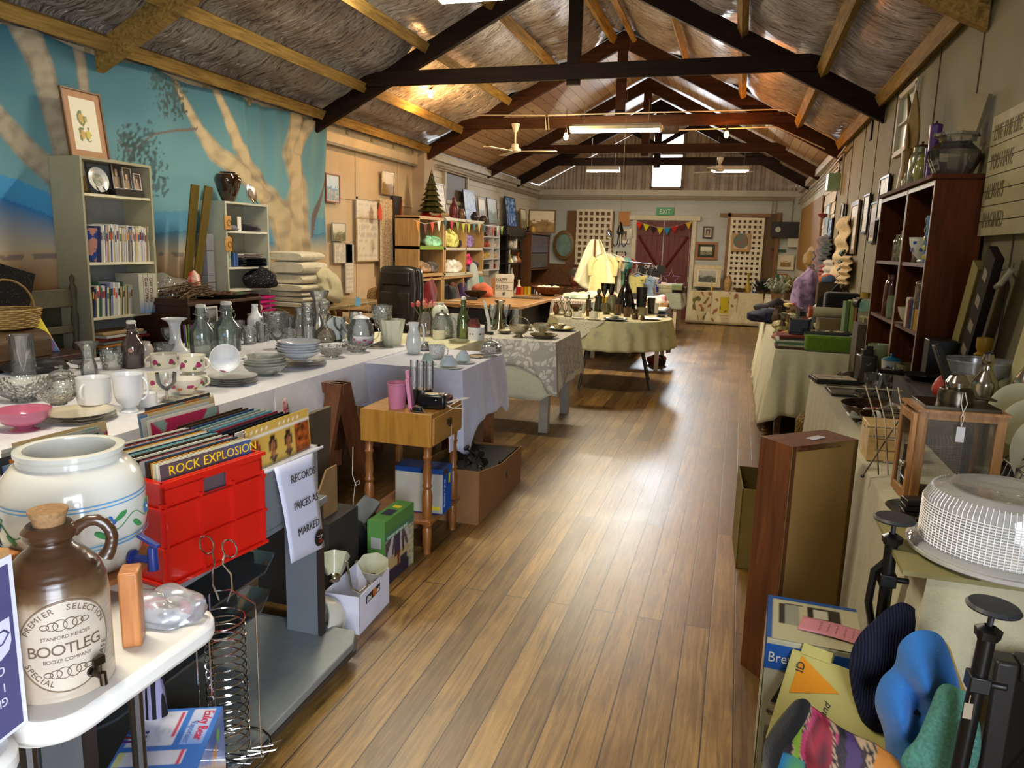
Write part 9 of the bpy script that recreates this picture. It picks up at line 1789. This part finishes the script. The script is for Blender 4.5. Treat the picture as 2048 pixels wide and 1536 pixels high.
B().grid(10,20,lambda u,v:(-bw_/2-.0012,-bl2/2+bl2*u,bh2*v),col=lambda u,v:lin('#54504c')if .25<u<.7 and .2<v<.75 and ns(u*8,v*8,1)>-.2 else(lin('#1c4c8c')if v>.86 else lin('#b0ac98'))).build('printed_side',PAINT(.4),o,smooth=0)
o=root('pink_note','handwritten pink paper note lying on the coffee machine box','note',(.335,2.17,bh2+.004),-.25);B().grid(8,6,lambda u,v:(-.085+.17*u,-.045+.09*v,.004*math.sin(u*3))).build('paper',P('#c07c88',.7,var=.03),o,solid=.0008)
q=B();r_=random.Random(4)
for i in range(6):
 x=-.03+.022*i if i<3 else-.03+.022*i
 q.tube([(x+.002*math.sin(k*2.1+i),.03-.0068*k,.0065)for k in range(10)],.0006,3)
q.build('handwriting',P('#6c4c5c',.7),o)
c_=Vector((.34,1.93,.34));o=root('padded_envelope','cream folder with an orange triangle and handwriting leaning on the coffee box','envelope',(.332,1.95,.305),rot=(-.62,.0,-.42))
B().box((0,0,.0),(.29,.025,.25)).build('folder',P('#a8a05c',.7,var=.05),o,bev=.003);B().box((-.08,-.005,.135),(.08,.02,.03)).build('flap',P('#a8a05c',.7,var=.05),o)
B().prism([(-.115,.115),(-.12,.01),(.0,.055)],-.0145,-.013,'y').build('orange_triangle',CARD('#c8821c'),o);text('ID',.03,(-.10,-.0155,.07),(0,0,1),(-1,0,0),INK,o)
for i,t_ in enumerate(('WEST','$ BAND','Resist Band')):text(t_,.026,(-.10+.035*i,-.0135,-.10),(.15,0,1),(-1,0,.15),INK,o,shear=.3)
def bag_col(u,v):
 n1=ns(u*5,v*3.2,7);n2=ns(u*11,v*7,3)
 if v>.88:return lin('#0c0b0c')
 d=math.hypot((u-.46)*1.8,v-.55)
 if d<.22:return mix(lin('#8c1c2c'),lin('#4c0c14'),n2+.4)
 if d<.30 and n2>-.1:return lin('#a83458')
 if v<.45 and u<.35:return mix(lin('#1c6c94'),lin('#4c8c3c'),(n1+.3)*1.6)
 if u<.3 and n1>.0:return lin('#7c9c2c')
 if v>.6 and u<.5 and n1<.1:return lin('#b0501c')
 if u>.6 and n1>.12:return lin('#b8742c')
 if u>.7 and n1<-.1:return lin('#3c2454')
 gx,gy=(u*22+v*14)%1,(v*22-u*8)%1
 if gx<.22 or gy<.22:return lin('#0c0b0a')
 return lin('#a88c6c')if n1>-.05 else lin('#2c1c24')
def bagf(s):
 def f(u,v):
  th=PI*(u);x=-.15*math.cos(th)*(1+.12*(1-v));y=-s*.085*math.sin(th)*(1+.3*(1-v));return(x,y,.36*v+.02*math.sin(u*6)*v-(.05*u*v if 1 else 0))
 return f
o=root('shopping_bag','black-trimmed shopping bag printed with bright flowers and lattice','bag',(0,0,0))
bc_=lambda x,z:bag_col((x-.15)/.25,(z-.20)/.26*.86)
pillow('fabric',None,None,[(1532,1500),(1570,1445),(1605,1408),(1625,1415),(1690,1462),(1760,1495),(1812,1550),(1822,1700),(1760,1960),(1600,1960),(1520,1800),(1518,1600)],1.74,.13,PAINT(.7,bump=.1),bc_,44,.008,5,o,n=150)
pillow('black_trim',None,None,[(1528,1545),(1528,1490),(1560,1440),(1600,1398),(1622,1412),(1598,1440),(1570,1478),(1552,1520),(1542,1560)],1.72,.08,CLO('#0c0b0c'),None,6,.004,6,o)
BK=PLA('#0c0c0d',.35);o=root('exercise_stand','black tubular stand with two round rubber pads on adjustable posts','stand',(0,0,0));T1,T2_=Vector((.430,2.02,0)),Vector((.50,1.60,0))
for(p_,zt,dx)in((T1,.835,(0,0)),(T2_,.815,(.02,.0))):
 t1=root('post_assembly',None,None,(p_.x,p_.y,0),rot=(0,.0 if p_ is T1 else .045,0));t1.parent=o
 B().lathe([(0,zt),(.048,zt),(.05,zt+.004),(.045,zt+.010),(0,zt+.011)],32).build('round_pad',PLA('#26282c',.5),t1)
 B().lathe([(0,zt-.012),(.014,zt-.012),(.014,zt),(0,zt)],12).lathe([(.006,zt-.05),(.006,zt)],10).build('spindle',PLA('#26282c',.4),t1)
 B().lathe([(.010,zt-.035),(.024,zt-.045),(.022,zt-.062),(.012,zt-.062)],14,flute=.12,fn=5).build('collar_knob',BK,t1)
 B().lathe([(.016,.02),(.016,zt-.05),(.012,zt-.045)],14,cap=True).build('post',BK,t1)
 B().box((.0,0,zt-.16),(.04,.04,.035)).tube([(.0,0,zt-.16),(.05,-.01,zt-.155)],.008,8).build('clamp',BK,t1,bev=.004)
q=B().tube([(.425,2.03,.72),(.40,2.03,.69),(.395,2.03,.60),(.41,2.02,.53),(.43,1.97,.50)],.010,8);q.build('curved_handle',BK,o)
B().tube([(.43,2.0,.52),(.45,1.88,.50),(.47,1.76,.46)],.012,10).build('cross_bar',BK,o);B().tube([(.30,2.02,.02),(.46,2.02,.02)],.018,8).tube([(.36,1.62,.02),(.68,1.60,.02)],.018,8).tube([(.44,2.0,.02),(.505,1.60,.02)],.014,8).build('floor_bars',BK,o)
B().lathe([(.0175,.66),(.0175,.668)],14,c=(.53,1.60,0)).build('white_band',P('#c8c8c8',.4),o)
pillow('knitted_scarf','navy blue ribbed knitted scarf draped over the black stand','scarf',[(1808,1205),(1838,1228),(1862,1290),(1850,1370),(1822,1440),(1780,1470),(1735,1460),(1708,1400),(1698,1330),(1712,1280),(1745,1245),(1778,1215)],1.92,.11,PATT('#0c1024','#1c2240','WAVE',50,(.3,.6),.95,.9),amp=.012,fold=.004)
pillow('fleece_blanket','bright blue fleece draped over the black stand in front of the navy scarf','blanket',[(1852,1260),(1885,1275),(1908,1330),(1925,1400),(1910,1450),(1885,1480),(1865,1520),(1850,1590),(1800,1640),(1775,1560),(1768,1470),(1750,1410),(1758,1365),(1788,1330),(1798,1290),(1822,1266)],1.79,.11,CLO('#2c6ab0',.3,.1),amp=.018,fold=.016,seed=2)
pillow('bath_mat','turquoise textured towelling draped over the stand, nearest the camera','towel',[(1880,1372),(1910,1372),(1945,1400),(1962,1470),(1955,1530),(1930,1560),(1900,1640),(1850,1600),(1805,1535),(1806,1510),(1832,1478),(1858,1420)],1.69,.06,P('#5c9c8c',.95,var=.3,scale=120,bump=1.0),amp=.006,seed=3,rings=14)
pillow('yellow_towel','mustard yellow towel hanging on the wall side of the stand','towel',[(1882,1285),(1898,1292),(1915,1340),(1940,1400),(1975,1460),(1968,1475),(1930,1450),(1900,1390),(1885,1330)],1.845,.03,CLO('#a8821c'),amp=.006,seed=4)
o=root('swing_tag','small cream swing tag on the black post nearest the camera','tag',(.512,1.575,.60));B().box((0,0,0),(.016,.001,.034)).build('card',CARD('#a89c84'),o);B().tube([(0,0,.017),(.004,.01,.03)],.001,4).build('string',P('#a89c84',.7),o)
o=root('dark_fireplace_unit','dark framed electrical unit on the floor against the cloth','unit',(.86,1.80,0));q=B()
for s in(-1,1):q.box((s*.22,0,.31),(.05,.06,.62))
for z in(.03,.60):q.box((0,0,z),(.39,.06,.05))
q.build('frame',P('#1c1814',.45),o,bev=.008);B().box((0,.005,.31),(.40,.04,.54)).build('screen',P('#0c0c0d',.2),o)
o=root('electric_lead','white electrical cord curving over the dark framed unit','cord',(.70,1.77,0));B().tube([(.16,.0,.56),(.08,-.01,.55),(.03,-.01,.50),(.02,-.01,.42),(-.02,-.02,.32),(-.03,-.02,.1),(-.03,-.02,0)],.004,8).build('cord',P('#b8b498',.5),o)
